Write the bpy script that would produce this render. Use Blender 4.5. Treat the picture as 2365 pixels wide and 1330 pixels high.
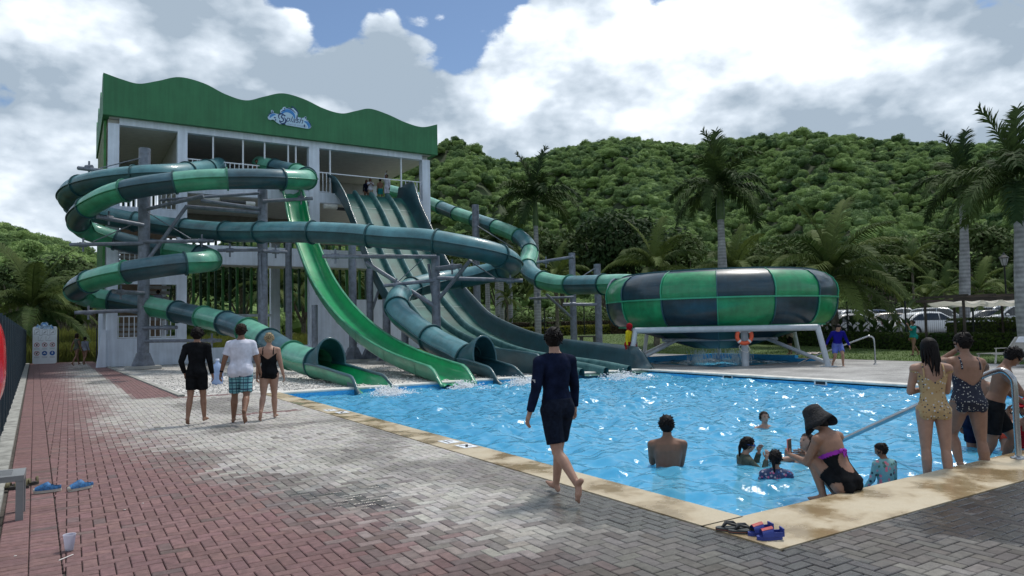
import bpy, bmesh, math, random
import numpy as np
from mathutils import Vector, Matrix, noise as mnoise

for o in list(bpy.data.objects):
    bpy.data.objects.remove(o)
S = bpy.context.scene
C = S.collection
rnd = random.Random(7)
rad = math.radians

# ------------------------------------------------------------------ camera
PW, PH, FPX, CH = 2365, 1330, 1640.0, 1.65
def _axes(p, r, y):
    fw = np.array([math.sin(y)*math.cos(p), math.cos(y)*math.cos(p), math.sin(p)])
    rt = np.array([math.cos(y), -math.sin(y), 0.0]); up = np.cross(rt, fw)
    return math.cos(r)*rt+math.sin(r)*up, -math.sin(r)*rt+math.cos(r)*up, fw
RT, UP, FW = _axes(rad(3.11), rad(-1.17), rad(31.98))
CAM = np.array([0, 0, CH])
cd = bpy.data.cameras.new('camera'); cam = bpy.data.objects.new('camera', cd); C.objects.link(cam)
cd.sensor_width = 36; cd.lens = FPX/PW*36; cd.clip_start = 0.05; cd.clip_end = 4000
cam.matrix_world = Matrix(((RT[0], UP[0], -FW[0], 0), (RT[1], UP[1], -FW[1], 0), (RT[2], UP[2], -FW[2], CH), (0, 0, 0, 1)))
S.camera = cam
# a photo pixel gives a direction; the distance comes from the surface it touches
def ray(x, y): return FW*FPX+RT*(x-PW/2)-UP*(y-PH/2)
def onZ(x, y, z=0.0):
    d = ray(x, y); return CAM+d*(z-CH)/d[2]
def onY(x, y, Y):
    d = ray(x, y); return CAM+d*(Y/d[1])
def atD(x, y, D): return CAM+ray(x, y)*(D/FPX)
def V(p): return Vector((float(p[0]), float(p[1]), float(p[2])))

# ------------------------------------------------------------------ sky, sun, exposure
SUN_EL, SUN_AZ = 63.0, 70.0          # azimuth clockwise from +Y
sdir = Vector((math.sin(rad(SUN_AZ))*math.cos(rad(SUN_EL)), math.cos(rad(SUN_AZ))*math.cos(rad(SUN_EL)), math.sin(rad(SUN_EL))))
w = bpy.data.worlds.new('World'); S.world = w; w.use_nodes = True
wt = w.node_tree; wn = wt.nodes; wn.clear()
def WN(t, **k):
    n = wn.new(t)
    for a, b in k.items(): setattr(n, a, b)
    return n
def wl(a, b): wt.links.new(a, b)
def wmath(op, a, b=None, clamp=False):
    n = WN('ShaderNodeMath', operation=op, use_clamp=clamp)
    for i, v in enumerate((a, b)):
        if v is None: continue
        if isinstance(v, (int, float)): n.inputs[i].default_value = v
        else: wl(v, n.inputs[i])
    return n.outputs[0]
def wvm(op, a, b=None):
    n = WN('ShaderNodeVectorMath', operation=op)
    for i, v in enumerate((a, b)):
        if v is None: continue
        if isinstance(v, (tuple, Vector)): n.inputs[i].default_value = tuple(v)
        elif isinstance(v, (int, float)): n.inputs['Scale'].default_value = v
        else: wl(v, n.inputs[i])
    return n
out = WN('ShaderNodeOutputWorld'); bg = WN('ShaderNodeBackground'); wl(bg.outputs[0], out.inputs[0])
tc = WN('ShaderNodeTexCoord'); D0 = tc.outputs['Generated']
D = wvm('NORMALIZE', D0).outputs[0]
sky = WN('ShaderNodeTexSky', sky_type='NISHITA', sun_disc=False, sun_elevation=rad(SUN_EL), sun_rotation=rad(SUN_AZ), air_density=1.0, dust_density=0.3, ozone_density=3.0)
skyc = wvm('SCALE', sky.outputs[0], 0.060).outputs[0]
# cumulus: layered noise over the view direction, squashed in z so that the banks lie flat
P0 = wvm('MULTIPLY', D, (1.0, 1.0, 1.75)).outputs[0]
def wnoise(vec, scale, detail=8, rough=0.55, dist=0.0, off=(0, 0, 0)):
    n = WN('ShaderNodeTexNoise'); n.inputs['Scale'].default_value = scale; n.inputs['Detail'].default_value = detail
    n.inputs['Roughness'].default_value = rough; n.inputs['Distortion'].default_value = dist
    wl(wvm('ADD', vec, off).outputs[0], n.inputs['Vector']); return n.outputs['Fac']
OFF = (3.1, 1.7, 0.4)
big = wnoise(P0, 1.9, 3, .5, 0.0, OFF)
fine = wnoise(P0, 5.2, 7, .60, 0.0, (7, 2, 5))
vor = WN('ShaderNodeTexVoronoi', feature='F1'); vor.inputs['Scale'].default_value = 9; vor.inputs['Detail'].default_value = 1; vor.inputs['Roughness'].default_value = .55
warp = WN('ShaderNodeTexNoise'); warp.inputs['Scale'].default_value = 4; warp.inputs['Detail'].default_value = 3; wl(P0, warp.inputs['Vector'])
wl(wvm('ADD', P0, wvm('SCALE', warp.outputs['Color'], .30).outputs[0]).outputs[0], vor.inputs['Vector'])
puff = wmath('SUBTRACT', 1.0, vor.outputs['Distance'])
den = wmath('ADD', wmath('MULTIPLY', big, .9), wmath('MULTIPLY', fine, .66))
den = wmath('ADD', den, wmath('MULTIPLY', puff, .26))
den0 = den
# the holes of blue and the banks of cloud that stand in these directions of the sky
def lobe(px, py, size, amt):
    d = ray(px, py); d = d/np.linalg.norm(d)
    dp = wvm('DOT_PRODUCT', D, tuple(float(v) for v in d)).outputs['Value']
    c = math.cos(rad(size))
    m = wmath('MULTIPLY', wmath('SUBTRACT', dp, c), 1/(1-c)); m = wmath('MAXIMUM', m, 0.0)
    m = wmath('MINIMUM', m, 1.0)
    return wmath('MULTIPLY', m, amt)
for a in ((880, -15, 11, -.44), (1090, 40, 7, -.36), (650, -20, 8, -.40), (90, 225, 7, -.22), (-60, 170, 10, -.2), (1560, -30, 5, -.2), (2290, -25, 5, -.2), (1500, 140, 24, .10), (2150, 120, 22, .12), (330, 140, 17, .26), (180, 40, 13, .34), (1650, 300, 20, .12), (850, 260, 13, .26), (1150, 230, 11, .24), (640, 150, 8, .16), (120, 400, 10, .12)):
    den = wmath('ADD', den, lobe(*a))
mr = WN('ShaderNodeMapRange', interpolation_type='SMOOTHSTEP'); wl(den, mr.inputs['Value']); mr.inputs['From Min'].default_value = .745; mr.inputs['From Max'].default_value = .815
# light and shade of the banks: denser towards the sun means shaded
P1 = wvm('ADD', P0, (sdir.x*.075, sdir.y*.075, sdir.z*.13)).outputs[0]
fine2 = wnoise(P1, 5.2, 4, .60, 0.0, (7, 2, 5)); big2 = wnoise(P1, 1.9, 2, .5, 0.0, OFF)
dl = wmath('ADD', wmath('MULTIPLY', wmath('SUBTRACT', fine, fine2), 1.5), wmath('MULTIPLY', wmath('SUBTRACT', big, big2), 1.5))
thick = WN('ShaderNodeMapRange'); wl(den0, thick.inputs['Value']); thick.inputs['From Min'].default_value = .72; thick.inputs['From Max'].default_value = 1.12
sh = wmath('ADD', wmath('MULTIPLY', dl, 2.0), wmath('SUBTRACT', .785, wmath('MULTIPLY', thick.outputs[0], .50)), )
sh = wmath('ADD', sh, wmath('MULTIPLY', wmath('SUBTRACT', puff, .62), .55))
cr = WN('ShaderNodeValToRGB'); wl(sh, cr.inputs[0])
cr.color_ramp.elements[0].position = .10; cr.color_ramp.elements[0].color = (.215, .265, .32, 1)
cr.color_ramp.elements[1].position = 1.0; cr.color_ramp.elements[1].color = (.655, .695, .74, 1)
e = cr.color_ramp.elements.new(.52); e.color = (.385, .435, .49, 1)
mx = WN('ShaderNodeMix', data_type='RGBA'); wl(mr.outputs[0], mx.inputs['Factor']); wl(skyc, mx.inputs['A']); wl(cr.outputs[0], mx.inputs['B'])
# Sky Texture strength 0.1 is folded into skyc, clouds are in display units
wl(mx.outputs['Result'], bg.inputs['Color']); bg.inputs['Strength'].default_value = 1.0

w.cycles.sampling_method = 'MANUAL'; w.cycles.sample_map_resolution = 512
sl = bpy.data.lights.new('sun', 'SUN'); so = bpy.data.objects.new('sun', sl); C.objects.link(so)
sl.energy = 1.5; sl.angle = rad(11); sl.color = (1, .95, .88)
so.rotation_euler = sdir.to_track_quat('Z', 'Y').to_euler(); so.location = (0, 0, 60)
S.cycles.max_bounces = 6; S.cycles.diffuse_bounces = 3; S.cycles.glossy_bounces = 3; S.cycles.transmission_bounces = 4; S.cycles.transparent_max_bounces = 8
vs = S.view_settings; vs.view_transform = 'Standard'; vs.look = 'None'; vs.gamma = 1; vs.exposure = 0.9; vs.use_curve_mapping = False

# ------------------------------------------------------------------ materials
MATS = {}
def mat(name, col, rough=.6, metal=0.0, var=.12, vscale=3.0, bump=0.0, bscale=40.0, spec=.5, col2=None, coat=0.0, attr=None, trans=0.0, emis=None, alpha=1.0, detail=6, streak=0.0):
    """procedural material: base colour with two octaves of noise (wear, dirt) and fine relief"""
    if name in MATS: return MATS[name]
    m = bpy.data.materials.new(name); m.use_nodes = True; t = m.node_tree; N = t.nodes; b = N['Principled BSDF']
    L = t.links.new
    b.inputs['Roughness'].default_value = rough; b.inputs['Metallic'].default_value = metal
    b.inputs['Specular IOR Level'].default_value = spec; b.inputs['Coat Weight'].default_value = coat
    co = N.new('ShaderNodeTexCoord')
    n = N.new('ShaderNodeTexNoise'); n.inputs['Scale'].default_value = vscale; n.inputs['Detail'].default_value = detail; n.inputs['Roughness'].default_value = .65
    L(co.outputs['Object'], n.inputs['Vector'])
    r = N.new('ShaderNodeValToRGB'); L(n.outputs['Fac'], r.inputs[0])
    c2 = col2 if col2 else tuple(c*(1-var*2) for c in col)
    c1 = col if col2 else tuple(min(1, c*(1+var)) for c in col)
    r.color_ramp.elements[0].position = .32; r.color_ramp.elements[0].color = (*c2, 1)
    r.color_ramp.elements[1].position = .68; r.color_ramp.elements[1].color = (*c1, 1)
    src = r.outputs[0]
    if attr:
        a = N.new('ShaderNodeAttribute'); a.attribute_name = attr
        mu = N.new('ShaderNodeMix'); mu.data_type = 'RGBA'; mu.blend_type = 'MULTIPLY'; mu.inputs['Factor'].default_value = 1
        L(src, mu.inputs['A']); L(a.outputs['Color'], mu.inputs['B']); src = mu.outputs['Result']
    if streak:                                   # rain streaks: noise stretched along z
        mp = N.new('ShaderNodeMapping'); mp.inputs['Scale'].default_value = (2.6, 2.6, .16); L(co.outputs['Object'], mp.inputs['Vector'])
        ns = N.new('ShaderNodeTexNoise'); ns.inputs['Scale'].default_value = 2.2; ns.inputs['Detail'].default_value = 5; L(mp.outputs[0], ns.inputs['Vector'])
        mr_ = N.new('ShaderNodeMapRange'); mr_.inputs['From Min'].default_value = .35; mr_.inputs['From Max'].default_value = .7; mr_.inputs['To Min'].default_value = 1-streak; mr_.inputs['To Max'].default_value = 1+streak*.4; L(ns.outputs['Fac'], mr_.inputs['Value'])
        sv = N.new('ShaderNodeVectorMath'); sv.operation = 'SCALE'; L(src, sv.inputs[0]); L(mr_.outputs[0], sv.inputs['Scale']); src = sv.outputs[0]
    L(src, b.inputs['Base Color'])
    if trans:
        tr = N.new('ShaderNodeBsdfTranslucent'); L(src, tr.inputs['Color'])
        ms = N.new('ShaderNodeMixShader'); ms.inputs[0].default_value = trans
        L(b.outputs[0], ms.inputs[1]); L(tr.outputs[0], ms.inputs[2]); L(ms.outputs[0], N['Material Output'].inputs[0])
    if bump:
        n2 = N.new('ShaderNodeTexNoise'); n2.inputs['Scale'].default_value = bscale; n2.inputs['Detail'].default_value = 4
        L(co.outputs['Object'], n2.inputs['Vector'])
        bp = N.new('ShaderNodeBump'); bp.inputs['Strength'].default_value = bump; bp.inputs['Distance'].default_value = .02
        L(n2.outputs['Fac'], bp.inputs['Height']); L(bp.outputs[0], b.inputs['Normal'])
    if emis:
        b.inputs['Emission Color'].default_value = (*emis, 1); b.inputs['Emission Strength'].default_value = 1
    b.inputs['Alpha'].default_value = alpha
    MATS[name] = m; return m

# ------------------------------------------------------------------ mesh helpers
class MB:
    """collects quads / tris, builds ONE mesh object"""
    def __init__(s): s.v = []; s.f = []; s.mi = []; s.sm = []; s.m = 0; s.smooth = False; s.col = None; s.cols = []
    def add(s, vs, fs, smooth=None):
        o = len(s.v); s.v.extend([tuple(map(float, p)) for p in vs])
        for f in fs:
            s.f.append(tuple(i+o for i in f)); s.mi.append(s.m); s.sm.append(s.smooth if smooth is None else smooth)
            if s.col is not None: s.cols.append(s.col)
    def box(s, a, b):
        x0, y0, z0 = a; x1, y1, z1 = b
        s.add([(x0, y0, z0), (x1, y0, z0), (x1, y1, z0), (x0, y1, z0), (x0, y0, z1), (x1, y0, z1), (x1, y1, z1), (x0, y1, z1)],
              [(0, 3, 2, 1), (4, 5, 6, 7), (0, 1, 5, 4), (1, 2, 6, 5), (2, 3, 7, 6), (3, 0, 4, 7)], False)
    def cbox(s, c, d): s.box((c[0]-d[0]/2, c[1]-d[1]/2, c[2]-d[2]/2), (c[0]+d[0]/2, c[1]+d[1]/2, c[2]+d[2]/2))
    def bar(s, p, q, w, h, up=(0, 0, 1)):
        p = V(p); q = V(q); d = (q-p).normalized(); u = Vector(up)
        if abs(d.dot(u)) > .98: u = Vector((1, 0, 0))
        x = d.cross(u).normalized(); y = x.cross(d)
        vs = []
        for c in (p, q):
            for sx, sy in ((-1, -1), (1, -1), (1, 1), (-1, 1)): vs.append(c+x*sx*w/2+y*sy*h/2)
        s.add(vs, [(3, 2, 1, 0), (4, 5, 6, 7), (0, 1, 5, 4), (1, 2, 6, 5), (2, 3, 7, 6), (3, 0, 4, 7)], False)
    def rings(s, rs, closed=True, cap0=True, cap1=True, smooth=True):
        n = len(rs[0]); o = len(s.v); fs = []
        for i in range(len(rs)-1):
            for j in range(n if closed else n-1):
                k = (j+1) % n; fs.append((i*n+j, i*n+k, (i+1)*n+k, (i+1)*n+j))
        s.add([p for r in rs for p in r], fs, smooth)
        if closed and cap0: s.add(list(rs[0]), [tuple(range(n))[::-1]], False)
        if closed and cap1: s.add(list(rs[-1]), [tuple(range(n))], False)
    def tube(s, pts, r, n=10, cap=True, smooth=True, sq=1.0):
        pts = [V(p) for p in pts]; rr = r if hasattr(r, '__len__') else [r]*len(pts)
        fr = frames(pts); rs = []
        for p, (t, x, y), a in zip(pts, fr, rr):
            rs.append([p+(x*math.cos(2*math.pi*k/n)*sq+y*math.sin(2*math.pi*k/n))*a for k in range(n)])
        s.rings(rs, True, cap, cap, smooth)
    def lathe(s, prof, c=(0, 0, 0), n=24, smooth=True, cap=False, a0=0, a1=2*math.pi):
        full = abs(a1-a0-2*math.pi) < 1e-6; m = n if full else n+1
        rs = [[(c[0]+r*math.cos(a0+(a1-a0)*k/n), c[1]+r*math.sin(a0+(a1-a0)*k/n), c[2]+z) for k in range(m)] for r, z in prof]
        s.rings(rs, full, cap, cap, smooth)
    def ell(s, c, r, R=None, nu=12, nv=8, smooth=True):
        vs = []; fs = []
        for i in range(nv+1):
            t = math.pi*i/nv
            for j in range(nu):
                a = 2*math.pi*j/nu; p = Vector((r[0]*math.sin(t)*math.cos(a), r[1]*math.sin(t)*math.sin(a), -r[2]*math.cos(t)))
                if R is not None: p = R @ p
                vs.append(p+V(c))
        for i in range(nv):
            for j in range(nu):
                k = (j+1) % nu; fs.append((i*nu+j, i*nu+k, (i+1)*nu+k, (i+1)*nu+j))
        s.add(vs, fs, smooth)
    def prism(s, poly, axis, a, b):
        """extrude a 2D polygon along x, y or z"""
        def P(u, v, t): return {'x': (t, u, v), 'y': (u, t, v), 'z': (u, v, t)}[axis]
        n = len(poly); vs = [P(u, v, a) for u, v in poly]+[P(u, v, b) for u, v in poly]
        s.add(vs, [(i, (i+1) % n, n+(i+1) % n, n+i) for i in range(n)]+[tuple(range(n))[::-1], tuple(range(n, 2*n))], False)
    def build(s, name, m=None, parent=None, loc=None, mw=None):
        me = bpy.data.meshes.new(name); me.from_pydata(s.v, [], s.f)
        ms = m if isinstance(m, (list, tuple)) else [m]
        for q in ms:
            if q: me.materials.append(q)
        if len(ms) > 1: me.polygons.foreach_set('material_index', s.mi)
        me.polygons.foreach_set('use_smooth', s.sm)
        if s.cols:
            at = me.attributes.new('tint', 'FLOAT_COLOR', 'FACE')
            at.data.foreach_set('color', np.array([c if len(c) == 4 else (*c, 1) for c in s.cols], 'f').ravel())
        me.update()
        return link(name, me, parent, loc, mw)
def frames(pts):
    n = len(pts); ts = []
    for i in range(n):
        a = pts[max(i-1, 0)]; b = pts[min(i+1, n-1)]; ts.append((b-a).normalized())
    u = Vector((0, 0, 1))
    if abs(ts[0].dot(u)) > .95: u = Vector((0, 1, 0))
    x = ts[0].cross(u).normalized(); fr = []
    for t in ts:
        x = (x-t*x.dot(t)).normalized(); fr.append((t, x, t.cross(x)*-1))
    return fr
def link(name, me, parent=None, loc=None, mw=None):
    o = bpy.data.objects.new(name, me); C.objects.link(o)
    if parent: o.parent = parent
    if loc is not None: o.location = loc
    if mw is not None: o.matrix_local = mw
    return o
def tag(o, label=None, cat=None, group=None, kind=None):
    if label: o['label'] = label
    if cat: o['category'] = cat
    if group: o['group'] = group
    if kind: o['kind'] = kind
    return o
def thing(name, label, cat, loc=(0, 0, 0), rz=0.0, group=None):
    o = bpy.data.objects.new(name, None); C.objects.link(o); o.location = V(loc); o.rotation_euler = (0, 0, rz); o.empty_display_size = .2
    return tag(o, label, cat, group)
def struct(o): o['kind'] = 'structure'; return o
def catmull(pts, per=8):
    """smooth curve through points; returns (points)"""
    P = [Vector(p) for p in pts]; P = [P[0]*2-P[1]]+P+[P[-1]*2-P[-2]]; outp = []
    for i in range(1, len(P)-2):
        a, b, c, d = P[i-1:i+3]
        for k in range(per):
            t = k/per
            outp.append(.5*((2*b)+(c-a)*t+(2*a-5*b+4*c-d)*t*t+(3*b-a-3*c+d)*t**3))
    outp.append(P[-2]); return outp
def resample(pts, step):
    L = [0]
    for a, b in zip(pts, pts[1:]): L.append(L[-1]+(b-a).length)
    n = max(2, int(L[-1]/step)); res = []; j = 0
    for i in range(n+1):
        s = L[-1]*i/n
        while j < len(L)-2 and L[j+1] < s: j += 1
        t = (s-L[j])/max(1e-9, L[j+1]-L[j]); res.append(pts[j].lerp(pts[j+1], min(1, max(0, t))))
    return res
def lerp(a, b, t): return a+(b-a)*t
def sstep(a, b, x):
    t = min(1, max(0, (x-a)/(b-a))); return t*t*(3-2*t)
def fbm(x, y, z=0.0, o=4): return mnoise.fractal(Vector((x, y, z)), 1.0, 2.0, o)
def text_mesh(s, size, shear=0.0, extrude=.0):
    cu = bpy.data.curves.new('t', 'FONT'); cu.body = s; cu.size = size; cu.shear = shear; cu.extrude = extrude; cu.align_x = 'LEFT'
    ob = bpy.data.objects.new('t', cu); C.objects.link(ob); bpy.context.view_layer.update()
    me = bpy.data.meshes.new_from_object(ob.evaluated_get(bpy.context.evaluated_depsgraph_get()))
    bpy.data.objects.remove(ob); return me
# ================================================================== SETTING
PX0, PX1, PY0, PY1 = 4.86, 17.85, 4.18, 19.75        # pool
WZ = -0.17                                            # water level
BCX, BCY = 23.95, 21.5                                 # bowl slide axis
def lawn_z(x, y):
    t = max((x-27.5)/9.0*(0.22+0.78*min(1, max(0, (y-19)/28))), (y-31)/24)
    return .85*sstep(0, 1, t)*1.0
def park_z(x, y): return .52+max(0, x-38)*.010
def fence_x(y): return -0.96-(y-15.1)*0.0337

# ---- ground sheet (soil and rough grass to the horizon, left open where the pools are)
g = MB(); o_, a_, b_, c_, d_ = 1600, 4.4, 27.4, 3.5, 25.6
for q in (((-o_, -o_), (o_, c_)), ((-o_, d_), (o_, o_)), ((-o_, c_), (a_, d_)), ((b_, c_), (o_, d_))):
    (x0, y0), (x1, y1) = q; g.add([(x0, y0, -.06), (x1, y0, -.06), (x1, y1, -.06), (x0, y1, -.06)], [(0, 1, 2, 3)])
struct(g.build('ground', mat('soil', (.10, .11, .045), .95, var=.3, vscale=.4, col2=(.055, .075, .02))))

# ---- pavers: 20 x 10 cm herringbone, colour worn from red to bleached grey
pm = bpy.data.materials.new('paver_concrete'); pm.use_nodes = True; MATS['paver'] = pm
t = pm.node_tree; N = t.nodes; L = t.links.new; b = N['Principled BSDF']
at = N.new('ShaderNodeAttribute'); at.attribute_name = 'tint'
geo = N.new('ShaderNodeNewGeometry')
n1 = N.new('ShaderNodeTexNoise'); n1.inputs['Scale'].default_value = 14; n1.inputs['Detail'].default_value = 6; n1.inputs['Roughness'].default_value = .7; L(geo.outputs['Position'], n1.inputs['Vector'])
n3 = N.new('ShaderNodeTexNoise'); n3.inputs['Scale'].default_value = 130; n3.inputs['Detail'].default_value = 3; L(geo.outputs['Position'], n3.inputs['Vector'])
mrr = N.new('ShaderNodeMapRange'); mrr.inputs['From Min'].default_value = .3; mrr.inputs['From Max'].default_value = .7; mrr.inputs['To Min'].default_value = .62; mrr.inputs['To Max'].default_value = 1.22; L(n1.outputs['Fac'], mrr.inputs['Value'])
mr3 = N.new('ShaderNodeMapRange'); mr3.inputs['From Min'].default_value = .3; mr3.inputs['From Max'].default_value = .7; mr3.inputs['To Min'].default_value = .82; mr3.inputs['To Max'].default_value = 1.14; L(n3.outputs['Fac'], mr3.inputs['Value'])
# wet stains: darker and glossy, drying at the rim
n2 = N.new('ShaderNodeTexNoise'); n2.inputs['Scale'].default_value = .55; n2.inputs['Detail'].default_value = 7; n2.inputs['Roughness'].default_value = .66; L(geo.outputs['Position'], n2.inputs['Vector'])
wadd = N.new('ShaderNodeMath'); wadd.operation = 'ADD'; L(n2.outputs['Fac'], wadd.inputs[0]); L(at.outputs['Alpha'], wadd.inputs[1])
wet = N.new('ShaderNodeMapRange'); wet.interpolation_type = 'SMOOTHSTEP'; wet.inputs['From Min'].default_value = .98; wet.inputs['From Max'].default_value = 1.10; L(wadd.outputs[0], wet.inputs['Value'])
wm = N.new('ShaderNodeMapRange'); wm.inputs['To Min'].default_value = 1; wm.inputs['To Max'].default_value = .52; L(wet.outputs[0], wm.inputs['Value'])
mm = N.new('ShaderNodeMath'); mm.operation = 'MULTIPLY'; L(mrr.outputs[0], mm.inputs[0]); L(wm.outputs[0], mm.inputs[1])
mm2 = N.new('ShaderNodeMath'); mm2.operation = 'MULTIPLY'; L(mm.outputs[0], mm2.inputs[0]); L(mr3.outputs[0], mm2.inputs[1])
sc = N.new('ShaderNodeVectorMath'); sc.operation = 'SCALE'; L(at.outputs['Color'], sc.inputs[0]); L(mm2.outputs[0], sc.inputs['Scale']); L(sc.outputs[0], b.inputs['Base Color'])
rr = N.new('ShaderNodeMapRange'); rr.inputs['To Min'].default_value = .82; rr.inputs['To Max'].default_value = .22; L(wet.outputs[0], rr.inputs['Value']); L(rr.outputs[0], b.inputs['Roughness'])
bp = N.new('ShaderNodeBump'); bp.inputs['Strength'].default_value = .35; bp.inputs['Distance'].default_value = .004; L(n3.outputs['Fac'], bp.inputs['Height']); L(bp.outputs[0], b.inputs['Normal'])
RED = np.array((.192, .106, .102)); GREY = np.array((.225, .212, .195)); BLEACH = np.array((.42, .40, .368)); DARK = np.array((.12, .098, .092))
BR = random.Random(3)
def paver_col(x, y):
    ys = (2, 4.4, 6.35, 9, 14.5, 20, 28, 38, 52); xs = (3.1, 2.65, 2.2, 1.55, .75, .6, .2, .0, .3)
    xb = float(np.interp(y, ys, xs))+.35*fbm(x*.9, y*.9, 5)
    k = sstep(-.6, .6, x-xb+BR.uniform(-.3, .3))
    if y > 20.6 and x > 1.45-.02*(y-20): k = 0
    if abs(y-15.1) < .11 and 2.8 < x < 4.2: k = 0
    if 20.0 < y < 20.9 and 2.3 < x < 3.9: k = .1
    if y < 3.4 and x > 3: k = .75+.25*BR.random()
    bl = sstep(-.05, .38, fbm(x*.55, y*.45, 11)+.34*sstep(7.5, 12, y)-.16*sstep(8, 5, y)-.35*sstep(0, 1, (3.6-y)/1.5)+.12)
    base = RED*(1-k)+(GREY*(1-bl)+BLEACH*bl)*k
    # darker stained bricks along the border of the two colours
    edge = math.exp(-((x-xb)/.42)**2)*sstep(13, 8, y)
    if BR.random() < .55*edge+.05: base = base*.45+DARK*.55
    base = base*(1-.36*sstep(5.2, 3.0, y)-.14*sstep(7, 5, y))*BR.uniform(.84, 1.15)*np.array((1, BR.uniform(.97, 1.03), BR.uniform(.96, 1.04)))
    # wetness bias: near the walking boy, the near coping corner, the pool edge and the stained band
    wv = .10*sstep(9, 5, y)+.36*math.exp(-(((x-4.0)/.5)**2+((y-5.3)/.9)**2))+.24*math.exp(-(((x-2.3)/.8)**2+((y-7.1)/.9)**2))+.2*math.exp(-((x-4.3)/.5)**2)*sstep(14, 6, y)
    wv += .22*math.exp(-((y-3.2)/.5)**2)*sstep(4, 6, x)+.22*math.exp(-(((x-6.6)/1.0)**2+((y-2.6)/.4)**2))+.27*math.exp(-(((x-1.2)/1.2)**2+((y-29)/3)**2))
    return (*base, .28+wv)
def in_plaza(x, y, lx, ly):
    x0, x1, y0, y1 = x-lx/2, x+lx/2, y-ly/2, y+ly/2
    if x0 < fence_x(y)+.22: return False
    if y0 > 52 or y0 < 1.2 : return False
    if y1 <= 3.43: return x1 < 12 and x0 < 0.9+ (y*2.9)      # only as far as the lens could see
    if y1 <= 20.45: return x1 <= 4.375
    return x1 <= 2.44-(y-20.5)*.037
def vis(x, y, m=.35):
    d = np.array((x, y, 0))-CAM; z = d@FW
    if z < .3: return False
    u = d@RT/z*FPX+PW/2; v = PH/2-d@UP/z*FPX
    return -PW*m < u < PW*(1+m) and v < PH*1.35
pav = []
jx0, jy0 = -2.6, 1.2
def clip_paver(x, y, lx, ly):
    x0, x1, y0, y1 = x-lx/2, x+lx/2, y-ly/2, y+ly/2
    x0 = max(x0, fence_x(y)+.22+.418)
    if y1 <= 3.43+.02 or (y0 < 3.43 and x0 > 4.375): y1 = min(y1, 3.43); x1 = min(x1, 12)
    elif y < 20.45: x1 = min(x1, 4.375)
    else: x1 = min(x1, 2.44-(y-20.5)*.037)
    if y0 < 20.45 < y1 and x > 2.4: y1 = 20.45
    if x1-x0 < .012 or y1-y0 < .02 or y1 > 52: return None
    return ((x0+x1)/2, (y0+y1)/2, x1-x0, y1-y0)
for i in range(0, 150):
    for j in range(0, 520):
        k = (i-j) % 4
        if k == 0: x, y, lx, ly = jx0+.1*(i+1), jy0+.1*(j+.5), .2, .1
        elif k == 3: x, y, lx, ly = jx0+.1*(i+.5), jy0+.1*(j+1), .1, .2
        else: continue
        c_ = clip_paver(x, y, lx, ly)
        if c_ and vis(x, y): pav.append(c_)
y = 3.0
while y < 52:                                             # border course along the fence
    fx = fence_x(y)+.22
    for q in range(2):
        x = fx+.115+.2*q+.0
        if vis(x, y): pav.append((x, y, .2, .1))
    y += .1
def paver_mesh(mb, x, y, lx, ly, dz=0, tilt=(0, 0)):
    g2 = .0035; e = .006; h = .0
    hx, hy = lx/2-g2, ly/2-g2
    def Z(u, v): return dz+u*tilt[0]+v*tilt[1]
    vs = [(x+sx*hx, y+sy*hy, -.03) for sx, sy in ((-1, -1), (1, -1), (1, 1), (-1, 1))]
    vs += [(x+sx*hx, y+sy*hy, -.005+Z(sx*hx, sy*hy)) for sx, sy in ((-1, -1), (1, -1), (1, 1), (-1, 1))]
    vs += [(x+sx*(hx-e), y+sy*(hy-e), Z(sx*hx, sy*hy)) for sx, sy in ((-1, -1), (1, -1), (1, 1), (-1, 1))]
    fs = [(8, 9, 10, 11)]+[(a, (a+1) % 4, 4+(a+1) % 4, 4+a) for a in range(4)]+[(4+a, 4+(a+1) % 4, 8+(a+1) % 4, 8+a) for a in range(4)]
    mb.add(vs, fs, False)
def cam_d(p): return math.hypot(p[0], p[1])
def inframe(x, y):
    d = np.array((x, y, 0))-CAM; z = d@FW
    if z < .3: return False
    u = d@RT/z*FPX+PW/2; v = PH/2-d@UP/z*FPX
    return 5 < u < PW-5 and 0 < v < PH-5
near = sorted([p for p in pav if inframe(p[0], p[1])], key=cam_d)[:300]; nearset = set(near)
bed = MB()
bed.add([(-3.5, -3, -.022), (4.39, -3, -.022), (4.39, 20.46, -.022), (-3.5, 20.46, -.022)], [(0, 1, 2, 3)])
bed.add([(4.39, -3, -.022), (19, -3, -.022), (19, 3.44, -.022), (4.39, 3.44, -.022)], [(0, 1, 2, 3)])
bed.add([(-3.5, 20.46, -.022), (2.46, 20.46, -.022), (1.3, 52, -.022), (-3.5, 52, -.022)], [(0, 1, 2, 3)])
pavement = struct(bed.build('pavement', mat('joint_sand', (.085, .075, .065), .95, var=.3, vscale=8)))
far = MB()
for p in pav:
    if p in nearset: continue
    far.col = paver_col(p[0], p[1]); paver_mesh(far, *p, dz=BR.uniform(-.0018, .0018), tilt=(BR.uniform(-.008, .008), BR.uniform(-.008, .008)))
fo = far.build('paver_field', pm, pavement); fo['kind'] = 'stuff'
for p in near:
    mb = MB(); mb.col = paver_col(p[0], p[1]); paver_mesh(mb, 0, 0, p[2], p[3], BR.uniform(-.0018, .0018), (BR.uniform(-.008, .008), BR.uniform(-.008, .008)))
    mb.build('paver', pm, pavement, (p[0], p[1], 0))

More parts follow.
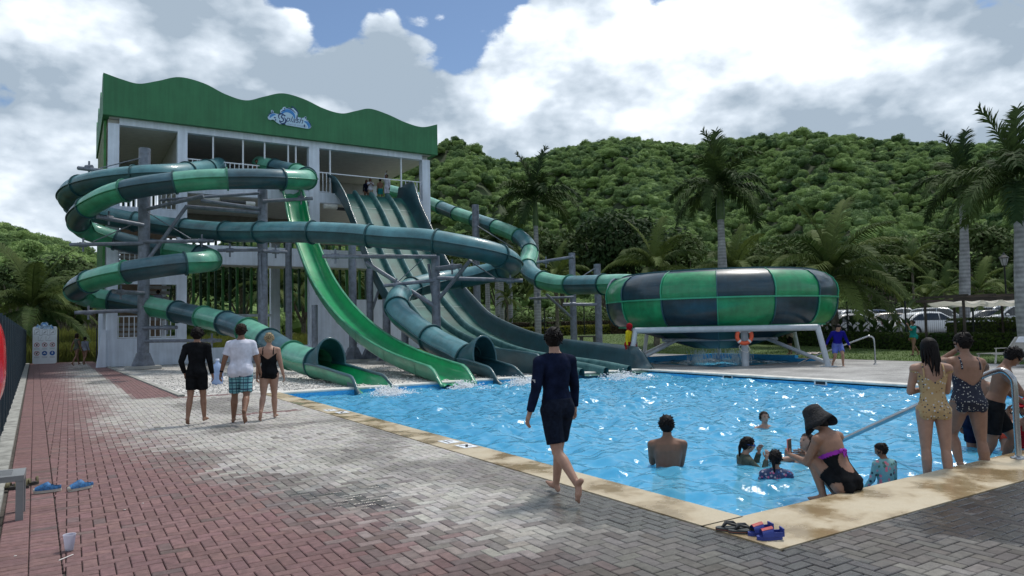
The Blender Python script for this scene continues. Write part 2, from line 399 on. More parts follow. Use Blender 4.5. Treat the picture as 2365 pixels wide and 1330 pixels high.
# ---- kerb along the left fence, edge strip beside the gravel
kb = MB(); ys = np.arange(4, 52.1, 1.0)
for y0, y1 in zip(ys, ys[1:]):
    a, c = fence_x(y0), fence_x(y1)
    kb.prism([(0, 0)]*0 or [(a-.12, y0+.004), (a+.2, y0+.004), (c+.2, y1-.004), (c-.12, y1-.004)], 'z', -.05, .035)
struct(kb.build('kerb', mat('kerb_concrete', (.36, .36, .33), .9, var=.25, vscale=5, bump=.3)))
eg = MB()
ys = list(np.arange(20.6, 44, 1.0))
for y0, y1 in zip(ys, ys[1:]):
    a, c = 2.46-(y0-20.5)*.037, 2.46-(y1-20.5)*.037
    eg.prism([(a, y0+.004), (a+.16, y0+.004), (c+.16, y1-.004), (c, y1-.004)], 'z', -.05, .03)
struct(eg.build('kerb', mat('kerb_concrete', (.4, .4, .37), .9)))

# ---- pool shell, coping, steps
tile = bpy.data.materials.new('pool_tile'); tile.use_nodes = True
t = tile.node_tree; N = t.nodes; L = t.links.new; b = N['Principled BSDF']
geo = N.new('ShaderNodeNewGeometry'); vo = N.new('ShaderNodeTexVoronoi'); vo.feature = 'F1'; vo.distance = 'CHEBYCHEV'; vo.inputs['Scale'].default_value = 28; vo.inputs['Randomness'].default_value = 0.0
L(geo.outputs['Position'], vo.inputs['Vector'])
ra = N.new('ShaderNodeValToRGB'); L(vo.outputs['Color'], ra.inputs[0]); ra.color_ramp.elements[0].color = (.03, .33, .70, 1); ra.color_ramp.elements[1].color = (.08, .50, .85, 1)
ns = N.new('ShaderNodeTexNoise'); ns.inputs['Scale'].default_value = 1.1; ns.inputs['Detail'].default_value = 3; L(geo.outputs['Position'], ns.inputs['Vector'])
mz = N.new('ShaderNodeMapRange'); mz.inputs['To Min'].default_value = .85; mz.inputs['To Max'].default_value = 1.1; L(ns.outputs['Fac'], mz.inputs['Value'])
ws = N.new('ShaderNodeTexWhiteNoise'); ws.noise_dimensions = '3D'; sn = N.new('ShaderNodeVectorMath'); sn.operation = 'SNAP'; sn.inputs[1].default_value = (.036, .036, .036); L(geo.outputs['Position'], sn.inputs[0]); L(sn.outputs[0], ws.inputs['Vector'])
L(ws.outputs['Value'], ra.inputs[0])
sc = N.new('ShaderNodeVectorMath'); sc.operation = 'SCALE'; L(ra.outputs[0], sc.inputs[0]); L(mz.outputs[0], sc.inputs['Scale']); L(sc.outputs[0], b.inputs['Base Color']); b.inputs['Roughness'].default_value = .25
mt_tile = tile
mt_mos = mat('deep_mosaic', (.03, .16, .62), .3, var=.3, vscale=16, col2=(.012, .05, .36))
mt_deep = mat('pool_tile_dark', (.010, .07, .42), .3, var=.3, vscale=9)
p = MB(); zf = -1.25
p.add([(PX0, PY0, zf), (PX1, PY0, zf), (PX1, PY1, zf), (PX0, PY1, zf)], [(0, 1, 2, 3)])
for (a, c) in (((PX0, PY0), (PX1, PY0)), ((PX1, PY0), (PX1, PY1)), ((PX1, PY1), (PX0, PY1)), ((PX0, PY1), (PX0, PY0))):
    p.add([(*a, zf), (*c, zf), (*c, -.02), (*a, -.02)], [(3, 2, 1, 0)])
pool = struct(p.build('pool', mt_tile))
for k, (dy, z) in enumerate(((1.05, -.27), (1.6, -.55), (2.1, -.84))):
    st = MB(); st.box((6.6-.25*k, PY0+.003, zf+.002), (PX1-.003, PY0+dy, z)); ob = st.build('step', mt_mos, pool)
skm = MB()
for y in (9.6, 12.1, 14.6, 17.1): skm.box((PX1-.004, y-.16, -.15), (PX1+.02, y+.16, -.035))
dk = mat('dark_hole', (.02, .025, .03), .8)
wf = mat('white_plastic', (.75, .76, .76), .4)
for y in (9.3, 12.4, 15.7):
    f = MB(); f.box((PX1-.012, y-.2, -.16), (PX1-.001, y+.2, -.03)); fr = f.build('skimmer_frame', wf, pool)
    f = MB(); f.box((PX1-.02, y-.15, -.14), (PX1-.013, y+.15, -.05)); f.build('skimmer_mouth', dk, pool)

cm = bpy.data.materials.new('washed_concrete'); cm.use_nodes = True; t = cm.node_tree; N = t.nodes; L = t.links.new; b = N['Principled BSDF']
geo = N.new('ShaderNodeNewGeometry'); a1 = N.new('ShaderNodeTexNoise'); a1.inputs['Scale'].default_value = 1.5; a1.inputs['Detail'].default_value = 6; a1.inputs['Roughness'].default_value = .6; L(geo.outputs['Position'], a1.inputs['Vector'])
r1 = N.new('ShaderNodeValToRGB'); L(a1.outputs['Fac'], r1.inputs[0]); es = r1.color_ramp.elements
es[0].position = .38; es[0].color = (.27, .195, .105, 1); es[1].position = .60; es[1].color = (.47, .405, .29, 1); q = es.new(.49); q.color = (.38, .30, .185, 1); q = es.new(.52); q.color = (.425, .352, .235, 1)
a2 = N.new('ShaderNodeTexNoise'); a2.inputs['Scale'].default_value = 90; a2.inputs['Detail'].default_value = 3; L(geo.outputs['Position'], a2.inputs['Vector'])
m2 = N.new('ShaderNodeMapRange'); m2.inputs['To Min'].default_value = .8; m2.inputs['To Max'].default_value = 1.15; L(a2.outputs['Fac'], m2.inputs['Value'])
sc = N.new('ShaderNodeVectorMath'); sc.operation = 'SCALE'; L(r1.outputs[0], sc.inputs[0]); L(m2.outputs[0], sc.inputs['Scale']); L(sc.outputs[0], b.inputs['Base Color'])
r2 = N.new('ShaderNodeMapRange'); r2.inputs['From Min'].default_value = .42; r2.inputs['From Max'].default_value = .56; r2.inputs['To Min'].default_value = .14; r2.inputs['To Max'].default_value = .7; L(a1.outputs['Fac'], r2.inputs['Value']); L(r2.outputs[0], b.inputs['Roughness'])
bp = N.new('ShaderNodeBump'); bp.inputs['Strength'].default_value = .15; bp.inputs['Distance'].default_value = .004; L(a2.outputs['Fac'], bp.inputs['Height']); L(bp.outputs[0], b.inputs['Normal'])
def coping(name, p0, p1, out, wd, m, th=.10):
    """strip along the inner edge p0->p1, width wd away from the pool, rounded inner nose"""
    p0 = Vector((*p0, 0)); p1 = Vector((*p1, 0)); o = Vector((*out, 0)); prof = []
    for k in range(7):
        a = math.pi*k/6; prof.append((-.03*math.sin(a)-.0, -.03+.035*math.cos(a)))
    prof = [(wd, .005), (.02, .005)]+[(u, z) for u, z in prof]+[(0.0, -th), (wd, -th)]
    mb = MB(); rs = [[p+o*u+Vector((0, 0, z)) for u, z in prof] for p in (p0, p1)]
    mb.rings(rs, True, True, True, False); return struct(mb.build(name, m))
coping('coping', (PX0, PY0-.02), (PX0, PY1), (-1, 0), .475, cm)
coping('coping', (PX0-.475, PY0), (PX1+.3, PY0), (0, -1), .745, cm)
cw = mat('pale_coping', (.66, .65, .6), .7, var=.15, vscale=3)
coping('coping', (PX0-.475, PY1+.003), (PX1+.3, PY1+.003), (0, 1), .34, cw)
coping('coping', (PX1, PY0+.003), (PX1, PY1), (1, 0), .34, cw)

# ---- water, waves as real geometry
def wave_field(X, Y, seed, amp=1.0, lmin=.16, lmax=1.5, n=40):
    r = np.random.RandomState(seed); Z = np.zeros_like(X)
    for i in range(n):
        lam = lmin*(lmax/lmin)**(i/(n-1)); k = 2*math.pi/lam; th = r.uniform(-1.1, 1.1)+(.5 if i % 3 else 2.2); ph = r.uniform(0, 6.28)
        wob = .35*np.sin(X*.9+i)+.35*np.cos(Y*.8+2*i)
        Z += amp*.0098*lam**.80*np.sin(k*(X*math.cos(th)+Y*math.sin(th))+ph+wob*2)
    return Z
nx, ny = 340, 400
gx, gy = np.meshgrid(np.linspace(PX0, PX1, nx), np.linspace(PY0, PY1, ny))
gz = WZ+wave_field(gx, gy, 4)*(.85+.25*np.clip((gy-5)/7, 0, 1))
vs = np.stack([gx, gy, gz], -1).reshape(-1, 3)
idx = np.arange(nx*ny).reshape(ny, nx); fs = np.stack([idx[:-1, :-1], idx[:-1, 1:], idx[1:, 1:], idx[1:, :-1]], -1).reshape(-1, 4)
wme = bpy.data.meshes.new('pool_water'); wme.from_pydata(vs.tolist(), [], fs.tolist()); wme.polygons.foreach_set('use_smooth', [True]*len(wme.polygons))
wmat = bpy.data.materials.new('water'); wmat.use_nodes = True; t = wmat.node_tree; N = t.nodes; L = t.links.new; N.remove(N['Principled BSDF'])
geo = N.new('ShaderNodeNewGeometry'); n1 = N.new('ShaderNodeTexNoise'); n1.inputs['Scale'].default_value = 7.5; n1.inputs['Detail'].default_value = 4; n1.inputs['Distortion'].default_value = .6; L(geo.outputs['Position'], n1.inputs['Vector'])
bp = N.new('ShaderNodeBump'); bp.inputs['Strength'].default_value = .55; bp.inputs['Distance'].default_value = .03; L(n1.outputs['Fac'], bp.inputs['Height'])
fr = N.new('ShaderNodeFresnel'); fr.inputs['IOR'].default_value = 1.33; L(bp.outputs[0], fr.inputs['Normal'])
gl = N.new('ShaderNodeBsdfGlossy'); gl.inputs['Roughness'].default_value = .11; L(bp.outputs[0], gl.inputs['Normal'])
tp = N.new('ShaderNodeBsdfTransparent'); tp.inputs['Color'].default_value = (.72, .93, .98, 1)
df = N.new('ShaderNodeBsdfDiffuse'); df.inputs['Color'].default_value = (.115, .51, .77, 1)
mb_ = N.new('ShaderNodeMixShader'); mb_.inputs[0].default_value = .56; L(tp.outputs[0], mb_.inputs[1]); L(df.outputs[0], mb_.inputs[2])
ms = N.new('ShaderNodeMixShader'); L(fr.outputs[0], ms.inputs[0]); L(mb_.outputs[0], ms.inputs[1]); L(gl.outputs[0], ms.inputs[2]); L(ms.outputs[0], N['Material Output'].inputs[0])
wme.materials.append(wmat); struct(link('pool_water', wme))

# ---- far deck (concrete paving) round the bowl basin
dm = bpy.data.materials.new('deck_paving'); dm.use_nodes = True; t = dm.node_tree; N = t.nodes; L = t.links.new; b = N['Principled BSDF']
geo = N.new('ShaderNodeNewGeometry'); bt = N.new('ShaderNodeTexBrick'); bt.inputs['Scale'].default_value = 5; bt.inputs['Color1'].default_value = (.33, .325, .315, 1); bt.inputs['Color2'].default_value = (.42, .415, .40, 1); bt.inputs['Mortar'].default_value = (.17, .165, .16, 1); bt.inputs['Mortar Size'].default_value = .02; L(geo.outputs['Position'], bt.inputs['Vector'])
n1 = N.new('ShaderNodeTexNoise'); n1.inputs['Scale'].default_value = .8; n1.inputs['Detail'].default_value = 6; L(geo.outputs['Position'], n1.inputs['Vector'])
m1 = N.new('ShaderNodeMapRange'); m1.inputs['From Min'].default_value = .35; m1.inputs['From Max'].default_value = .65; m1.inputs['To Min'].default_value = .6; m1.inputs['To Max'].default_value = 1.15; L(n1.outputs['Fac'], m1.inputs['Value'])
sc = N.new('ShaderNodeVectorMath'); sc.operation = 'SCALE'; L(bt.outputs[0], sc.inputs[0]); L(m1.outputs[0], sc.inputs['Scale']); L(sc.outputs[0], b.inputs['Base Color']); b.inputs['Roughness'].default_value = .7
BX0, BX1, BY0, BY1 = 20.4, 27.3, 18.2, 24.6
dk_ = MB(); z = 0.0; X0, X1, Y0, Y1 = PX1+.3, 27.6, -8.0, 31.0
for (x0, x1, y0, y1) in ((X0, X1, Y0, BY0), (X0, X1, BY1, Y1), (X0, BX0, BY0, BY1), (BX1, X1, BY0, BY1), (13.0, X0, PY1+.34, Y1), (17.0, X0, -8, PY0-.74)):
    dk_.add([(x0, y0, z), (x1, y0, z), (x1, y1, z), (x0, y1, z)], [(0, 1, 2, 3)])
struct(dk_.build('deck', dm))
bs = MB()
bs.add([(BX0, BY0, -.7), (BX1, BY0, -.7), (BX1, BY1, -.7), (BX0, BY1, -.7)], [(0, 1, 2, 3)])
for (a, c) in (((BX0, BY0), (BX1, BY0)), ((BX1, BY0), (BX1, BY1)), ((BX1, BY1), (BX0, BY1)), ((BX0, BY1), (BX0, BY0))):
    bs.add([(*a, -.7), (*c, -.7), (*c, .0), (*a, .0)], [(3, 2, 1, 0)])
bs.box((BX0, BY1+.002, 0), (BX1, BY1+.25, .12)); bs.box((BX1+.002, BY0+2.0, 0), (BX1+.25, BY1+.25, .12))
struct(bs.build('splash_basin', mt_tile))
nx, ny = 60, 60
gx, gy = np.meshgrid(np.linspace(BX0, BX1, nx), np.linspace(BY0, BY1, ny)); gz = -.13+wave_field(gx, gy, 9, 1.2, .5, 2.0, 16)
vs = np.stack([gx, gy, gz], -1).reshape(-1, 3); idx = np.arange(nx*ny).reshape(ny, nx); fs = np.stack([idx[:-1, :-1], idx[:-1, 1:], idx[1:, 1:], idx[1:, :-1]], -1).reshape(-1, 4)
me = bpy.data.meshes.new('basin_water'); me.from_pydata(vs.tolist(), [], fs.tolist()); me.polygons.foreach_set('use_smooth', [True]*len(me.polygons)); me.materials.append(wmat); struct(link('basin_water', me))

# ---- gravel bed under the slides
gm = bpy.data.materials.new('white_gravel'); gm.use_nodes = True; t = gm.node_tree; N = t.nodes; L = t.links.new; b = N['Principled BSDF']; b.inputs['Roughness'].default_value = .9
geo = N.new('ShaderNodeNewGeometry'); vo = N.new('ShaderNodeTexVoronoi'); vo.inputs['Scale'].default_value = 17; L(geo.outputs['Position'], vo.inputs['Vector'])
ra = N.new('ShaderNodeValToRGB'); sep = N.new('ShaderNodeSeparateColor'); L(vo.outputs['Color'], sep.inputs[0]); L(sep.outputs[0], ra.inputs[0])
ra.color_ramp.elements[0].color = (.22, .205, .19, 1); ra.color_ramp.elements[1].color = (.78, .76, .72, 1); q = ra.color_ramp.elements.new(.3); q.color = (.55, .53, .5, 1)
n1 = N.new('ShaderNodeTexNoise'); n1.inputs['Scale'].default_value = .5; n1.inputs['Detail'].default_value = 5; L(geo.outputs['Position'], n1.inputs['Vector'])
m1 = N.new('ShaderNodeMapRange'); m1.inputs['From Min'].default_value = .35; m1.inputs['From Max'].default_value = .65; m1.inputs['To Min'].default_value = .6; m1.inputs['To Max'].default_value = 1.1; L(n1.outputs['Fac'], m1.inputs['Value'])
sc = N.new('ShaderNodeVectorMath'); sc.operation = 'SCALE'; L(ra.outputs[0], sc.inputs[0]); L(m1.outputs[0], sc.inputs['Scale']); L(sc.outputs[0], b.inputs['Base Color'])
bp = N.new('ShaderNodeBump'); bp.inputs['Strength'].default_value = .8; bp.inputs['Distance'].default_value = .03; bp.invert = True; L(vo.outputs['Distance'], bp.inputs['Height']); L(bp.outputs[0], b.inputs['Normal'])
gv = MB(); rows = []
for y in np.arange(PY1+.34, 42.01, .31):
    xl = 2.62-(y-20.5)*.037 if y > 20.5 else 4.4
    rows.append([(lerp(xl, 19.5, k/40), y, -.012+.022*fbm(lerp(xl, 19.5, k/40)*2.2, y*2.2, 2)) for k in range(41)])
gv.rings(rows, False, smooth=True); ob = gv.build('gravel_bed', gm); tag(ob, 'bed of white gravel under the green slides', 'gravel', kind='stuff')
# loose stones that stand proud of the bed
st = MB(); gr = random.Random(8)
for k in range(2600):
    y = PY1+.5+abs(gr.gauss(0, 5)); xl = 2.75-(y-20.5)*.037 if y > 20.6 else 4.6; x = gr.uniform(xl, 13)
    if y > 41: continue
    s = gr.uniform(.015, .04); st.ell((x, y, s*.25), (s, s*gr.uniform(.6, 1), s*.7), Matrix.Rotation(gr.uniform(0, 3), 3, 'Z'), 5, 3)
ob = st.build('loose_gravel', mat('pebble', (.66, .64, .6), .9, var=.3, vscale=9)); tag(ob, 'loose pale stones scattered over the gravel bed', 'gravel', kind='stuff')

# ---- lawn, parking
lw = MB(); xs = np.concatenate([np.linspace(18.2, 27.6, 12), np.linspace(28.4, 60, 38)]); ys = np.concatenate([np.linspace(-12, 31, 40), np.linspace(32, 75, 34)])
for i in range(len(xs)-1):
    for j in range(len(ys)-1):
        if xs[i+1] <= 27.61 and ys[j+1] <= 31.01: continue
        q = [(xs[i], ys[j]), (xs[i+1], ys[j]), (xs[i+1], ys[j+1]), (xs[i], ys[j+1])]
        lw.add([(u, v, lawn_z(u, v)+.012) for u, v in q], [(0, 1, 2, 3)], True)
me_l = lw.build('lawn', mat('lawn_grass', (.085, .135, .025), .9, var=.25, vscale=1.2, col2=(.045, .085, .014), bump=.6, bscale=60)); struct(me_l)
bm = bmesh.new(); bm.from_mesh(me_l.data); bmesh.ops.remove_doubles(bm, verts=bm.verts, dist=.001); bm.to_mesh(me_l.data); bm.free()
gb = MB(); gr = random.Random(5)
for k in range(26000):
    x = 27.7+gr.random()**1.5*9; y = gr.uniform(8, 50)
    if k % 4 == 0: x = gr.uniform(20, 37); y = gr.uniform(31.3, 50)
    z = lawn_z(x, y)+.01; h = gr.uniform(.04, .085); a = gr.uniform(0, 6.28); w2 = gr.uniform(.008, .016)
    gb.add([(x-w2*math.cos(a), y-w2*math.sin(a), z), (x+w2*math.cos(a), y+w2*math.sin(a), z), (x+gr.uniform(-.03, .03), y+gr.uniform(-.03, .03), z+h)], [(0, 1, 2)])
tag(gb.build('grass_blades', mat('grass_blade', (.10, .17, .03), .8, var=.3, vscale=.8, trans=.3)), 'short mown grass of the lawn beyond the pool deck', 'grass', kind='stuff')
pk = MB(); xs = np.linspace(37.6, 140, 30); ys = np.linspace(-30, 46, 30)
for i in range(29):
    for j in range(29):
        q = [(xs[i], ys[j]), (xs[i+1], ys[j]), (xs[i+1], ys[j+1]), (xs[i], ys[j+1])]
        pk.add([(u, v, park_z(u, v)) for u, v in q], [(0, 1, 2, 3)], True)
struct(pk.build('parking', mat('asphalt', (.06, .06, .062), .9, var=.2, vscale=1.5, bump=.3)))

# ---- hills behind, one terrain sheet; the ridge line is set by the heights seen against the sky
SKY = [(-900, 430), (-300, 455), (0, 475), (40, 488), (80, 505), (130, 520), (180, 538), (240, 560), (330, 590), (480, 560), (650, 470), (850, 360), (1005, 338), (1060, 340), (1110, 350), (1190, 356), (1240, 345), (1300, 330), (1400, 314), (1500, 307), (1600, 318), (1680, 310), (1820, 300), (1930, 296), (2050, 306), (2200, 318), (2365, 314), (2700, 300), (3300, 330)]
AZ = []; EL = []
for x, y in SKY:
    d = ray(x, y); AZ.append(math.atan2(d[0], d[1])); EL.append(math.atan2(d[2], math.hypot(d[0], d[1])))
o_ = np.argsort(AZ); AZ = np.array(AZ)[o_]; EL = np.array(EL)[o_]
def hill_r(az):
    k = sstep(-.02, .38, az)
    return lerp(62, 98, k), lerp(250, 500, k)
def hill_z(az, r):
    r0, r1 = hill_r(az); el = float(np.interp(az, AZ, EL)); H = max(2, math.tan(el)*r1+CH-8.5)
    s = (r-r0)/(r1-r0)
    if s <= 0: return -.3
    x, y = r*math.sin(az), r*math.cos(az)
    if s < 1:
        f = s**1.25; f += .17*s*(1-s)*4*fbm(x*.011, y*.011, 3, 4)+.10*s*(1-s)*4*math.sin(az*26+s*3)
        return -.3+H*max(f, .15*s)
    return -.3+H*(1-.55*(s-1)**2-.1*(s-1))
rows = []; azs = np.linspace(rad(-40), rad(110), 190)
for q in range(46):
    u = q/45; row = []
    for az in azs:
        r0, r1 = hill_r(az); r = r0-4+(r1*1.25-r0+4)*u; row.append((r*math.sin(az), r*math.cos(az), hill_z(az, r)))
    rows.append(row)
hb = MB(); hb.rings(rows, False, smooth=True)
struct(hb.build('hills', mat('hill_soil', (.045, .07, .02), .95, var=.3, vscale=.08, col2=(.02, .035, .01))))

# ---- leaves
def leaf_mat(name, c1, c2, hue=.0, trans=.28):
    if name in MATS: return MATS[name]
    m = bpy.data.materials.new(name); m.use_nodes = True; t = m.node_tree; N = t.nodes; L = t.links.new; b = N['Principled BSDF']; b.inputs['Roughness'].default_value = .7; b.inputs['Specular IOR Level'].default_value = .14
    oi = N.new('ShaderNodeObjectInfo'); geo = N.new('ShaderNodeNewGeometry'); no = N.new('ShaderNodeTexNoise'); no.inputs['Scale'].default_value = .9; no.inputs['Detail'].default_value = 6; no.inputs['Roughness'].default_value = .75; L(geo.outputs['Position'], no.inputs['Vector'])
    ad = N.new('ShaderNodeMath'); ad.operation = 'ADD'; mu = N.new('ShaderNodeMath'); mu.operation = 'MULTIPLY'; mu.inputs[1].default_value = .72; L(oi.outputs['Random'], mu.inputs[0]); L(mu.outputs[0], ad.inputs[0]); L(no.outputs['Fac'], ad.inputs[1])
    ra = N.new('ShaderNodeValToRGB'); L(ad.outputs[0], ra.inputs[0]); ra.color_ramp.elements[0].position = .38; ra.color_ramp.elements[0].color = (*c1, 1); ra.color_ramp.elements[1].position = 1.0; ra.color_ramp.elements[1].color = (min(1, c2[0]*1.08), c2[1]*1.02, c2[2]*.95, 1); q9 = ra.color_ramp.elements.new(.78); q9.color = tuple(c*.72 for c in c2)+(1,)
    L(ra.outputs[0], b.inputs['Base Color']); tr = N.new('ShaderNodeBsdfTranslucent'); L(ra.outputs[0], tr.inputs['Color']); ms = N.new('ShaderNodeMixShader'); ms.inputs[0].default_value = trans
    L(b.outputs[0], ms.inputs[1]); L(tr.outputs[0], ms.inputs[2]); L(ms.outputs[0], N['Material Output'].inputs[0]); MATS[name] = m; return m
def leaves(mb, pts, size, R, up=.35, aspect=.55):
    """one leaf (a folded quad pair) at each (point, outward)"""
    for p, n in pts:
        n = (Vector(n)+Vector((R.uniform(-1, 1), R.uniform(-1, 1), R.uniform(-1, 1)))*.75+Vector((0, 0, up))).normalized()
        t = n.cross(Vector((R.uniform(-1, 1), R.uniform(-1, 1), R.uniform(-1, 1)))).normalized(); bq = n.cross(t); s = size*R.uniform(.6, 1.35); p = Vector(p)
        mb.add([p-t*s, p+bq*s*aspect-n*s*.12, p+t*s, p-bq*s*aspect-n*s*.12], [(0, 1, 2, 3)])
def crown_pts(R, rx, rz, lobes, per, dome=.15):
    pts = []
    for k in range(lobes):
        a = R.uniform(0, 6.28); e = math.asin(R.uniform(-dome, 1)); q = R.uniform(.55, .82)
        c = Vector((rx*q*math.cos(e)*math.cos(a), rx*q*math.cos(e)*math.sin(a), rz*q*math.sin(e))); lr = R.uniform(.26, .42)*rx
        for j in range(per):
            d = Vector((R.gauss(0, 1), R.gauss(0, 1), R.gauss(0, 1)+.25)).normalized(); pts.append((c+Vector((d.x*lr, d.y*lr, d.z*lr*.75))*R.uniform(.72, 1.05), d))
    return pts
# ---- the far wood on the hills: too many to count, one object
protos = bpy.data.collections.new('crown_shapes')
FL = leaf_mat('hill_leaf', (.046, .108, .046), (.235, .36, .135), trans=.32)
for k in range(6):
    R = random.Random(40+k); mb = MB(); rx = 2.7
    mb.ell((0, 0, 0), (rx*.66, rx*.68, rx*.5), None, 8, 5)
    leaves(mb, crown_pts(R, rx, rx*.72, 13+k, 150), .165, R)
    me = bpy.data.meshes.new('crown'); me.from_pydata(mb.v, [], mb.f); me.materials.append(FL); protos.objects.link(bpy.data.objects.new('crown', me))
fp = []; fs_ = []; R = random.Random(12)
az = rad(-32)
r = 66.0
while r < 560:
    stp = 3.3+r*.0032; az = rad(-36)+R.uniform(0, .05)
    while az < rad(98):
        r0, r1 = hill_r(az); rr_ = r+R.uniform(-.5, .5)*stp; a2 = az+R.uniform(-.4, .4)*stp/r
        if r0+4 < rr_ < r1*1.1:
            z = hill_z(a2, rr_); sc_ = R.uniform(.6, 1.25)*(1.45 if R.random() < .08 else 1)*(.82+rr_/1500)
            if not (a2 < .30 and rr_ < 80): fp.append((rr_*math.sin(a2), rr_*math.cos(a2), z+1.7*sc_+R.uniform(0, 1.2))); fs_.append(sc_)
        az += stp/r
    r += stp*.92
me = bpy.data.meshes.new('hill_forest'); me.from_pydata(fp, [], []); a_ = me.attributes.new('size', 'FLOAT', 'POINT'); a_.data.foreach_set('value', fs_)
fob = link('hill_forest', me); tag(fob, 'dense green forest covering the hills behind the park', 'forest', kind='stuff')
ng = bpy.data.node_groups.new('scatter_crowns', 'GeometryNodeTree'); ng.interface.new_socket('Geometry', in_out='INPUT', socket_type='NodeSocketGeometry'); ng.interface.new_socket('Geometry', in_out='OUTPUT', socket_type='NodeSocketGeometry')
gi = ng.nodes.new('NodeGroupInput'); go = ng.nodes.new('NodeGroupOutput'); mp = ng.nodes.new('GeometryNodeMeshToPoints'); ip = ng.nodes.new('GeometryNodeInstanceOnPoints'); ci = ng.nodes.new('GeometryNodeCollectionInfo')
ci.inputs['Collection'].default_value = protos; ci.inputs['Separate Children'].default_value = True; ci.inputs['Reset Children'].default_value = True
ip.inputs['Pick Instance'].default_value = True
rv = ng.nodes.new('FunctionNodeRandomValue'); rv.data_type = 'FLOAT_VECTOR'; rv.inputs[0].default_value = (-.18, -.18, 0); rv.inputs[1].default_value = (.18, .18, 6.28)
na = ng.nodes.new('GeometryNodeInputNamedAttribute'); na.data_type = 'FLOAT'; na.inputs['Name'].default_value = 'size'
lk = ng.links.new; lk(gi.outputs[0], mp.inputs[0]); lk(mp.outputs[0], ip.inputs['Points']); lk(ci.outputs[0], ip.inputs['Instance']); lk(rv.outputs[0], ip.inputs['Rotation']); lk(na.outputs[0], ip.inputs['Scale']); lk(ip.outputs[0], go.inputs[0])
md = fob.modifiers.new('crowns', 'NODES'); md.node_group = ng
# ================================================================== SLIDE TOWER
def wpart(mb, name, m, root):
    """part given in world coordinates under an Empty root"""
    o = mb.build(name, m, root)
    o.matrix_parent_inverse = Matrix.LocRotScale(root.location, root.rotation_euler, root.scale).inverted(); return o
WHITE = mat('white_render', (.76, .83, .95), .8, var=.06, streak=.12, vscale=1.0, bump=.12, bscale=30)
GREENP = mat('green_fascia', (.040, .20, .085), .6, var=.08, vscale=.8, streak=.13)
GSLAT = mat('green_slat', (.06, .24, .06), .5, var=.15, vscale=2)
GSLAT2 = mat('dark_green_slat', (.025, .085, .04), .5, var=.15, vscale=2)
SOFF = mat('soffit', (.64, .63, .60), .85, var=.06)
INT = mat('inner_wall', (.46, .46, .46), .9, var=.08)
BROWN = mat('brown_wall', (.24, .17, .12), .85, var=.1)
RAILW = mat('white_rail', (.76, .80, .86), .45, var=.05)
FLOORM = mat('concrete_floor', (.36, .35, .34), .9)
TX0, TX1, TF, TB = 1.62, 20.05, 42.0, 52.0
tower = thing('slide_tower', 'white slide tower with a wavy green fascia behind the water slides', 'tower', (10.8, 47, 0))
# columns
for (x0, x1) in ((TX0, 2.13), (4.92, 5.41), (12.09, 12.71), (19.5, TX1)):
    for y0 in (TF, TB-.5):
        m = MB(); m.box((x0, y0, .0), (x1, y0+.5, 12.7)); wpart(m, 'column', WHITE, tower)
# plinth walls
m = MB(); m.box((2.132, TF+.02, 0), (12.088, TF+.28, .82)); wpart(m, 'plinth_wall', WHITE, tower)
m = MB(); m.box((12.712, TF+.03, 0), (19.498, TF+.26, 3.5)); wpart(m, 'plinth_wall', WHITE, tower)
m = MB(); m.prism([(1.18, 0), (TX0-.002, 0), (TX0-.002, 1.9), (1.45, 1.9)], 'y', TF-.2, TF+.2); wpart(m, 'buttress', WHITE, tower)
# stair bay wall with openings
def wall_with_holes(x0, x1, y0, y1, zs, name, mm, root):
    for a, b in zs:
        m = MB(); m.box((x0, y0, a), (x1, y1, b)); wpart(m, name, mm, root)
wall_with_holes(2.132, 4.918, TF+.01, TF+.27, ((.822, 1.45), (4.28, 5.0), (7.3, 8.3)), 'wall_panel', WHITE, tower)
# floor beams and slabs
for (z0, z1, x0, x1) in ((9.35, 9.97, 5.412, 12.088), (9.35, 9.97, 12.712, 19.498), (5.45, 6.5, 5.412, 12.088), (5.45, 6.5, 12.712, 19.498)):
    m = MB(); m.box((x0, TF+.04, z0), (x1, TF+.42, z1)); wpart(m, 'beam', WHITE, tower)
for z in (9.9, 6.4):
    m = MB(); m.box((5.0, TF+.43, z-.3), (TX1-.05, TB-.52, z)); m2 = wpart(m, 'floor_slab', SOFF, tower)
m = MB(); m.box((5.0, TF+.6, 9.902), (19.9, TB-.6, 9.93)); wpart(m, 'floor_finish', FLOORM, tower)
m = MB(); m.box((2.14, TF+.3, -.02), (TX1, TB, .03)); wpart(m, 'ground_slab', FLOORM, tower)
m = MB(); m.box((2.132, TF+.01, 12.66), (19.498, TF+.4, 13.02)); wpart(m, 'lintel', WHITE, tower)
m = MB(); m.box((TX0, TF+.41, 12.72), (TX1, TB, 13.0)); wpart(m, 'ceiling', SOFF, tower)
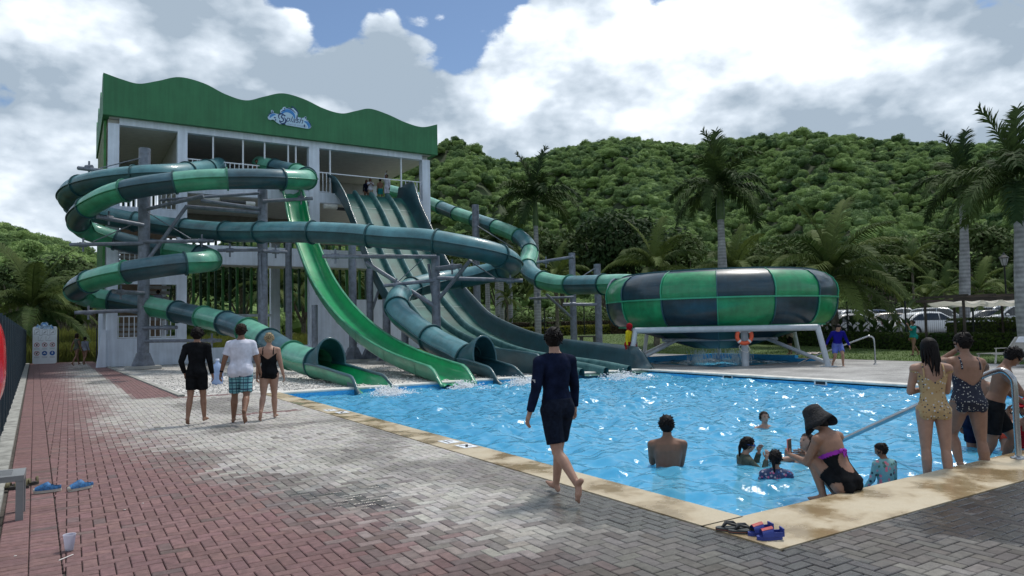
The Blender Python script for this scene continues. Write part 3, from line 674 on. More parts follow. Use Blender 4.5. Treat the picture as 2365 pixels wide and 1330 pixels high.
# parapet with a wave top (front), left and right sides
knots = [(1.36, 15.21), (2.2, 15.0), (3.0, 14.9), (3.9, 15.2), (4.96, 15.59), (6.2, 15.45), (7.3, 15.02), (8.4, 14.83), (9.4, 15.2), (10.47, 15.57), (11.7, 15.42), (12.9, 15.02), (14.0, 14.88), (14.9, 15.16), (15.82, 15.44), (17.0, 15.25), (18.2, 14.9), (19.37, 14.75), (20.47, 15.07)]
cv = catmull([(x, 0, z) for x, z in knots], 6)
m = MB(); m.prism([(p.x, p.z) for p in cv][::-1]+[(1.36, 13.03), (20.47, 13.03)], 'y', TF-.32, TF-.02); wpart(m, 'wavy_fascia', GREENP, tower)
def side_prof(y0, y1):
    n = 40; return [(lerp(y0, y1, k/n), 15.0+.36*math.sin(k/n*3.1*2*math.pi+.6)) for k in range(n+1)]
for x0, x1 in ((1.36, 1.66), (20.17, 20.47)):
    pr = [(a_, b_-(.45 if x0 > 10 else 0)) for a_, b_ in side_prof(TF-.018, TB+.3)]; m = MB(); m.prism(pr[::-1]+[(TF-.018, 13.03), (TB+.3, 13.03)], 'x', x0, x1); wpart(m, 'wavy_fascia', GREENP, tower)
pr = [(p.x, p.z-.1) for p in cv]; m = MB(); m.prism(pr[::-1]+[(1.36, 13.03), (20.47, 13.03)], 'y', TB+.302, TB+.6); wpart(m, 'wavy_fascia', GREENP, tower)
m = MB(); m.box((1.66, TF+.0, 13.02), (20.17, TB+.3, 13.2)); wpart(m, 'roof', SOFF, tower)
# rear wall of the top floor with slat openings, inner partition
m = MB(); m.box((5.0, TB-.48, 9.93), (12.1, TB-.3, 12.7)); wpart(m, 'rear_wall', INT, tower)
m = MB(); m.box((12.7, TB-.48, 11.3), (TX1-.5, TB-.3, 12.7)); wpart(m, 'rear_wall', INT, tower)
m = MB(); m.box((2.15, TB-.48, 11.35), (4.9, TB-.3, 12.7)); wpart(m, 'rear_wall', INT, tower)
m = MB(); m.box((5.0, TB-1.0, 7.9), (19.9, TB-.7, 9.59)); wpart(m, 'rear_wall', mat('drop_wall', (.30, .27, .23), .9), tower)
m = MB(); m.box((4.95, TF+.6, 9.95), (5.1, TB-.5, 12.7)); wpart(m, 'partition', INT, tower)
m = MB(); m.box((2.6, TB-3.2, 0.05), (4.85, TB-3.0, 8.3)); wpart(m, 'stair_wall', BROWN, tower)
# stair flights in the left bay
for k, (z0, z1) in enumerate(((.05, 2.3), (2.3, 4.6), (4.6, 6.9))):
    m = MB()
    for j in range(8):
        y = TF+1.4+(j if k % 2 == 0 else 7-j)*.32; zz = lerp(z0, z1, (j+1)/8); x0 = 2.3 if k % 2 == 0 else 3.6
        m.box((x0, y, zz-.16), (x0+1.2, y+.318, zz))
    wpart(m, 'stair_flight', FLOORM, tower)
# vertical slats: front bays (behind the slides), rear, left side
def slats(x0, x1, y, z0, z1, step, w, ms, axis='x'):
    n = int((x1-x0)/step)
    for k in range(n+1):
        c = x0+k*step; m = MB()
        if axis == 'x': m.box((c-w/2, y-.09, z0), (c+w/2, y+.09, z1))
        else: m.box((y-.06, c-w/2, z0), (y+.06, c+w/2, z1))
        wpart(m, 'slat', ms[k % len(ms)], tower)
slats(5.6, 12.0, TB-.9, 2.9, 6.1, .46, .15, (GSLAT2, GSLAT))
slats(5.6, 12.0, TB-.9, 6.42, 7.9, .46, .15, (GSLAT2, GSLAT))
slats(12.95, 19.3, TB-.9, 3.0, 6.1, .5, .15, (GSLAT2, GSLAT))
slats(12.95, 19.3, TB-.9, 6.42, 7.9, .5, .15, (GSLAT2, GSLAT))
slats(12.95, 19.3, TB-.2, 9.95, 11.3, .36, .17, (GSLAT2,))
slats(2.3, 4.8, TB-.3, 6.3, 11.35, .29, .14, (GSLAT2,))
slats(TF+.7, TB-.2, 1.50, 9.2, 12.95, .42, .2, (GSLAT, GSLAT2, mat('ochre_slat', (.36, .28, .10), .6)), 'y')
slats(TF+.7, TB-.2, 1.50, 3.0, 9.1, .42, .2, (GSLAT, GSLAT2), 'y')
m = MB(); m.box((5.5, TB-1.0, 2.7), (12.0, TB-.8, 2.88)); wpart(m, 'rail_beam', WHITE, tower)
# white side frame at the stair entrance
m = MB(); m.box((1.36, TF+2.2, 0), (1.55, TF+2.9, 2.95)); wpart(m, 'door_frame', WHITE, tower)
# window guards / railings: each bar is a piece
def railing(x0, x1, y, z0, z1, name='railing', step=.24):
    m = MB(); m.box((x0, y-.03, z1-.06), (x1, y+.03, z1)); m.box((x0, y-.025, z0), (x1, y+.025, z0+.05)); fr = wpart(m, name, RAILW, tower)
    n = int((x1-x0)/step)
    for k in range(n+1):
        c = x0+.03+(x1-x0-.06)*k/n; b = MB(); b.box((c-.022, y-.02, z0+.05), (c+.022, y+.02, z1-.06)); b.build('bar', RAILW, fr)
railing(2.14, 4.91, TF+.15, 1.47, 2.62); railing(2.14, 4.91, TF+.15, 5.02, 5.95); railing(2.14, 4.91, TF+.15, 8.33, 9.3)
railing(5.42, 12.08, TF+.2, 10.02, 11.28); railing(12.72, 13.45, TF+.2, 10.02, 11.25); railing(18.1, 19.48, TF+.2, 10.02, 11.25)
m = MB(); m.box((13.45, TF+.17, 11.18), (18.1, TF+.23, 11.24)); wpart(m, 'top_rail', RAILW, tower)
for x in (6.75, 8.35, 9.55, 10.9, 11.35, 13.42, 18.08):
    m = MB(); m.box((x-.04, TF+.15, 9.97), (x+.04, TF+.25, 12.66)); wpart(m, 'mullion', RAILW, tower)
# pump pipes hung under the top floor
PIPE = mat('pvc_pipe', (.7, .7, .68), .4); DPIPE = mat('dark_pipe', (.05, .055, .06), .5)
for x0, x1, y, z, r, mm in ((6.2, 7.0, TF-.25, 9.05, .13, PIPE), (7.1, 8.4, TF-.3, 8.95, .08, DPIPE), (8.4, 8.9, TF-.3, 8.9, .14, PIPE), (11.4, 12.0, TF-.2, 8.9, .12, PIPE), (12.9, 13.7, TF-.2, 9.1, .16, PIPE), (13.7, 15.0, TF-.2, 9.0, .1, DPIPE)):
    m = MB(); m.tube([(x0, y, z), (x1, y, z)], r, 10); wpart(m, 'pipe', mm, tower)
# ---- logo board on the fascia
def logo(root, O, ux, uz, ny, s, detail=True):
    """splash logo: O lower-left origin, ux/uz unit vectors in the board plane, ny outwards, s metres per unit (logo is 2.6 wide)"""
    O = V(O); ux = V(ux); uz = V(uz); ny = V(ny)
    LB = mat('logo_pale', (.52, .72, .88), .5, var=.03); MBl = mat('logo_blue', (.05, .27, .66), .5, var=.05); NV = mat('logo_navy', (.012, .05, .19), .5, var=.05); GR = mat('logo_grey', (.35, .42, .58), .5, var=.03)
    def flat(name, polys, mm, d):
        m = MB()
        for poly in polys:
            vs = [O+ux*(x*s)+uz*(z*s)+ny*d for x, z in poly]; vb = [v-ny*.05 for v in vs]; n = len(poly)
            m.add(vs+vb, [tuple(range(n))]+[(i, n+i, n+(i+1) % n, (i+1) % n) for i in range(n)])
        return wpart(m, name, mm, root)
    def disc(cx, cz, rx, rz, n=18, a0=0, a1=360): return [(cx+rx*math.cos(rad(a0+(a1-a0)*k/n)), cz+rz*math.sin(rad(a0+(a1-a0)*k/n))) for k in range(n)]
    def arc(cx, cz, r0, r1, a0, a1, n=14, sq=1.0):
        o = [(cx+r1*math.cos(rad(lerp(a0, a1, k/n))), cz+r1*sq*math.sin(rad(lerp(a0, a1, k/n)))) for k in range(n+1)]
        w = [lerp(r1, r0, math.sin(math.pi*(.12+.76*k/n))) for k in range(n+1)]
        i = [(cx+w[k]*math.cos(rad(lerp(a0, a1, k/n))), cz+w[k]*sq*math.sin(rad(lerp(a0, a1, k/n)))) for k in range(n, -1, -1)]
        return o+i
    outline = [(.05, .48), (.02, .60), (.08, .78), (.22, .86), (.20, 1.0), (.27, 1.06), (.34, 1.0), (.36, .88), (.62, .86), (.80, .92), (.72, 1.0), (.74, 1.12), (.84, 1.2), (.9, 1.32), (1.0, 1.36), (1.08, 1.3), (1.25, 1.34), (1.36, 1.30), (1.46, 1.36), (1.6, 1.30), (1.72, 1.12), (1.74, .86), (1.98, .84), (2.1, .88), (2.16, .95), (2.22, .96), (2.27, .88), (2.22, .78), (2.36, .74), (2.5, .55), (2.55, .38), (2.48, .30), (2.36, .24), (1.05, .28), (1.0, .36), (.9, .32), (.7, .28), (.52, .36), (.42, .46), (.30, .50), (.18, .44)]
    flat('logo_backing', [outline], LB, .06)
    flat('logo_wave', [arc(1.18, .82, .22, .42, -10, 175), arc(.36, .60, .10, .24, 60, 190), arc(2.2, .42, .1, .26, -40, 110)], MBl, .066)
    flat('logo_accent', [arc(1.18, .82, .44, .50, 30, 110), arc(1.2, .84, .46, .53, -25, 15), arc(1.22, .86, .54, .62, 20, 75), arc(.34, .6, .25, .31, 70, 175), arc(2.2, .42, .27, .33, -20, 80), disc(.27, .96, .03, .07), disc(2.2, .88, .05, .05), disc(.92, 1.12, .08, .03), disc(.98, 1.24, .03, .06), disc(.82, 1.04, .05, .02), disc(2.13, .38, .05, .09), disc(.42, .62, .06, .04), disc(.46, .5, .03, .06)], NV, .067)
    flat('logo_letter', [arc(.80, .74, .13, .20, 10, 240), arc(.86, .52, .14, .22, -160, 70)], NV, .070)
    for txt, x, z, size, sh, mm in (('S', .62, .42, .66, .35, NV), ('plash', 1.02, .50, .50, .35, NV), ('WATER WORLD', 1.12, .30, .155, 0, GR)):
        me = text_mesh(txt, size, sh); me.materials.append(mm)
        for v in me.vertices:
            p = O+ux*((x+v.co.x)*s)+uz*((z+v.co.y)*s)+ny*.072; v.co = p
        me.update(); ob = link('logo_text', me, root); ob.matrix_parent_inverse = Matrix.LocRotScale(root.location, root.rotation_euler, root.scale).inverted()
lg = thing('logo_board', 'blue and white splash logo board mounted on the green fascia', 'logo sign', (10.9, TF-.34, 13.7))
logo(lg, (9.58, TF-.325, 13.42), (1, 0, -.012), (0, 0, 1), (0, -1, 0), 1.0)

# ================================================================== SLIDES
TEAL_D = mat('slide_dark_teal', (.013, .058, .075), .42, var=.2, vscale=1.5, coat=.3)
TEAL_B = mat('slide_blue_teal', (.020, .088, .108), .45, var=.22, vscale=1.2, coat=.25)
GRN = mat('slide_green', (.035, .27, .145), .42, var=.18, vscale=1.5, coat=.3)
GRN_B = mat('slide_bright_green', (.012, .34, .125), .3, var=.12, vscale=1.5, coat=.3)
FLD = mat('slide_flange', (.014, .075, .085), .45, var=.2)
FLG = mat('slide_flange_green', (.03, .19, .115), .45, var=.2)
FOAM = mat('foam', (.85, .88, .9), .6, var=.05)
STEEL = mat('galvanised_steel', (.20, .225, .275), .5, metal=.25, var=.2, vscale=4)
STEEL_L = mat('bright_steel', (.42, .45, .48), .38, metal=.6, var=.1)
R0 = .475
# upper half shells: skylight on the tops painted into the colour, plus sun bleaching
UPM = {GRN.name: mat('slide_green_bleached_skylit', (.150, .44, .32), .45, var=.16, vscale=1.5, coat=.3), TEAL_D.name: mat('slide_dark_teal_bleached_skylit', (.050, .130, .165), .45, var=.2, vscale=1.5, coat=.3), TEAL_B.name: mat('slide_blue_teal_bleached_skylit', (.080, .235, .265), .45, var=.2, vscale=1.2, coat=.3)}
def up_frame(t):
    x = t.cross(Vector((0, 0, 1))).normalized(); return x, x.cross(t).normalized()
def seg_mesh(pts, r, n=20, half=0):
    m = MB(); rs = []; L_, Rr = [], []
    for i, p in enumerate(pts):
        t = (pts[min(i+1, len(pts)-1)]-pts[max(i-1, 0)]).normalized(); x, y = up_frame(t)
        rs.append([p+(x*math.cos(math.pi*(half+k/12))+y*math.sin(math.pi*(half+k/12)))*r for k in range(13)])
        L_.append((p, x, y))
    m.rings(rs, False, smooth=True); return m, L_
def tube_slide(name, label, path, cols, fl, seg=2.4, r=R0, group=None, per=6):
    root = thing(name, label, 'water slide', path[0], 0, group)
    cv = resample(catmull(path, per), .22); n = max(1, round(len(cv)*.22/seg)); k0 = 0
    for s in range(n):
        k1 = round((s+1)*(len(cv)-1)/n); pts = cv[k0:k1+1]
        # carry tangents across joints: use neighbours
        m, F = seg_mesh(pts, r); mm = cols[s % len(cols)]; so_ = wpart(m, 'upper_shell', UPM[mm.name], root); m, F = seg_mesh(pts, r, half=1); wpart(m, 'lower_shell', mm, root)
        for sg in (1, -1):
            b = MB(); rs = []
            for p, x, y in F:
                c = p+x*sg*r; rs.append([c-x*sg*.01+y*.016, c+x*sg*.06+y*.016, c+x*sg*.06-y*.016, c-x*sg*.01-y*.016])
            b.rings(rs, True); b.build('seam', mm, so_)
        if s < n-1 or True:
            p = cv[k1]; t = (cv[min(k1+1, len(cv)-1)]-cv[max(k1-1, 0)]).normalized(); x, y = up_frame(t); b = MB(); rs = []
            for dr, dt in ((.0, -.035), (.07, -.035), (.07, .035), (.0, .035)):
                rs.append([p+t*dt+(x*math.cos(2*math.pi*q/24)+y*math.sin(2*math.pi*q/24))*(r+dr) for q in range(24)])
            b.rings(rs, True, False, False, False); wpart(b, 'flange', fl[s % len(fl)], root)
        k0 = k1
    return root, cv
def exit_flume(root, P, E, r, m_out, m_in, m_rim, hood=1.0):
    """hooded run-out: P tube end centre, E end on the pool edge (ground point)"""
    P = Vector(P); d = Vector((E[0]-P.x, E[1]-P.y, 0)); Lt = d.length; d.normalize(); x = d.cross(Vector((0, 0, 1))); z = Vector((0, 0, 1))
    def cz(s): return lerp(P.z, r-.20, sstep(0, Lt, s))
    # hood: lower half pipe stays, upper half swells into a tall arch
    m = MB(); rs = []; H = .95*hood
    for k in range(9):
        s = H*k/8; f = sstep(0, 1, k/8); c = P+d*s; c.z = cz(s); ring = []
        for q in range(17):
            a = math.pi*q/16; h = r*(1+.82*f); w = r*(1+.17*f*math.sin(a)); ring.append(c+x*math.cos(a)*w+z*math.sin(a)*h+d*(-.12*f*math.sin(a)))
        rs.append(ring)
    m.rings(rs, False, smooth=True); hd = wpart(m, 'hood', TEAL_B if m_out == GRN else m_out, root)
    b = MB(); b.tube(rs[-1], .035, 8); b.build('hood_rim', m_rim, hd)
    # trough
    m = MB(); rs = []; n = 22; rimL, rimR = [], []
    for k in range(n+1):
        s = Lt*k/n; c = P+d*s; c.z = cz(s); th = 90 if s < Lt-.95 else lerp(90, 12, sstep(0, 1, (s-Lt+.95)/.95)**1.3)
        rr_ = r*(1+.25*sstep(Lt-1.1, Lt, s)); ring = []
        for q in range(15):
            a = rad(lerp(-90-0, 90, q/14)); ring.append(c+x*math.sin(a)*rr_-z*math.cos(a)*rr_)
        rs.append(ring)
    # side walls near the end curve down: clamp the height by th
    for k, ring in enumerate(rs):
        s = Lt*k/n
        if s > Lt-.95:
            f = sstep(0, 1, (s-Lt+.95)/.95); top = cz(s)-r*1.0*f**1.5*.98
            for p in ring: p.z = min(p.z, max(top, cz(s)-r*1.2))
        rimL.append(ring[0].copy()); rimR.append(ring[-1].copy())
    m.rings(rs, False, smooth=True); tr = wpart(m, 'trough', m_in, root)
    o2 = MB(); o2.rings([[p+(p-(P+d*(Lt*k/n))).normalized()*0+x*(0.03 if q > 7 else -.03)*(1 if q != 7 else 0)-z*.03 for q, p in enumerate(ring)] for k, ring in enumerate(rs)], False, smooth=True); o2.build('trough_shell', m_out, tr)
    for rim in (rimL, rimR):
        b = MB(); b.tube(rim, .05, 8); b.build('trough_rim', m_rim, tr)
    # end skirt down to the water
    for sg in (0, -1):
        b = MB(); e = rs[-4][sg]; f_ = rs[-1][sg]
        pts = [rs[k][sg] for k in range(n-6, n+1)]
        b.rings([[p, p-Vector((0, 0, max(.02, p.z-(WZ-.12))))] for p in pts], False, smooth=False); b.build('end_skirt', m_rim, tr)
    return d, Lt
A_PX = [(600, 379, 42.6), (620, 384, 41.4), (660, 393, 40.4), (695, 402, 38.9), (711, 411, 36.9), (698, 415, 34.7), (640, 414, 33.4), (560, 413, 32.8), (470, 415, 32.2), (390, 423, 31.8), (320, 433, 31.6), (255, 450, 31.8), (205, 477, 32.4), (181, 503, 33.5), (195, 529, 34.7), (245, 547, 35.4), (300, 563, 35.7), (370, 576, 35.9), (430, 584, 35.8), (475, 592, 35.0), (486, 600, 33.7), (468, 605, 32.2), (410, 610, 31.4), (325, 622, 30.9), (250, 637, 31.0), (196, 655, 31.8), (176, 671, 33.0), (200, 686, 34.3), (247, 692, 34.8), (300, 700, 34.7), (365, 711, 34.0), (420, 722, 33.0), (475, 734, 31.6), (530, 748, 30.0), (582, 768, 28.3), (629, 794, 26.7), (665, 816, 25.4), (704, 832, 24.3), (736, 838, 23.4)]
B_PX = [(505, 383, 40.6), (485, 389, 38.6), (450, 395, 35.8), (400, 401, 33.8), (340, 404, 33.0), (260, 412, 33.0), (200, 424, 33.4), (165, 440, 34.2), (160, 463, 35.4), (200, 487, 36.2), (285, 507, 36.4), (360, 519, 36.4), (430, 528, 36.0), (500, 534, 35.0), (560, 536, 33.7), (620, 536, 32.5), (700, 536, 31.6), (800, 540, 30.9), (900, 549, 30.3), (981, 554, 29.8), (1060, 567, 29.5), (1120, 580, 29.6), (1163, 595, 30.2), (1182, 611, 31.6), (1160, 623, 33.2), (1113, 634, 34.2), (1040, 646, 34.0), (985, 656, 33.1), (945, 668, 31.8), (922, 685, 30.6), (916, 705, 29.6), (925, 726, 28.9), (950, 748, 28.2), (985, 774, 27.3), (1022, 797, 26.3), (1055, 813, 25.4), (1082, 824, 24.7)]
A_P = [atD(*q) for q in A_PX]; B_P = [atD(*q) for q in B_PX]
A_P[-1][2] = R0+.1; B_P[-1][2] = R0+.1
sa, cvA = tube_slide('tube_slide', 'coiling tube slide with alternating green and dark teal segments', [V(p) for p in A_P], [GRN, TEAL_D], [FLD, FLG], 2.3)
exit_flume(sa, A_P[-1], (7.55, 19.30), R0, GRN, GRN_B, TEAL_B)
sb, cvB = tube_slide('tube_slide', 'plain dark teal tube slide sweeping across in front of the tower', [V(p) for p in B_P], [TEAL_B], [FLD], 3.0)
exit_flume(sb, B_P[-1], (12.15, 19.30), R0, TEAL_B, TEAL_D, TEAL_B)
# start hoods at the platform
for nm, q, root in (('start_hood', (503, 384, 41.0), sb), ('start_hood', (598, 384, 42.0), sa)):
    c = atD(*q); m = MB(); rs = []
    for k in range(7):
        rs.append([Vector((c[0]+.72*math.cos(math.pi*j/14), c[1]-.2+k*.16, c[2]-.62+.62*math.sin(math.pi*j/14))) for j in range(15)])
    m.rings(rs, False, smooth=True); wpart(m, nm, TEAL_B, root)
# bowl feeder tube
C_PX = [(900, 440, 60.0), (960, 456, 57.5), (995, 470, 55.5), (1050, 492, 52.5), (1094, 507, 50.3), (1130, 519, 48.7), (1172, 534, 47.0), (1203, 550, 45.8), (1222, 571, 44.5), (1222, 592, 43.0), (1217, 610, 41.8), (1226, 630, 40.6), (1250, 646, 39.4), (1290, 656, 38.0), (1330, 658, 36.6), (1380, 657, 35.2), (1440, 656, 33.6), (1480, 660, 32.6)]
sc_, cvC = tube_slide('bowl_feeder_tube', 'light green and teal tube slide winding down into the bowl', [V(atD(*q)) for q in C_PX], [GRN, TEAL_B], [FLG, FLD], 2.6, .48)
# ---- open green body slide: straight flume
FP = catmull([(10.97, 42.1, 9.75), (10.92, 41.2, 9.1), (10.84, 39.75, 7.31), (10.74, 37.31, 5.38), (10.63, 35.08, 3.88), (10.52, 32.4, 2.6), (10.42, 29.47, 1.55), (10.31, 26.69, .85), (10.21, 23.88, .35), (10.12, 21.0, .02), (10.08, 19.3, -.12)], 5)
fl_ = thing('body_slide', 'bright green open body slide dropping straight from the tower', 'water slide', (10.5, 30, 0))
def flume(root, pts, hw, wall, m_in, m_out, name='flume_section', nsec=9, rim=.05, endcut=1.0):
    n = len(pts); k0 = 0
    for s in range(nsec):
        k1 = round((s+1)*(n-1)/nsec); m = MB(); mo = MB(); rs = []; ro = []; rims = [[], []]
        for k in range(k0, k1+1):
            p = pts[k]; t = (pts[min(k+1, n-1)]-pts[max(k-1, 0)]).normalized(); x, y = up_frame(t); d_end = (pts[-1]-p).length
            h = wall*(1 if d_end > endcut else max(.08, math.sin(d_end/endcut*math.pi/2)))
            pr = [(-hw-.03, h), (-hw, h*.7), (-hw*.93, h*.32), (-hw*.72, .07), (-hw*.35, .0), (0, .03), (hw*.35, 0), (hw*.72, .07), (hw*.93, h*.32), (hw, h*.7), (hw+.03, h)]
            rs.append([p+x*u+y*v for u, v in pr]); ro.append([p+x*(u*1.05)+y*(v-.05) for u, v in pr]); rims[0].append(p+x*(-hw-.05)+y*h); rims[1].append(p+x*(hw+.05)+y*h)
        m.rings(rs, False, smooth=True); ob = wpart(m, name, m_in, root); mo.rings(ro, False, smooth=True); mo.build('shell', m_out, ob)
        for r_ in rims:
            b = MB(); rr = [[p+Vector((-.06, 0, .02)), p+Vector((.06, 0, .02)), p+Vector((.06, 0, -.03)), p+Vector((-.06, 0, -.03))] for p in r_]; b.rings(rr, True); b.build('rim', m_out, ob)
        b = MB(); b.rings([[q-Vector((0, 0, .05)) for q in ro[-1]], [q-Vector((0, .08, .05)) for q in ro[-1]]], False); b.build('joint', FLG if m_out == GRN else FLD, ob)
        k0 = k1
flume(fl_, FP, .52, .52, GRN_B, GRN)
m = MB(); rs = []
for k in range(6): rs.append([Vector((10.97+.6*math.cos(math.pi*j/12), 42.2-k*.14, 9.8+.72*math.sin(math.pi*j/12))) for j in range(13)])
m.rings(rs, False, smooth=True); wpart(m, 'start_hood', GRN, fl_)
# ---- four-lane racer
rc = thing('racer_slide', 'wide dark teal racing slide with four lanes side by side', 'water slide', (15.8, 30, 0))
RP = catmull([(15.85, 42.6, 10.05), (15.85, 41.6, 9.86), (15.85, 40.0, 8.62), (15.85, 38.5, 7.1), (15.85, 36.6, 5.05), (15.85, 34.5, 3.35), (15.85, 33.0, 2.42), (15.85, 31.3, 1.55), (15.85, 28.4, .78), (15.85, 25.9, .38), (15.85, 23.7, .2), (15.85, 21.0, .05), (15.85, 19.35, -.10)], 5)
LW = 1.06; RX0 = 13.74
def strip(root, name, prof, mm, pts, sub=None, nsec=6):
    n = len(pts); k0 = 0
    for s in range(nsec):
        k1 = round((s+1)*(n-1)/nsec); m = MB(); rs = []
        for k in range(k0, k1+1):
            p = pts[k]; t = (pts[min(k+1, n-1)]-pts[max(k-1, 0)]).normalized(); x, y = up_frame(t); u = k/(n-1)
            rs.append([Vector((X, p.y+y.y*v, p.z+y.z*v)) for X, v in prof(u)])
        m.rings(rs, False, smooth=True); wpart(m, name, mm, root); k0 = k1
LANE = mat('racer_lane', (.022, .115, .098), .55, var=.25, vscale=1.0, spec=.25); DIV = mat('racer_divider', (.09, .205, .205), .5, var=.35, vscale=2.5, col2=(.022, .085, .09), spec=.3)
for q in range(4):
    a = RX0+q*LW; strip(rc, 'lane', lambda u, a=a: [(a+.12, .02), (a+.3, -.0), (a+LW-.3, 0), (a+LW-.12, .02)], LANE, RP)
for q in range(1, 4):
    a = RX0+q*LW; strip(rc, 'divider', lambda u, a=a: [(a-.13, .01), (a-.11, .18), (a-.05, .27), (a+.05, .27), (a+.11, .18), (a+.13, .01)], DIV, RP[4:])
for side, a in ((-1, RX0), (1, RX0+4*LW)):
    def prof(u, side=side, a=a):
        h = .80 if side > 0 else .72; h = h*(1 if u < .955 else max(.1, (1-u)/.045)); fl = .12+.75*max(0, (.16-u)/.16)**1.0*(1.0 if side > 0 else .35); h += .45*max(0, (.2-u)/.2)
        return [(a-side*.13, .01), (a-side*.02, .2), (a+side*.04, h*.6), (a+side*fl, h), (a+side*(fl+.09), h), (a+side*(fl+.09), h-.06), (a+side*.12, h*.55), (a+side*.06, -.12)]
    strip(rc, 'side_wall', prof, TEAL_D if side > 0 else TEAL_B, RP)
strip(rc, 'underside', lambda u: [(RX0-.05, -.14), (RX0+4*LW+.05, -.14)], TEAL_D, RP)
for yy in (40.2, 37.2, 33.6, 30.2, 26.5):
    k = min(range(len(RP)), key=lambda i: abs(RP[i].y-yy)); p = RP[k]; m = MB(); t = (RP[k+1]-RP[k-1]).normalized(); x, y = up_frame(t)
    m.rings([[Vector((RX0+.05, p.y, p.z))+y*.012-t*.02, Vector((RX0+4*LW-.05, p.y, p.z))+y*.012-t*.02], [Vector((RX0+.05, p.y, p.z))+y*.012+t*.02, Vector((RX0+4*LW-.05, p.y, p.z))+y*.012+t*.02]], False); wpart(m, 'lane_joint', mat('joint_line', (.16, .28, .27), .5), rc)
# ---- bowl slide
bowl = thing('bowl_slide', 'huge checkered green and navy bowl slide on a steel frame', 'water slide', (BCX, BCY, 0))
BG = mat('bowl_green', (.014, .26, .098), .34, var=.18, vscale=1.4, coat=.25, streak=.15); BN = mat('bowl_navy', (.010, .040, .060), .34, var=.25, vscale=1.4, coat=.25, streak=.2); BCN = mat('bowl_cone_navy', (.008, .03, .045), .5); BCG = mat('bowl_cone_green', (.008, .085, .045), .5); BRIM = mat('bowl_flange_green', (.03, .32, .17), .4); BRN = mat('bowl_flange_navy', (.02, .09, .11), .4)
PROF_U = [(4.757, 2.58), (4.796, 2.85), (4.748, 3.12), (4.593, 3.38), (4.343, 3.58), (4.005, 3.7)]
PROF_L = [(4.22, 1.50), (4.47, 1.66), (4.62, 1.88), (4.70, 2.10), (4.75, 2.35), (4.757, 2.58)]
PROF_C = [(.95, .55), (2.0, .86), (2.9, 1.15), (4.22, 1.50)]
NP = 14; a_off = math.atan2(-BCY, -BCX)
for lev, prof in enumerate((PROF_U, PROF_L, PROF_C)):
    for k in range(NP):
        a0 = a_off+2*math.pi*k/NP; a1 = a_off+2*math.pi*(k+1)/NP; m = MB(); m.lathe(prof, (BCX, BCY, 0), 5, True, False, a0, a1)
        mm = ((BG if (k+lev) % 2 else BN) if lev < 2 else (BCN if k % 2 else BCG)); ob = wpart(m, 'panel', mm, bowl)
        b = MB(); rs = []
        for r_, z_ in prof:
            ca, sa_ = math.cos(a0), math.sin(a0); ta, tb = -sa_, ca
            rs.append([(BCX+(r_+.0)*ca+ta*.02, BCY+r_*sa_+tb*.02, z_), (BCX+(r_+.06)*ca+ta*.02, BCY+(r_+.06)*sa_+tb*.02, z_), (BCX+(r_+.06)*ca-ta*.02, BCY+(r_+.06)*sa_-tb*.02, z_), (BCX+r_*ca-ta*.02, BCY+r_*sa_-tb*.02, z_)])
        b.rings(rs, True); b.build('panel_flange', BRIM if mm == BG else BRN, ob)
    m = MB(); r_, z_ = prof[-1]; m.lathe([(r_-.01, z_-.03), (r_+.07, z_-.03), (r_+.07, z_+.03), (r_-.01, z_+.03)], (BCX, BCY, 0), 84, False); wpart(m, 'ring_flange', BRIM if lev else BRN, bowl)
m = MB(); m.lathe([(4.14, 3.69), (3.2, 3.6), (1.0, 3.5)], (BCX, BCY, 0), 42); 
m = MB(); m.lathe([(r_-.05, z_+.02) for r_, z_ in PROF_C+PROF_L[1:]+PROF_U[1:]], (BCX, BCY, 0), 56); wpart(m, 'inner_skin', BN, bowl)
FRM = mat('painted_steel', (.42, .46, .50), .45, var=.08)
ang = [a_off+rad(k) for k in (-52, 2+0, 52, 128, 180, 232)]
tops = [Vector((BCX+4.15*math.cos(a), BCY+4.15*math.sin(a), 1.40)) for a in ang]
feet = [Vector((BCX+4.75*math.cos(a), BCY+4.75*math.sin(a), .0)) for a in ang]
ring_pts = [Vector((BCX+5.6*math.cos(a_off+rad(k)), BCY+5.6*math.sin(a_off+rad(k)), 1.40)) for k in (-33, 38, 142, 180, 218)]
for k in range(5):
    m = MB(); m.tube([ring_pts[k], ring_pts[(k+1) % 5]], .115, 12); wpart(m, 'ring_beam', FRM, bowl)
for k, p in enumerate(ring_pts):
    o_dir = (p-Vector((BCX, BCY, 1.36))).normalized(); m = MB(); q = p+o_dir*.42; q.z = 0; m.tube([p, q], .10, 12); lg_ = wpart(m, 'leg', FRM, bowl)
    c2 = Vector((BCX, BCY, .95)).lerp(Vector((p.x, p.y, .95)), .55); m = MB(); m.tube([c2, q+Vector((0, 0, .12))], .07, 10); m.build('brace', FRM, lg_)
    m = MB(); m.cbox((q.x, q.y, .015), (.42, .42, .03)); m.build('foot_plate', FRM, lg_)
lr = [Vector((BCX+3.1*math.cos(a_off+rad(k)), BCY+3.1*math.sin(a_off+rad(k)), .96)) for k in (-45, 45, 135, 180, 225)]
for k in range(5):
    m = MB(); m.tube([lr[k], lr[(k+1) % 5]], .07, 10); wpart(m, 'lower_ring', FRM, bowl)
fp = V(onZ(1722, 845)); m = MB(); m.tube([(fp.x, fp.y, 0), (fp.x, fp.y, 1.36)], .13, 14); mid = wpart(m, 'leg', FRM, bowl)
fp0 = fp
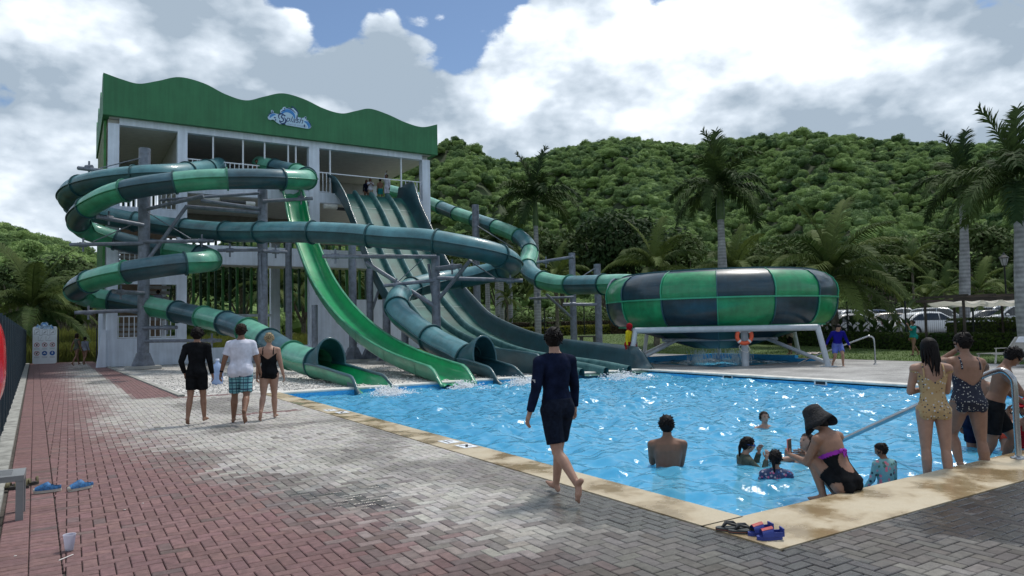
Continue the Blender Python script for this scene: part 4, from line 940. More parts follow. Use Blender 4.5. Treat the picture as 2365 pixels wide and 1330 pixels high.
# inlet cover beside the feeder tube
pi = V(atD(1425, 672, 33.2)); m = MB(); rs = []
for k in range(10):
    a = rad(lerp(80, -100, k/9)); rs.append([Vector(pi)+V(RT)*(-.9*math.cos(a)*.55)+Vector((0, 0, .95*math.sin(a)-.35)), Vector(pi)+V(RT)*(-.9*math.cos(a)*.55+.9)+V(FW)*-.5+Vector((0, 0, .95*math.sin(a)-.35))])
m.rings(rs, False, smooth=True); wpart(m, 'inlet_shell', BN, bowl)
b = MB(); b.tube([r_[0] for r_ in rs], .04, 8); wpart(b, 'inlet_rim', FRM, bowl)
# ---- steel posts carrying the slides
def post(px, depth, ytop, label, arms=(), r=.26, base=True, zt=None, group='steel posts that carry the slides'):
    g_ = atD(px, 760, depth); x, y = g_[0], g_[1]; top = zt if zt else max(1.0, float(atD(px, ytop, depth)[2]))
    root = thing('slide_support_post', label, 'post', (x, y, 0), 0, group)
    m = MB(); m.tube([(x, y, .0), (x, y, top)], r, 18, True); col = wpart(m, 'column', STEEL, root)
    if base:
        m = MB(); m.prism([(x-.5, .14), (x+.5, .14), (x+r*1.05, .75), (x-r*1.05, .75)], 'y', y-r*.9, y+r*.9); m.build('gusset', STEEL, col)
        m = MB(); m.cbox((x, y, .07), (1.5, 1.1, .14)); m.build('footing', mat('concrete_pad', (.42, .42, .40), .9), col)
    P = Vector((x, y, 0))
    for kind, a, b, rr in arms:
        m = MB(); p = V(atD(*a)); q = V(atD(*b)); m.tube([p, q], rr, 10); ar = wpart(m, {'a': 'arm', 'b': 'brace', 'c': 'cable'}[kind], STEEL if kind != 'c' else STEEL, root)
        if kind == 'a':
            e = q if (q-Vector((x, y, q.z))).length > (p-Vector((x, y, p.z))).length else p
            b_ = MB(); dd = (Vector((x, y, e.z))-e).normalized(); c0 = e+dd*.55; b_.tube([c0-Vector((0, 0, .32)), c0+Vector((0, 0, .32))], .045, 8); b_.tube([c0-dd*.16, c0+dd*.16], rr*1.35, 10); b_.build('clamp', STEEL, ar)
    return root
post(331, 33.9, 337, 'tall grey steel post inside the coils of the striped tube slide', [
    ('a', (331, 716, 33.9), (172, 722, 32.6), .09), ('a', (331, 562, 33.9), (162, 565, 33.4), .09), ('a', (331, 520, 33.9), (224, 500, 32.2), .10), ('a', (331, 405, 33.9), (181, 388, 34.6), .10), ('a', (331, 558, 33.9), (494, 556, 34.6), .09), ('a', (331, 757, 33.7), (408, 756, 33.3), .09), ('a', (331, 788, 33.8), (510, 786, 31.8), .08), ('a', (331, 677, 33.7), (262, 673, 31.6), .10),
    ('b', (345, 595, 33.9), (432, 475, 34.6), .09), ('b', (340, 483, 33.9), (470, 452, 33.6), .09), ('b', (432, 477, 34.6), (600, 491, 34.4), .10), ('b', (465, 463, 34.4), (600, 482, 34.4), .09), ('b', (370, 462, 34.3), (600, 446, 34.4), .07), ('c', (325, 365, 33.9), (232, 388, 34.4), .025), ('c', (340, 490, 33.9), (440, 551, 34.4), .025), ('c', (320, 512, 33.9), (215, 558, 33.4), .025)])
post(607, 34.4, 435, 'grey steel post between the striped coil and the green body slide', [('a', (607, 465, 34.4), (722, 458, 35.4), .09), ('a', (607, 577, 34.4), (503, 578, 34.2), .08), ('a', (607, 580, 34.4), (663, 582, 35.2), .08), ('b', (598, 585, 34.2), (604, 690, 34.2), .07)], .23)
post(667, 37.5, 560, 'dark steel post left of the green body slide', (), .17)
post(727, 33.5, 704, 'short steel post under the green body slide', (), .14)
post(815, 36.5, 555, 'dark steel post between the green body slide and the racer', (), .20)
post(855, 37.0, 620, 'dark steel post under the left edge of the racer', [('b', (855, 730, 37), (878, 660, 37.5), .07)], .18)
post(893, 34.5, 690, 'short dark steel post behind the teal tube run-out', (), .19)
post(935, 33.0, 760, 'lowest dark steel post behind the teal tube run-out', (), .17)
post(1008, 31.0, 590, 'grey steel post in front of the racing slide', [('a', (1008, 593, 31.0), (745, 592, 30.9), .09), ('a', (1008, 647, 31.0), (886, 660, 30.6), .08), ('a', (1008, 642, 31.0), (1207, 648, 31.4), .09), ('a', (1008, 620, 31.0), (1064, 614, 30.0), .10), ('b', (845, 606, 30.9), (1002, 706, 31.0), .10), ('b', (1014, 690, 31.0), (1087, 600, 29.9), .09), ('b', (1003, 705, 31.2), (990, 610, 31.4), .07), ('c', (1085, 602, 30.0), (1145, 643, 31.2), .03), ('c', (920, 650, 30.8), (985, 590, 31.1), .02)], .19)
post(1103, 48.0, 470, 'tall steel post beside the royal palm right of the tower', [('c', (1103, 522, 48), (1185, 572, 45.8), .03)], .24)
post(1325, 41.0, 583, 'steel post under the tube leading to the bowl', [('a', (1325, 593, 41.0), (1240, 606, 41.8), .09), ('a', (1325, 686, 40.0), (1222, 689, 40.2), .07), ('b', (1262, 680, 39.6), (1325, 738, 41), .08)], .19, False)
post(1383, 39.0, 609, 'steel post where the feeder tube meets the bowl', [('a', (1383, 703, 39), (1300, 703, 38.6), .09), ('c', (1373, 620, 39), (1330, 648, 38.6), .03)], .19, False)
# ---- splashes where the flumes meet the water
def splash(c, d, n, spread, seed, label):
    R = random.Random(seed); m = MB(); c = Vector(c); d = Vector(d).normalized(); x = d.cross(Vector((0, 0, 1)))
    for k in range(n):
        f = abs(R.gauss(0, .6)); p = c+d*f*spread+x*R.gauss(0, .30+.22*f)*spread*.8; h = max(0, R.gauss(.05, .09))*math.exp(-f*1.2); s = R.uniform(.004, .02)*(1.2-.4*min(f, 2))
        m.ell((p.x, p.y, WZ+.012+h), (s*R.uniform(.8, 2.2), s*R.uniform(.8, 2.0), s*R.uniform(.35, .9)), Matrix.Rotation(R.uniform(0, 3), 3, 'Z'), 6, 4)
    return tag(m.build('splash', FOAM), label, 'splash', kind='stuff')
splash((7.6, 19.15, 0), (.15, -1, 0), 2600, .8, 1, 'white splash at the mouth of the striped tube slide')
splash((10.1, 19.15, 0), (0, -1, 0), 2000, .7, 2, 'white splash at the foot of the green body slide')
splash((12.15, 19.1, 0), (.1, -1, 0), 2800, .9, 3, 'white splash at the mouth of the plain teal tube slide')
splash((15.9, 18.9, 0), (0, -1, 0), 1800, 1.3, 4, 'white ripples at the foot of the racing slide')
# water falling from the bowl
m = MB(); R = random.Random(6)
for k in range(520):
    a = R.uniform(0, 6.28); r_ = 1.05*R.uniform(.75, 1.35); x, y = BCX+r_*math.cos(a), BCY+r_*math.sin(a); z0 = R.uniform(.0, .5); L_ = R.uniform(.05, .35); w2 = R.uniform(.005, .012)
    m.bar((x, y, z0), (x+R.uniform(-.04, .04), y+R.uniform(-.04, .04), max(-.12, z0-L_)), w2, w2)
tag(m.build('water_curtain', mat('falling_water', (.75, .8, .82), .2, alpha=.7)), 'thin curtain of water falling out of the bowl', 'water', kind='stuff')
# ================================================================== VEGETATION
BARK = mat('palm_bark', (.20, .17, .13), .9, var=.3, vscale=5, bump=.5, bscale=12)
ROYALB = mat('royal_palm_bark', (.36, .36, .37), .8, var=.2, vscale=2.5, bump=.2)
# growth rings on the royal trunks
_t = ROYALB.node_tree; _N = _t.nodes; _w = _N.new('ShaderNodeTexWave'); _w.bands_direction = 'Z'; _w.inputs['Scale'].default_value = 1.6; _w.inputs['Distortion'].default_value = 1.2; _w.inputs['Detail'].default_value = 3
_c = [n for n in _N if n.type == 'TEX_COORD'][0]; _t.links.new(_c.outputs['Object'], _w.inputs['Vector']); _m = _N.new('ShaderNodeMapRange'); _m.inputs['To Min'].default_value = .78; _m.inputs['To Max'].default_value = 1.1; _t.links.new(_w.outputs['Fac'], _m.inputs['Value'])
_s = _N.new('ShaderNodeVectorMath'); _s.operation = 'SCALE'; _b = _N['Principled BSDF']; _src = _b.inputs['Base Color'].links[0].from_socket; _t.links.new(_src, _s.inputs[0]); _t.links.new(_m.outputs[0], _s.inputs['Scale']); _t.links.new(_s.outputs[0], _b.inputs['Base Color'])
SHAFT = mat('crownshaft', (.075, .135, .03), .45, var=.2)
PALML = leaf_mat('palm_leaf', (.025, .058, .016), (.10, .145, .040), trans=.22)
PALMD = leaf_mat('royal_leaf', (.018, .045, .014), (.06, .10, .032), trans=.18)
YELF = leaf_mat('palm_leaf_young', (.06, .10, .02), (.16, .18, .04), trans=.3)
def frond_mesh(L, e0, droop, lmax, n, hang, plum, seed, w=.045, twist=0.0):
    R = random.Random(seed); m = MB(); pts = []; p = Vector((0, 0, 0)); N_ = 14
    for k in range(N_+1):
        s = k/N_; e = rad(e0-droop*s**1.25); pts.append(p.copy()); p = p+Vector((math.cos(e), math.sin(twist)*s*.3, math.sin(e)))*(L/N_)
    m.tube(pts, [lerp(.045, .008, k/N_) for k in range(N_+1)], 5)
    for sd in (-1, 1):
        for k in range(n):
            s = .10+.9*(k+R.random()*.6)/n; i = min(N_-1, int(s*N_)); f = s*N_-i; b = pts[i].lerp(pts[i+1], min(1, f)); t = (pts[i+1]-pts[i]).normalized(); up_ = Vector((0, 1, 0)).cross(t).normalized()*-1
            if up_.z < 0: up_ = -up_
            l = lmax*(math.sin(math.pi*min(.97, .10+.84*s))**.6)*R.uniform(.85, 1.1); lift = R.uniform(-plum, plum)
            d = (Vector((0, sd, 0))*1.0+t*(.55+.5*s)+up_*(.25+lift)).normalized(); q = b+d*l*.45; d2 = (d+Vector((0, 0, -1))*hang*R.uniform(.7, 1.3)).normalized(); e_ = q+d2*l*.55
            wv = t*w*R.uniform(.7, 1.2); m.add([b-wv*.5, b+wv*.5, q+wv*.6, q-wv*.6, e_], [(0, 1, 2, 3), (3, 2, 4)])
    return m
def mk(mb, name, m):
    me = bpy.data.meshes.new(name); me.from_pydata(mb.v, [], mb.f); me.materials.append(m); return me
COCO = [mk(frond_mesh(4.3, e0, dr, 1.05, 64, hang, .08, 10+i, .065, tw), 'frond', PALML) for i, (e0, dr, hang, tw) in enumerate(((82, 40, .5, .4), (66, 75, .9, -.6), (50, 95, 1.1, .5), (34, 90, 1.2, -.4), (12, 75, 1.3, .3), (-8, 60, 1.2, 0)))]
ROYAL = [mk(frond_mesh(3.5, e0, dr, .9, 80, hang, .6, 30+i, .075, tw), 'frond', PALMD) for i, (e0, dr, hang, tw) in enumerate(((84, 25, .3, .3), (58, 85, .6, -.5), (40, 105, .8, .5), (20, 100, .9, -.3), (0, 80, .9, .2)))]
def palm(name, label, px, depth, hub_y, kind, scale, nf, seed, lean=0.0, tr=.17, base_z=None, group=None, shaft=None):
    R = random.Random(seed); h = atD(px, hub_y, depth); x, y, zh = float(h[0]), float(h[1]), float(h[2]); z0 = lawn_z(x, y) if base_z is None else base_z
    root = thing(name, label, 'palm tree', (x, y, z0), 0, group); lx, ly = RT[0]*lean, RT[1]*lean
    hub = Vector((0, 0, zh-z0)); m = MB(); n = 12
    zt = zh-z0-(shaft or 0)
    pts = []; rs = []
    for k in range(n+1):
        s = k/n; pts.append(Vector((-lx*(1-s)**1.6, -ly*(1-s)**1.6, zt*s))); bul = 1.0
        if kind == 'royal': bul = .85+.28*math.sin(math.pi*min(1, s*1.15))
        else: bul = 1.35-.45*min(1, s*4)+0*s
        rs.append(tr*bul*(1-.18*s))
    m.tube(pts, rs, 14); m.build('trunk', ROYALB if kind == 'royal' else BARK, root)
    if kind == 'coco':
        for k in range(int(zt/.22)):
            pass
    if shaft:
        m = MB(); m.tube([Vector((0, 0, zt-.02)), Vector((0, 0, zt+shaft*.3)), Vector((0, 0, zt+shaft*.85)), Vector((0, 0, zt+shaft*1.15))], [tr*.86, tr*.92, tr*.62, tr*.3], 14); m.build('crownshaft', SHAFT, root)
    fam = COCO if kind == 'coco' else ROYAL
    for k in range(nf):
        q = (k+.5)/nf; vi = min(len(fam)-1, int(q**.75*len(fam))); a = k*2.39996+R.uniform(-.2, .2); sc_ = scale*R.uniform(.88, 1.08)
        o = link('frond', fam[vi], root); o.location = hub+Vector((0, 0, .05-.12*q)); o.rotation_euler = (R.uniform(-.12, .12), R.uniform(-.12, .12), a); o.scale = (sc_, sc_, sc_)
    if kind == 'coco':
        m = MB()
        for k in range(14):
            a = k*.9; m.tube([hub+Vector((0, 0, -.6)), hub+Vector((.16*math.cos(a), .16*math.sin(a), -.25)), hub+Vector((.3*math.cos(a), .3*math.sin(a), .05))], [.05, .05, .02], 5)
        m.build('leaf_base', BARK, root)
    return root
palm('royal_palm', 'royal palm with drooping fronds rising behind the feeder tube', 1236, 47, 462, 'royal', 1.0, 15, 1, 0, .22, shaft=1.7)
palm('royal_palm', 'royal palm with a pale grey trunk standing behind the bowl slide', 1662, 45, 438, 'royal', 1.1, 17, 2, 0, .30, shaft=1.9)
palm('royal_palm', 'slim royal palm leaning over the parked cars beside the thicker one', 2222, 37, 428, 'royal', .92, 13, 3, .35, .25, shaft=.9)
palm('royal_palm', 'thick royal palm with a bulging trunk beside the street lamp', 2352, 28, 420, 'royal', 1.0, 15, 4, .0, .34, shaft=1.35)
palm('coconut_palm', 'coconut palm growing behind the pool rules board', 75, 47, 712, 'coco', 1.05, 22, 5, -.5, .22, base_z=0)
palm('coconut_palm', 'coconut palm showing only its crown left above the bowl', 1512, 46, 622, 'coco', .85, 18, 6)
palm('coconut_palm', 'coconut palm showing only its crown around the pale royal trunk', 1695, 50, 632, 'coco', .95, 18, 7)
palm('coconut_palm', 'largest coconut palm right of the bowl slide', 1918, 40, 640, 'coco', 1.15, 24, 8, -.3, .26)
palm('coconut_palm', 'distant coconut palm against the dark trees above the cars', 2106, 85, 606, 'coco', .85, 16, 9)
palm('coconut_palm', 'young coconut palm half hidden behind the feeder tube', 1285, 56, 640, 'coco', .75, 16, 10)
palm('coconut_palm', 'low yellowing coconut palm among the parked cars', 2140, 60, 690, 'coco', .62, 14, 11, .2, .14)
palm('coconut_palm', 'short green palm between the two rows of cars', 2185, 56, 672, 'coco', .58, 14, 12, .0, .13)
palm('coconut_palm', 'short bushy palm beside the pergola frame', 2262, 48, 672, 'coco', .62, 14, 13, .1, .13)
palm('coconut_palm', 'short palm half behind the thick royal trunk', 2318, 62, 672, 'coco', .62, 14, 14, .0, .13)
palm('coconut_palm', 'little young palm in the dark grove behind the racer', 1172, 58, 690, 'coco', .38, 12, 15, 0, .09)
palm('coconut_palm', 'coconut palm seen through the slats of the tower', 640, 66, 672, 'coco', 1.0, 20, 16, 0, .2, base_z=0)
palm('coconut_palm', 'second coconut palm seen through the slats of the tower', 760, 70, 650, 'coco', 1.0, 20, 17, 0, .2, base_z=0)
for k, (px, d) in enumerate(((1124, 62), (1146, 66), (1156, 60), (1176, 64))):
    palm('royal_palm', ('bare grey palm trunk in the dark grove, next to the tall post', 'bare grey palm trunk in the grove, second from the tall post', 'bare grey palm trunk in the grove, third from the tall post', 'bare grey palm trunk in the grove, beside the royal palm')[k], px, d, 560, 'royal', .8, 12, 20+k, 0, .2, shaft=1.2, group='bare palm trunks in the grove')
# ---- broadleaf trees between the car park and the hill
TL = leaf_mat('tree_leaf', (.014, .036, .013), (.065, .105, .032), trans=.2)
CROWN = []
for k in range(4):
    R = random.Random(70+k); mb = MB(); leaves(mb, crown_pts(R, 4.6, 3.7, 24+2*k, 120, .55), .27, R); CROWN.append(mk(mb, 'crown', TL))
def tree(px, depth, top_y, width, label, seed, zb=None):
    R = random.Random(seed); g_ = atD(px, 740, depth); x, y = float(g_[0]), float(g_[1]); zt = float(atD(px, top_y, depth)[2]); z0 = -.1 if zb is None else zb
    root = thing('broadleaf_tree', label, 'tree', (x, y, z0), 0, 'broadleaf trees at the foot of the hill'); H = zt-z0; sx = width/9.2; sz = max(.5, H*.64/7.0)
    cz = H-3.7*sz
    m = MB(); m.tube([(0, 0, 0), (.1, .05, H*.25), (-.05, .1, cz)], [.32, .24, .14], 9)
    for k in range(6):
        a = k*1.05+R.uniform(-.3, .3); r_ = 2.6*sx; m.tube([(0, .05, H*.22), (.5*r_*math.cos(a), .5*r_*math.sin(a), lerp(H*.22, cz, .6)), (r_*math.cos(a), r_*math.sin(a), cz+.8*sz)], [.15, .1, .04], 6)
    m.build('trunk', BARK, root)
    o = link('crown', CROWN[seed % 4], root); o.location = (0, 0, cz); o.scale = (sx, sx, sz); o.rotation_euler = (0, 0, R.uniform(0, 6))
for k, (px, d, ty, wd, lb) in enumerate(((1070, 72, 560, 8, 'dark tree in the grove right of the tower'), (1160, 78, 575, 8, 'dark tree behind the bare palm trunks'), (1300, 82, 520, 10, 'round dark tree behind the feeder tube'), (1400, 80, 480, 11, 'tallest dark tree left of the bowl slide'), (1500, 84, 500, 11, 'dark tree above the left half of the bowl'), (1590, 80, 540, 9, 'dark tree behind the crown above the bowl'), (1740, 82, 560, 10, 'dark tree right of the pale royal trunk'), (1830, 84, 545, 10, 'dark tree behind the largest coconut palm'), (1990, 82, 575, 10, 'dark tree behind the fronds right of the bowl'), (2060, 90, 545, 11, 'dark tree above the left end of the car park'), (2140, 92, 560, 11, 'dark tree behind the distant coconut palm'), (2250, 90, 510, 12, 'broad dark tree behind the slim royal palm'), (2340, 92, 540, 11, 'dark tree behind the thick royal palm'), (2440, 90, 540, 11, 'dark tree beyond the street lamp'), (150, 66, 590, 9, 'dark tree behind the coconut palm by the rules board'), (215, 60, 610, 7, 'dark tree against the left side of the tower'), (40, 64, 600, 8, 'dark tree above the left fence'), (420, 74, 560, 10, 'dark tree behind the stair bay of the tower'), (560, 76, 560, 10, 'dark tree behind the middle bay of the tower'), (700, 78, 570, 10, 'dark tree behind the body slide'), (820, 78, 580, 10, 'dark tree behind the right bay of the tower'), (940, 76, 585, 9, 'dark tree behind the top of the racer'))):
    tree(px, d, ty, wd, lb, 100+k)
# undergrowth in front of the trees: nobody could count it
R = random.Random(31); m = MB()
for k in range(190):
    px = R.uniform(900, 2600); d = R.uniform(62, 74)+(10 if px > 1850 else 0); g_ = atD(px, 745, d); r_ = R.uniform(.9, 2.0); c = Vector((float(g_[0]), float(g_[1]), max(lawn_z(float(g_[0]), float(g_[1])), 0)+r_*.5))
    leaves(m, [(c+Vector((v.x*r_, v.y*r_, v.z*r_*.9)), v) for v in [Vector((R.gauss(0, 1), R.gauss(0, 1), R.gauss(0, 1)+.3)).normalized() for q in range(130)]], .2, R)
tag(m.build('undergrowth', TL), 'dark shrubby undergrowth beneath the trees behind the park', 'shrubs', kind='stuff')
# left: rough grass slope behind the wire fence
m = MB(); R = random.Random(17); GRS = leaf_mat('tall_grass', (.05, .085, .015), (.17, .20, .05), trans=.3)
for k in range(9000):
    x = R.uniform(-5, 3.0); y = 52.6+R.random()**1.4*12; h = R.uniform(.5, 1.2)*(1+.05*(y-52)); a = R.uniform(0, 6.28); b = R.uniform(.1, .5); z = .05*(y-52)
    m.add([(x-.03, y, z), (x+.03, y, z), (x+b*math.cos(a)*.4, y+b*math.sin(a)*.4, z+h*.7), (x+b*math.cos(a), y+b*math.sin(a), z+h)], [(0, 1, 2), (1, 3, 2)])
for k in range(9000):
    x = R.uniform(3, 22); y = R.uniform(54, 66); h = R.uniform(.4, 1.0); a = R.uniform(0, 6.28); b = R.uniform(.1, .5); z = .05*(y-52)
    m.add([(x-.03, y, z), (x+.03, y, z), (x+b*math.cos(a)*.4, y+b*math.sin(a)*.4, z+h*.7), (x+b*math.cos(a), y+b*math.sin(a), z+h)], [(0, 1, 2), (1, 3, 2)])
tag(m.build('tall_grass', GRS), 'tall rough grass on the bank behind the tower', 'grass', kind='stuff')
# ---- clipped hedges
HG = leaf_mat('hedge_leaf', (.018, .045, .010), (.075, .115, .022), trans=.2); HY = leaf_mat('hedge_leaf_yellow', (.07, .115, .012), (.24, .26, .035), trans=.25); HR = leaf_mat('hedge_leaf_red', (.035, .028, .018), (.10, .07, .035), trans=.2)
def hedge(p0, p1, wd, h, mm, label, size=.075, dens=230, seed=1):
    R = random.Random(seed); p0 = Vector((*p0, 0)); p1 = Vector((*p1, 0)); d = (p1-p0); L_ = d.length; d.normalize(); x = Vector((d.y, -d.x, 0))
    root = thing('hedge', label, 'hedge', (p0.x, p0.y, lawn_z(p0.x, p0.y))); m = MB(); c = MB(); pts = []
    n = max(2, int(L_/1.5)); rs = []
    for k in range(n+1):
        q = p0+d*(L_*k/n); z = lawn_z(q.x, q.y); rs.append([q+x*u*wd*.42+Vector((0, 0, z+v)) for u, v in ((-1, 0), (1, 0), (1, h*.9), (-1, h*.9))])
    c.rings(rs, True); wpart(c, 'branches', mat('hedge_core', (.015, .022, .008), .95), root)
    for k in range(int(L_*(wd+2*h)*dens)):
        s = R.random()*L_; q = p0+d*s; z = lawn_z(q.x, q.y); w_ = R.uniform(0, wd+2*h); jt = .05*fbm(s*1.3, w_*2, seed)+R.uniform(-.04, .05)
        if w_ < h: u, v, nn = -wd/2-jt, w_, -x
        elif w_ < h+wd: u, v, nn = w_-h-wd/2, h+jt, Vector((0, 0, 1))
        else: u, v, nn = wd/2+jt, w_-h-wd, x
        pts.append((q+x*u+Vector((0, 0, z+max(.03, v))), nn))
    leaves(m, pts, size, R, .2); wpart(m, 'foliage', mm, root); return root
hedge((35.5, 3), (35.5, 33), .9, .80, HG, 'long low clipped hedge along the far edge of the lawn', seed=2)
hedge((37.0, 4), (37.0, 18.4), .9, 1.45, HG, 'taller clipped hedge in front of the parked cars', .08, 160, 3)
hedge((29.5, 52.2), (40.5, 45.6), 1.2, .75, HY, 'yellow green clipped hedge on the lawn behind the racer', .09, 190, 4)
hedge((29.0, 55.5), (41.5, 48.0), 1.0, 1.1, HR, 'dark reddish hedge behind the yellow green one', .1, 150, 5)
hedge((36.0, 33.5), (39.6, 43.0), 1.0, .8, HG, 'short green hedge running past the bowl towards the grove', .09, 150, 6)
hedge((38.5, 46.2), (42.5, 43.4), 1.0, 1.25, HR, 'small reddish hedge block left of the bowl', .1, 150, 7)
# ---- broad-leaved canna plants along the fence
CAN = leaf_mat('canna_leaf', (.022, .055, .015), (.06, .12, .035), trans=.22); R = random.Random(77)
for k, y in enumerate(np.linspace(20.6, 27.8, 13)):
    x = 36.9+R.uniform(-.25, .3); z = lawn_z(x, y); root = thing('canna_plant', 'broad leaved canna plant growing behind the low hedge, left of the white sedan', 'plant', (x, y, z), 0, 'canna plants behind the low hedge')
    m = MB(); m.tube([(0, 0, 0), (.03, .02, 1.1)], [.05, .03], 6); m.build('stem', SHAFT, root)
    for q in range(11):
        a = q*2.4+R.uniform(-.3, .3); h = .35+.09*q+R.uniform(-.1, .1); e = R.uniform(.7, 1.25); L_ = R.uniform(.6, .85); b = MB(); rs = []
        for s in range(6):
            f = s/5; w_ = .13*math.sin(math.pi*(.12+.86*f)); px_ = L_*f; zz = h+L_*f*math.sin(e)*(1-.35*f); rr = px_*math.cos(e)+.04; ca, sa_ = math.cos(a), math.sin(a)
            rs.append([(rr*ca-w_*sa_, rr*sa_+w_*ca, zz+.03), (rr*ca, rr*sa_, zz-.01), (rr*ca+w_*sa_, rr*sa_-w_*ca, zz+.03)])
        b.rings(rs, False, smooth=True); b.build('leaf', CAN, root)
# ================================================================== OBJECTS
CHROME = mat('stainless', (.42, .43, .44), .25, metal=.9, var=.08)
NAVYF = mat('navy_fence_paint', (.014, .035, .050), .5, var=.15)
BLK = mat('black_metal', (.012, .016, .016), .6)
RED = mat('red_plastic', (.55, .012, .022), .22, var=.05, coat=.4)
ORG = mat('orange_plastic', (.75, .11, .04), .45, var=.08)
WPL = mat('white_board', (.70, .74, .78), .6, var=.04)
def rounded(w, h, r, n=6):
    pts = []
    for cx, cz, a0 in ((w-r, h-r, 0), (r, h-r, 90), (r, r, 180), (w-r, r, 270)):
        for k in range(n+1): a = rad(a0+90*k/n); pts.append((cx+r*math.cos(a), cz+r*math.sin(a)))
    return pts
# ---- left fence: dark louvre fence, every slat a piece
fn = thing('slat_fence', 'dark navy metal slat fence along the red brick walk', 'fence', (fence_x(20)-.05, 20, 0))
y = 9.0; k = 0
while y < 51.5:
    x = fence_x(y)-.02; m = MB(); m.bar((x, y, .05), (x, y, 2.02), .05, .10, (1, 0, 0)); wpart(m, 'post', NAVYF, fn)
    st = .30
    for j in range(1, 5):
        yy = y+st*j
        if yy > 51.5: break
        xx = fence_x(yy)-.05; m = MB(); m.bar((xx, yy, .1), (xx, yy, 1.95), .015, .17, (1, .25, 0)); wpart(m, 'slat', NAVYF, fn)
    y += st*5
for z in (.28, .92, 1.55, 1.9):
    m = MB(); m.bar((fence_x(9)-.0, 9, z), (fence_x(51.5)-.0, 51.5, z), .05, .07); wpart(m, 'rail', NAVYF, fn)
# ---- rear wire fence beside the sign, and the fence behind the lawn
def wire_fence(name, label, pts, h, postm, wirem, step=2.5, wstep=.12, zf=lambda x, y: 0.0):
    root = thing(name, label, 'fence', (pts[0][0], pts[0][1], zf(*pts[0])))
    for a, b in zip(pts, pts[1:]):
        a = Vector((*a, 0)); b = Vector((*b, 0)); L_ = (b-a).length; n = max(1, round(L_/step))
        for k in range(n+1):
            p = a.lerp(b, k/n); z = zf(p.x, p.y); m = MB(); m.box((p.x-.035, p.y-.035, z), (p.x+.035, p.y+.035, z+h+.08)); wpart(m, 'post', postm, root)
            if k < n:
                q = a.lerp(b, (k+1)/n); z2 = zf(q.x, q.y); m = MB(); nw = int((q-p).length/wstep)
                for j in range(1, nw):
                    w_ = p.lerp(q, j/nw); zz = lerp(z, z2, j/nw); m.bar((w_.x, w_.y, zz+.05), (w_.x, w_.y, zz+h), .007, .007)
                for f in (.05, .35, .65, 1.0): m.bar((p.x, p.y, z+h*f), (q.x, q.y, z2+h*f), .008, .008)
                wpart(m, 'mesh_panel', wirem, root)
    return root
wire_fence('wire_fence', 'dark wire fence closing the walk behind the rules board', [(-2.6, 52.2), (1.5, 52.2)], 2.0, BLK, BLK, 2.0, .14)
wire_fence('wire_fence', 'dark wire fence between the lawn hedge and the parked cars', [(36.3, 1), (36.3, 33), (38.2, 44), (29.0, 53.6)], 2.35, BLK, BLK, 3.2, .10, lawn_z)
# ---- rules board
sb_ = thing('rules_board', 'white pool rules board with splash logo and round warning signs', 'sign', (float(atD(102, 800, 42)[0]), float(atD(102, 800, 42)[1]), 0), 0)
c0 = V(atD(75, 800, 41.8)); c1 = V(atD(131, 800, 42.2)); c0.z = c1.z = .02; ux = (c1-c0); bw = ux.length; ux.normalize(); nrm = Vector((-ux.y, ux.x, 0))*-1 if (Vector((-ux.y, ux.x, 0))).dot(c0) > 0 else Vector((-ux.y, ux.x, 0))
if nrm.dot(Vector((0, 0, 0))-c0) < 0: nrm = -nrm
bh = 2.2
def board(poly, d, mm, name, root, O, th=.03):
    m = MB(); n = len(poly); vs = [O+ux*x+Vector((0, 0, z))+nrm*d for x, z in poly]; vb = [v-nrm*th for v in vs]
    m.add(vs+vb, [tuple(range(n)), tuple(range(n, 2*n))[::-1]]+[(i, n+i, n+(i+1) % n, (i+1) % n) for i in range(n)]); return wpart(m, name, mm, root)
board(rounded(bw, bh, .12), .0, WPL, 'panel', sb_, c0, .06)
logo(sb_, c0+ux*(bw*.12)+Vector((0, 0, bh-.24))+nrm*-.04, tuple(ux), (0, 0, 1), tuple(nrm), bw*.76/2.6)
GRY = mat('print_grey', (.28, .30, .33), .7); SRED = mat('sign_red', (.42, .02, .03), .6); SBL = mat('sign_blue', (.02, .10, .36), .6); SBLK = mat('sign_black', (.02, .02, .022), .6)
def ringpoly(cx, cz, r0, r1, n=20):
    out_ = []
    for k in range(n): a0, a1 = 2*math.pi*k/n, 2*math.pi*(k+1)/n; out_.append([(cx+r1*math.cos(a0), cz+r1*math.sin(a0)), (cx+r1*math.cos(a1), cz+r1*math.sin(a1)), (cx+r0*math.cos(a1), cz+r0*math.sin(a1)), (cx+r0*math.cos(a0), cz+r0*math.sin(a0))])
    return out_
def printed(polys, mm, d, name, root):
    m = MB()
    for poly in polys: m.add([c0+ux*x+Vector((0, 0, z))+nrm*d for x, z in poly], [tuple(range(len(poly)))])
    return wpart(m, name, mm, root)
def rect(x, z, w_, h_): return [(x-w_/2, z-h_/2), (x+w_/2, z-h_/2), (x+w_/2, z+h_/2), (x-w_/2, z+h_/2)]
cols = [bw*f for f in (.18, .5, .82)]
for j, x in enumerate(cols):
    z = 1.86; s = bw*.11
    printed([rect(x, z-s, 2*s, .018), rect(x, z+s, 2*s, .012), rect(x-s, z, .018, 2*s), rect(x+s, z, .012, 2*s), rect(x, z+s+.06, 1.5*s, .03)], GRY, .004, 'slide_diagram', sb_)
    printed([[(x-s*.6, z-.05), (x+s*.5, z+.09), (x+s*.6, z+.06), (x-s*.5, z-.09)], rect(x+(j-1)*.03, z-.02, .06, .06)], GRY, .005, 'slide_curve', sb_)
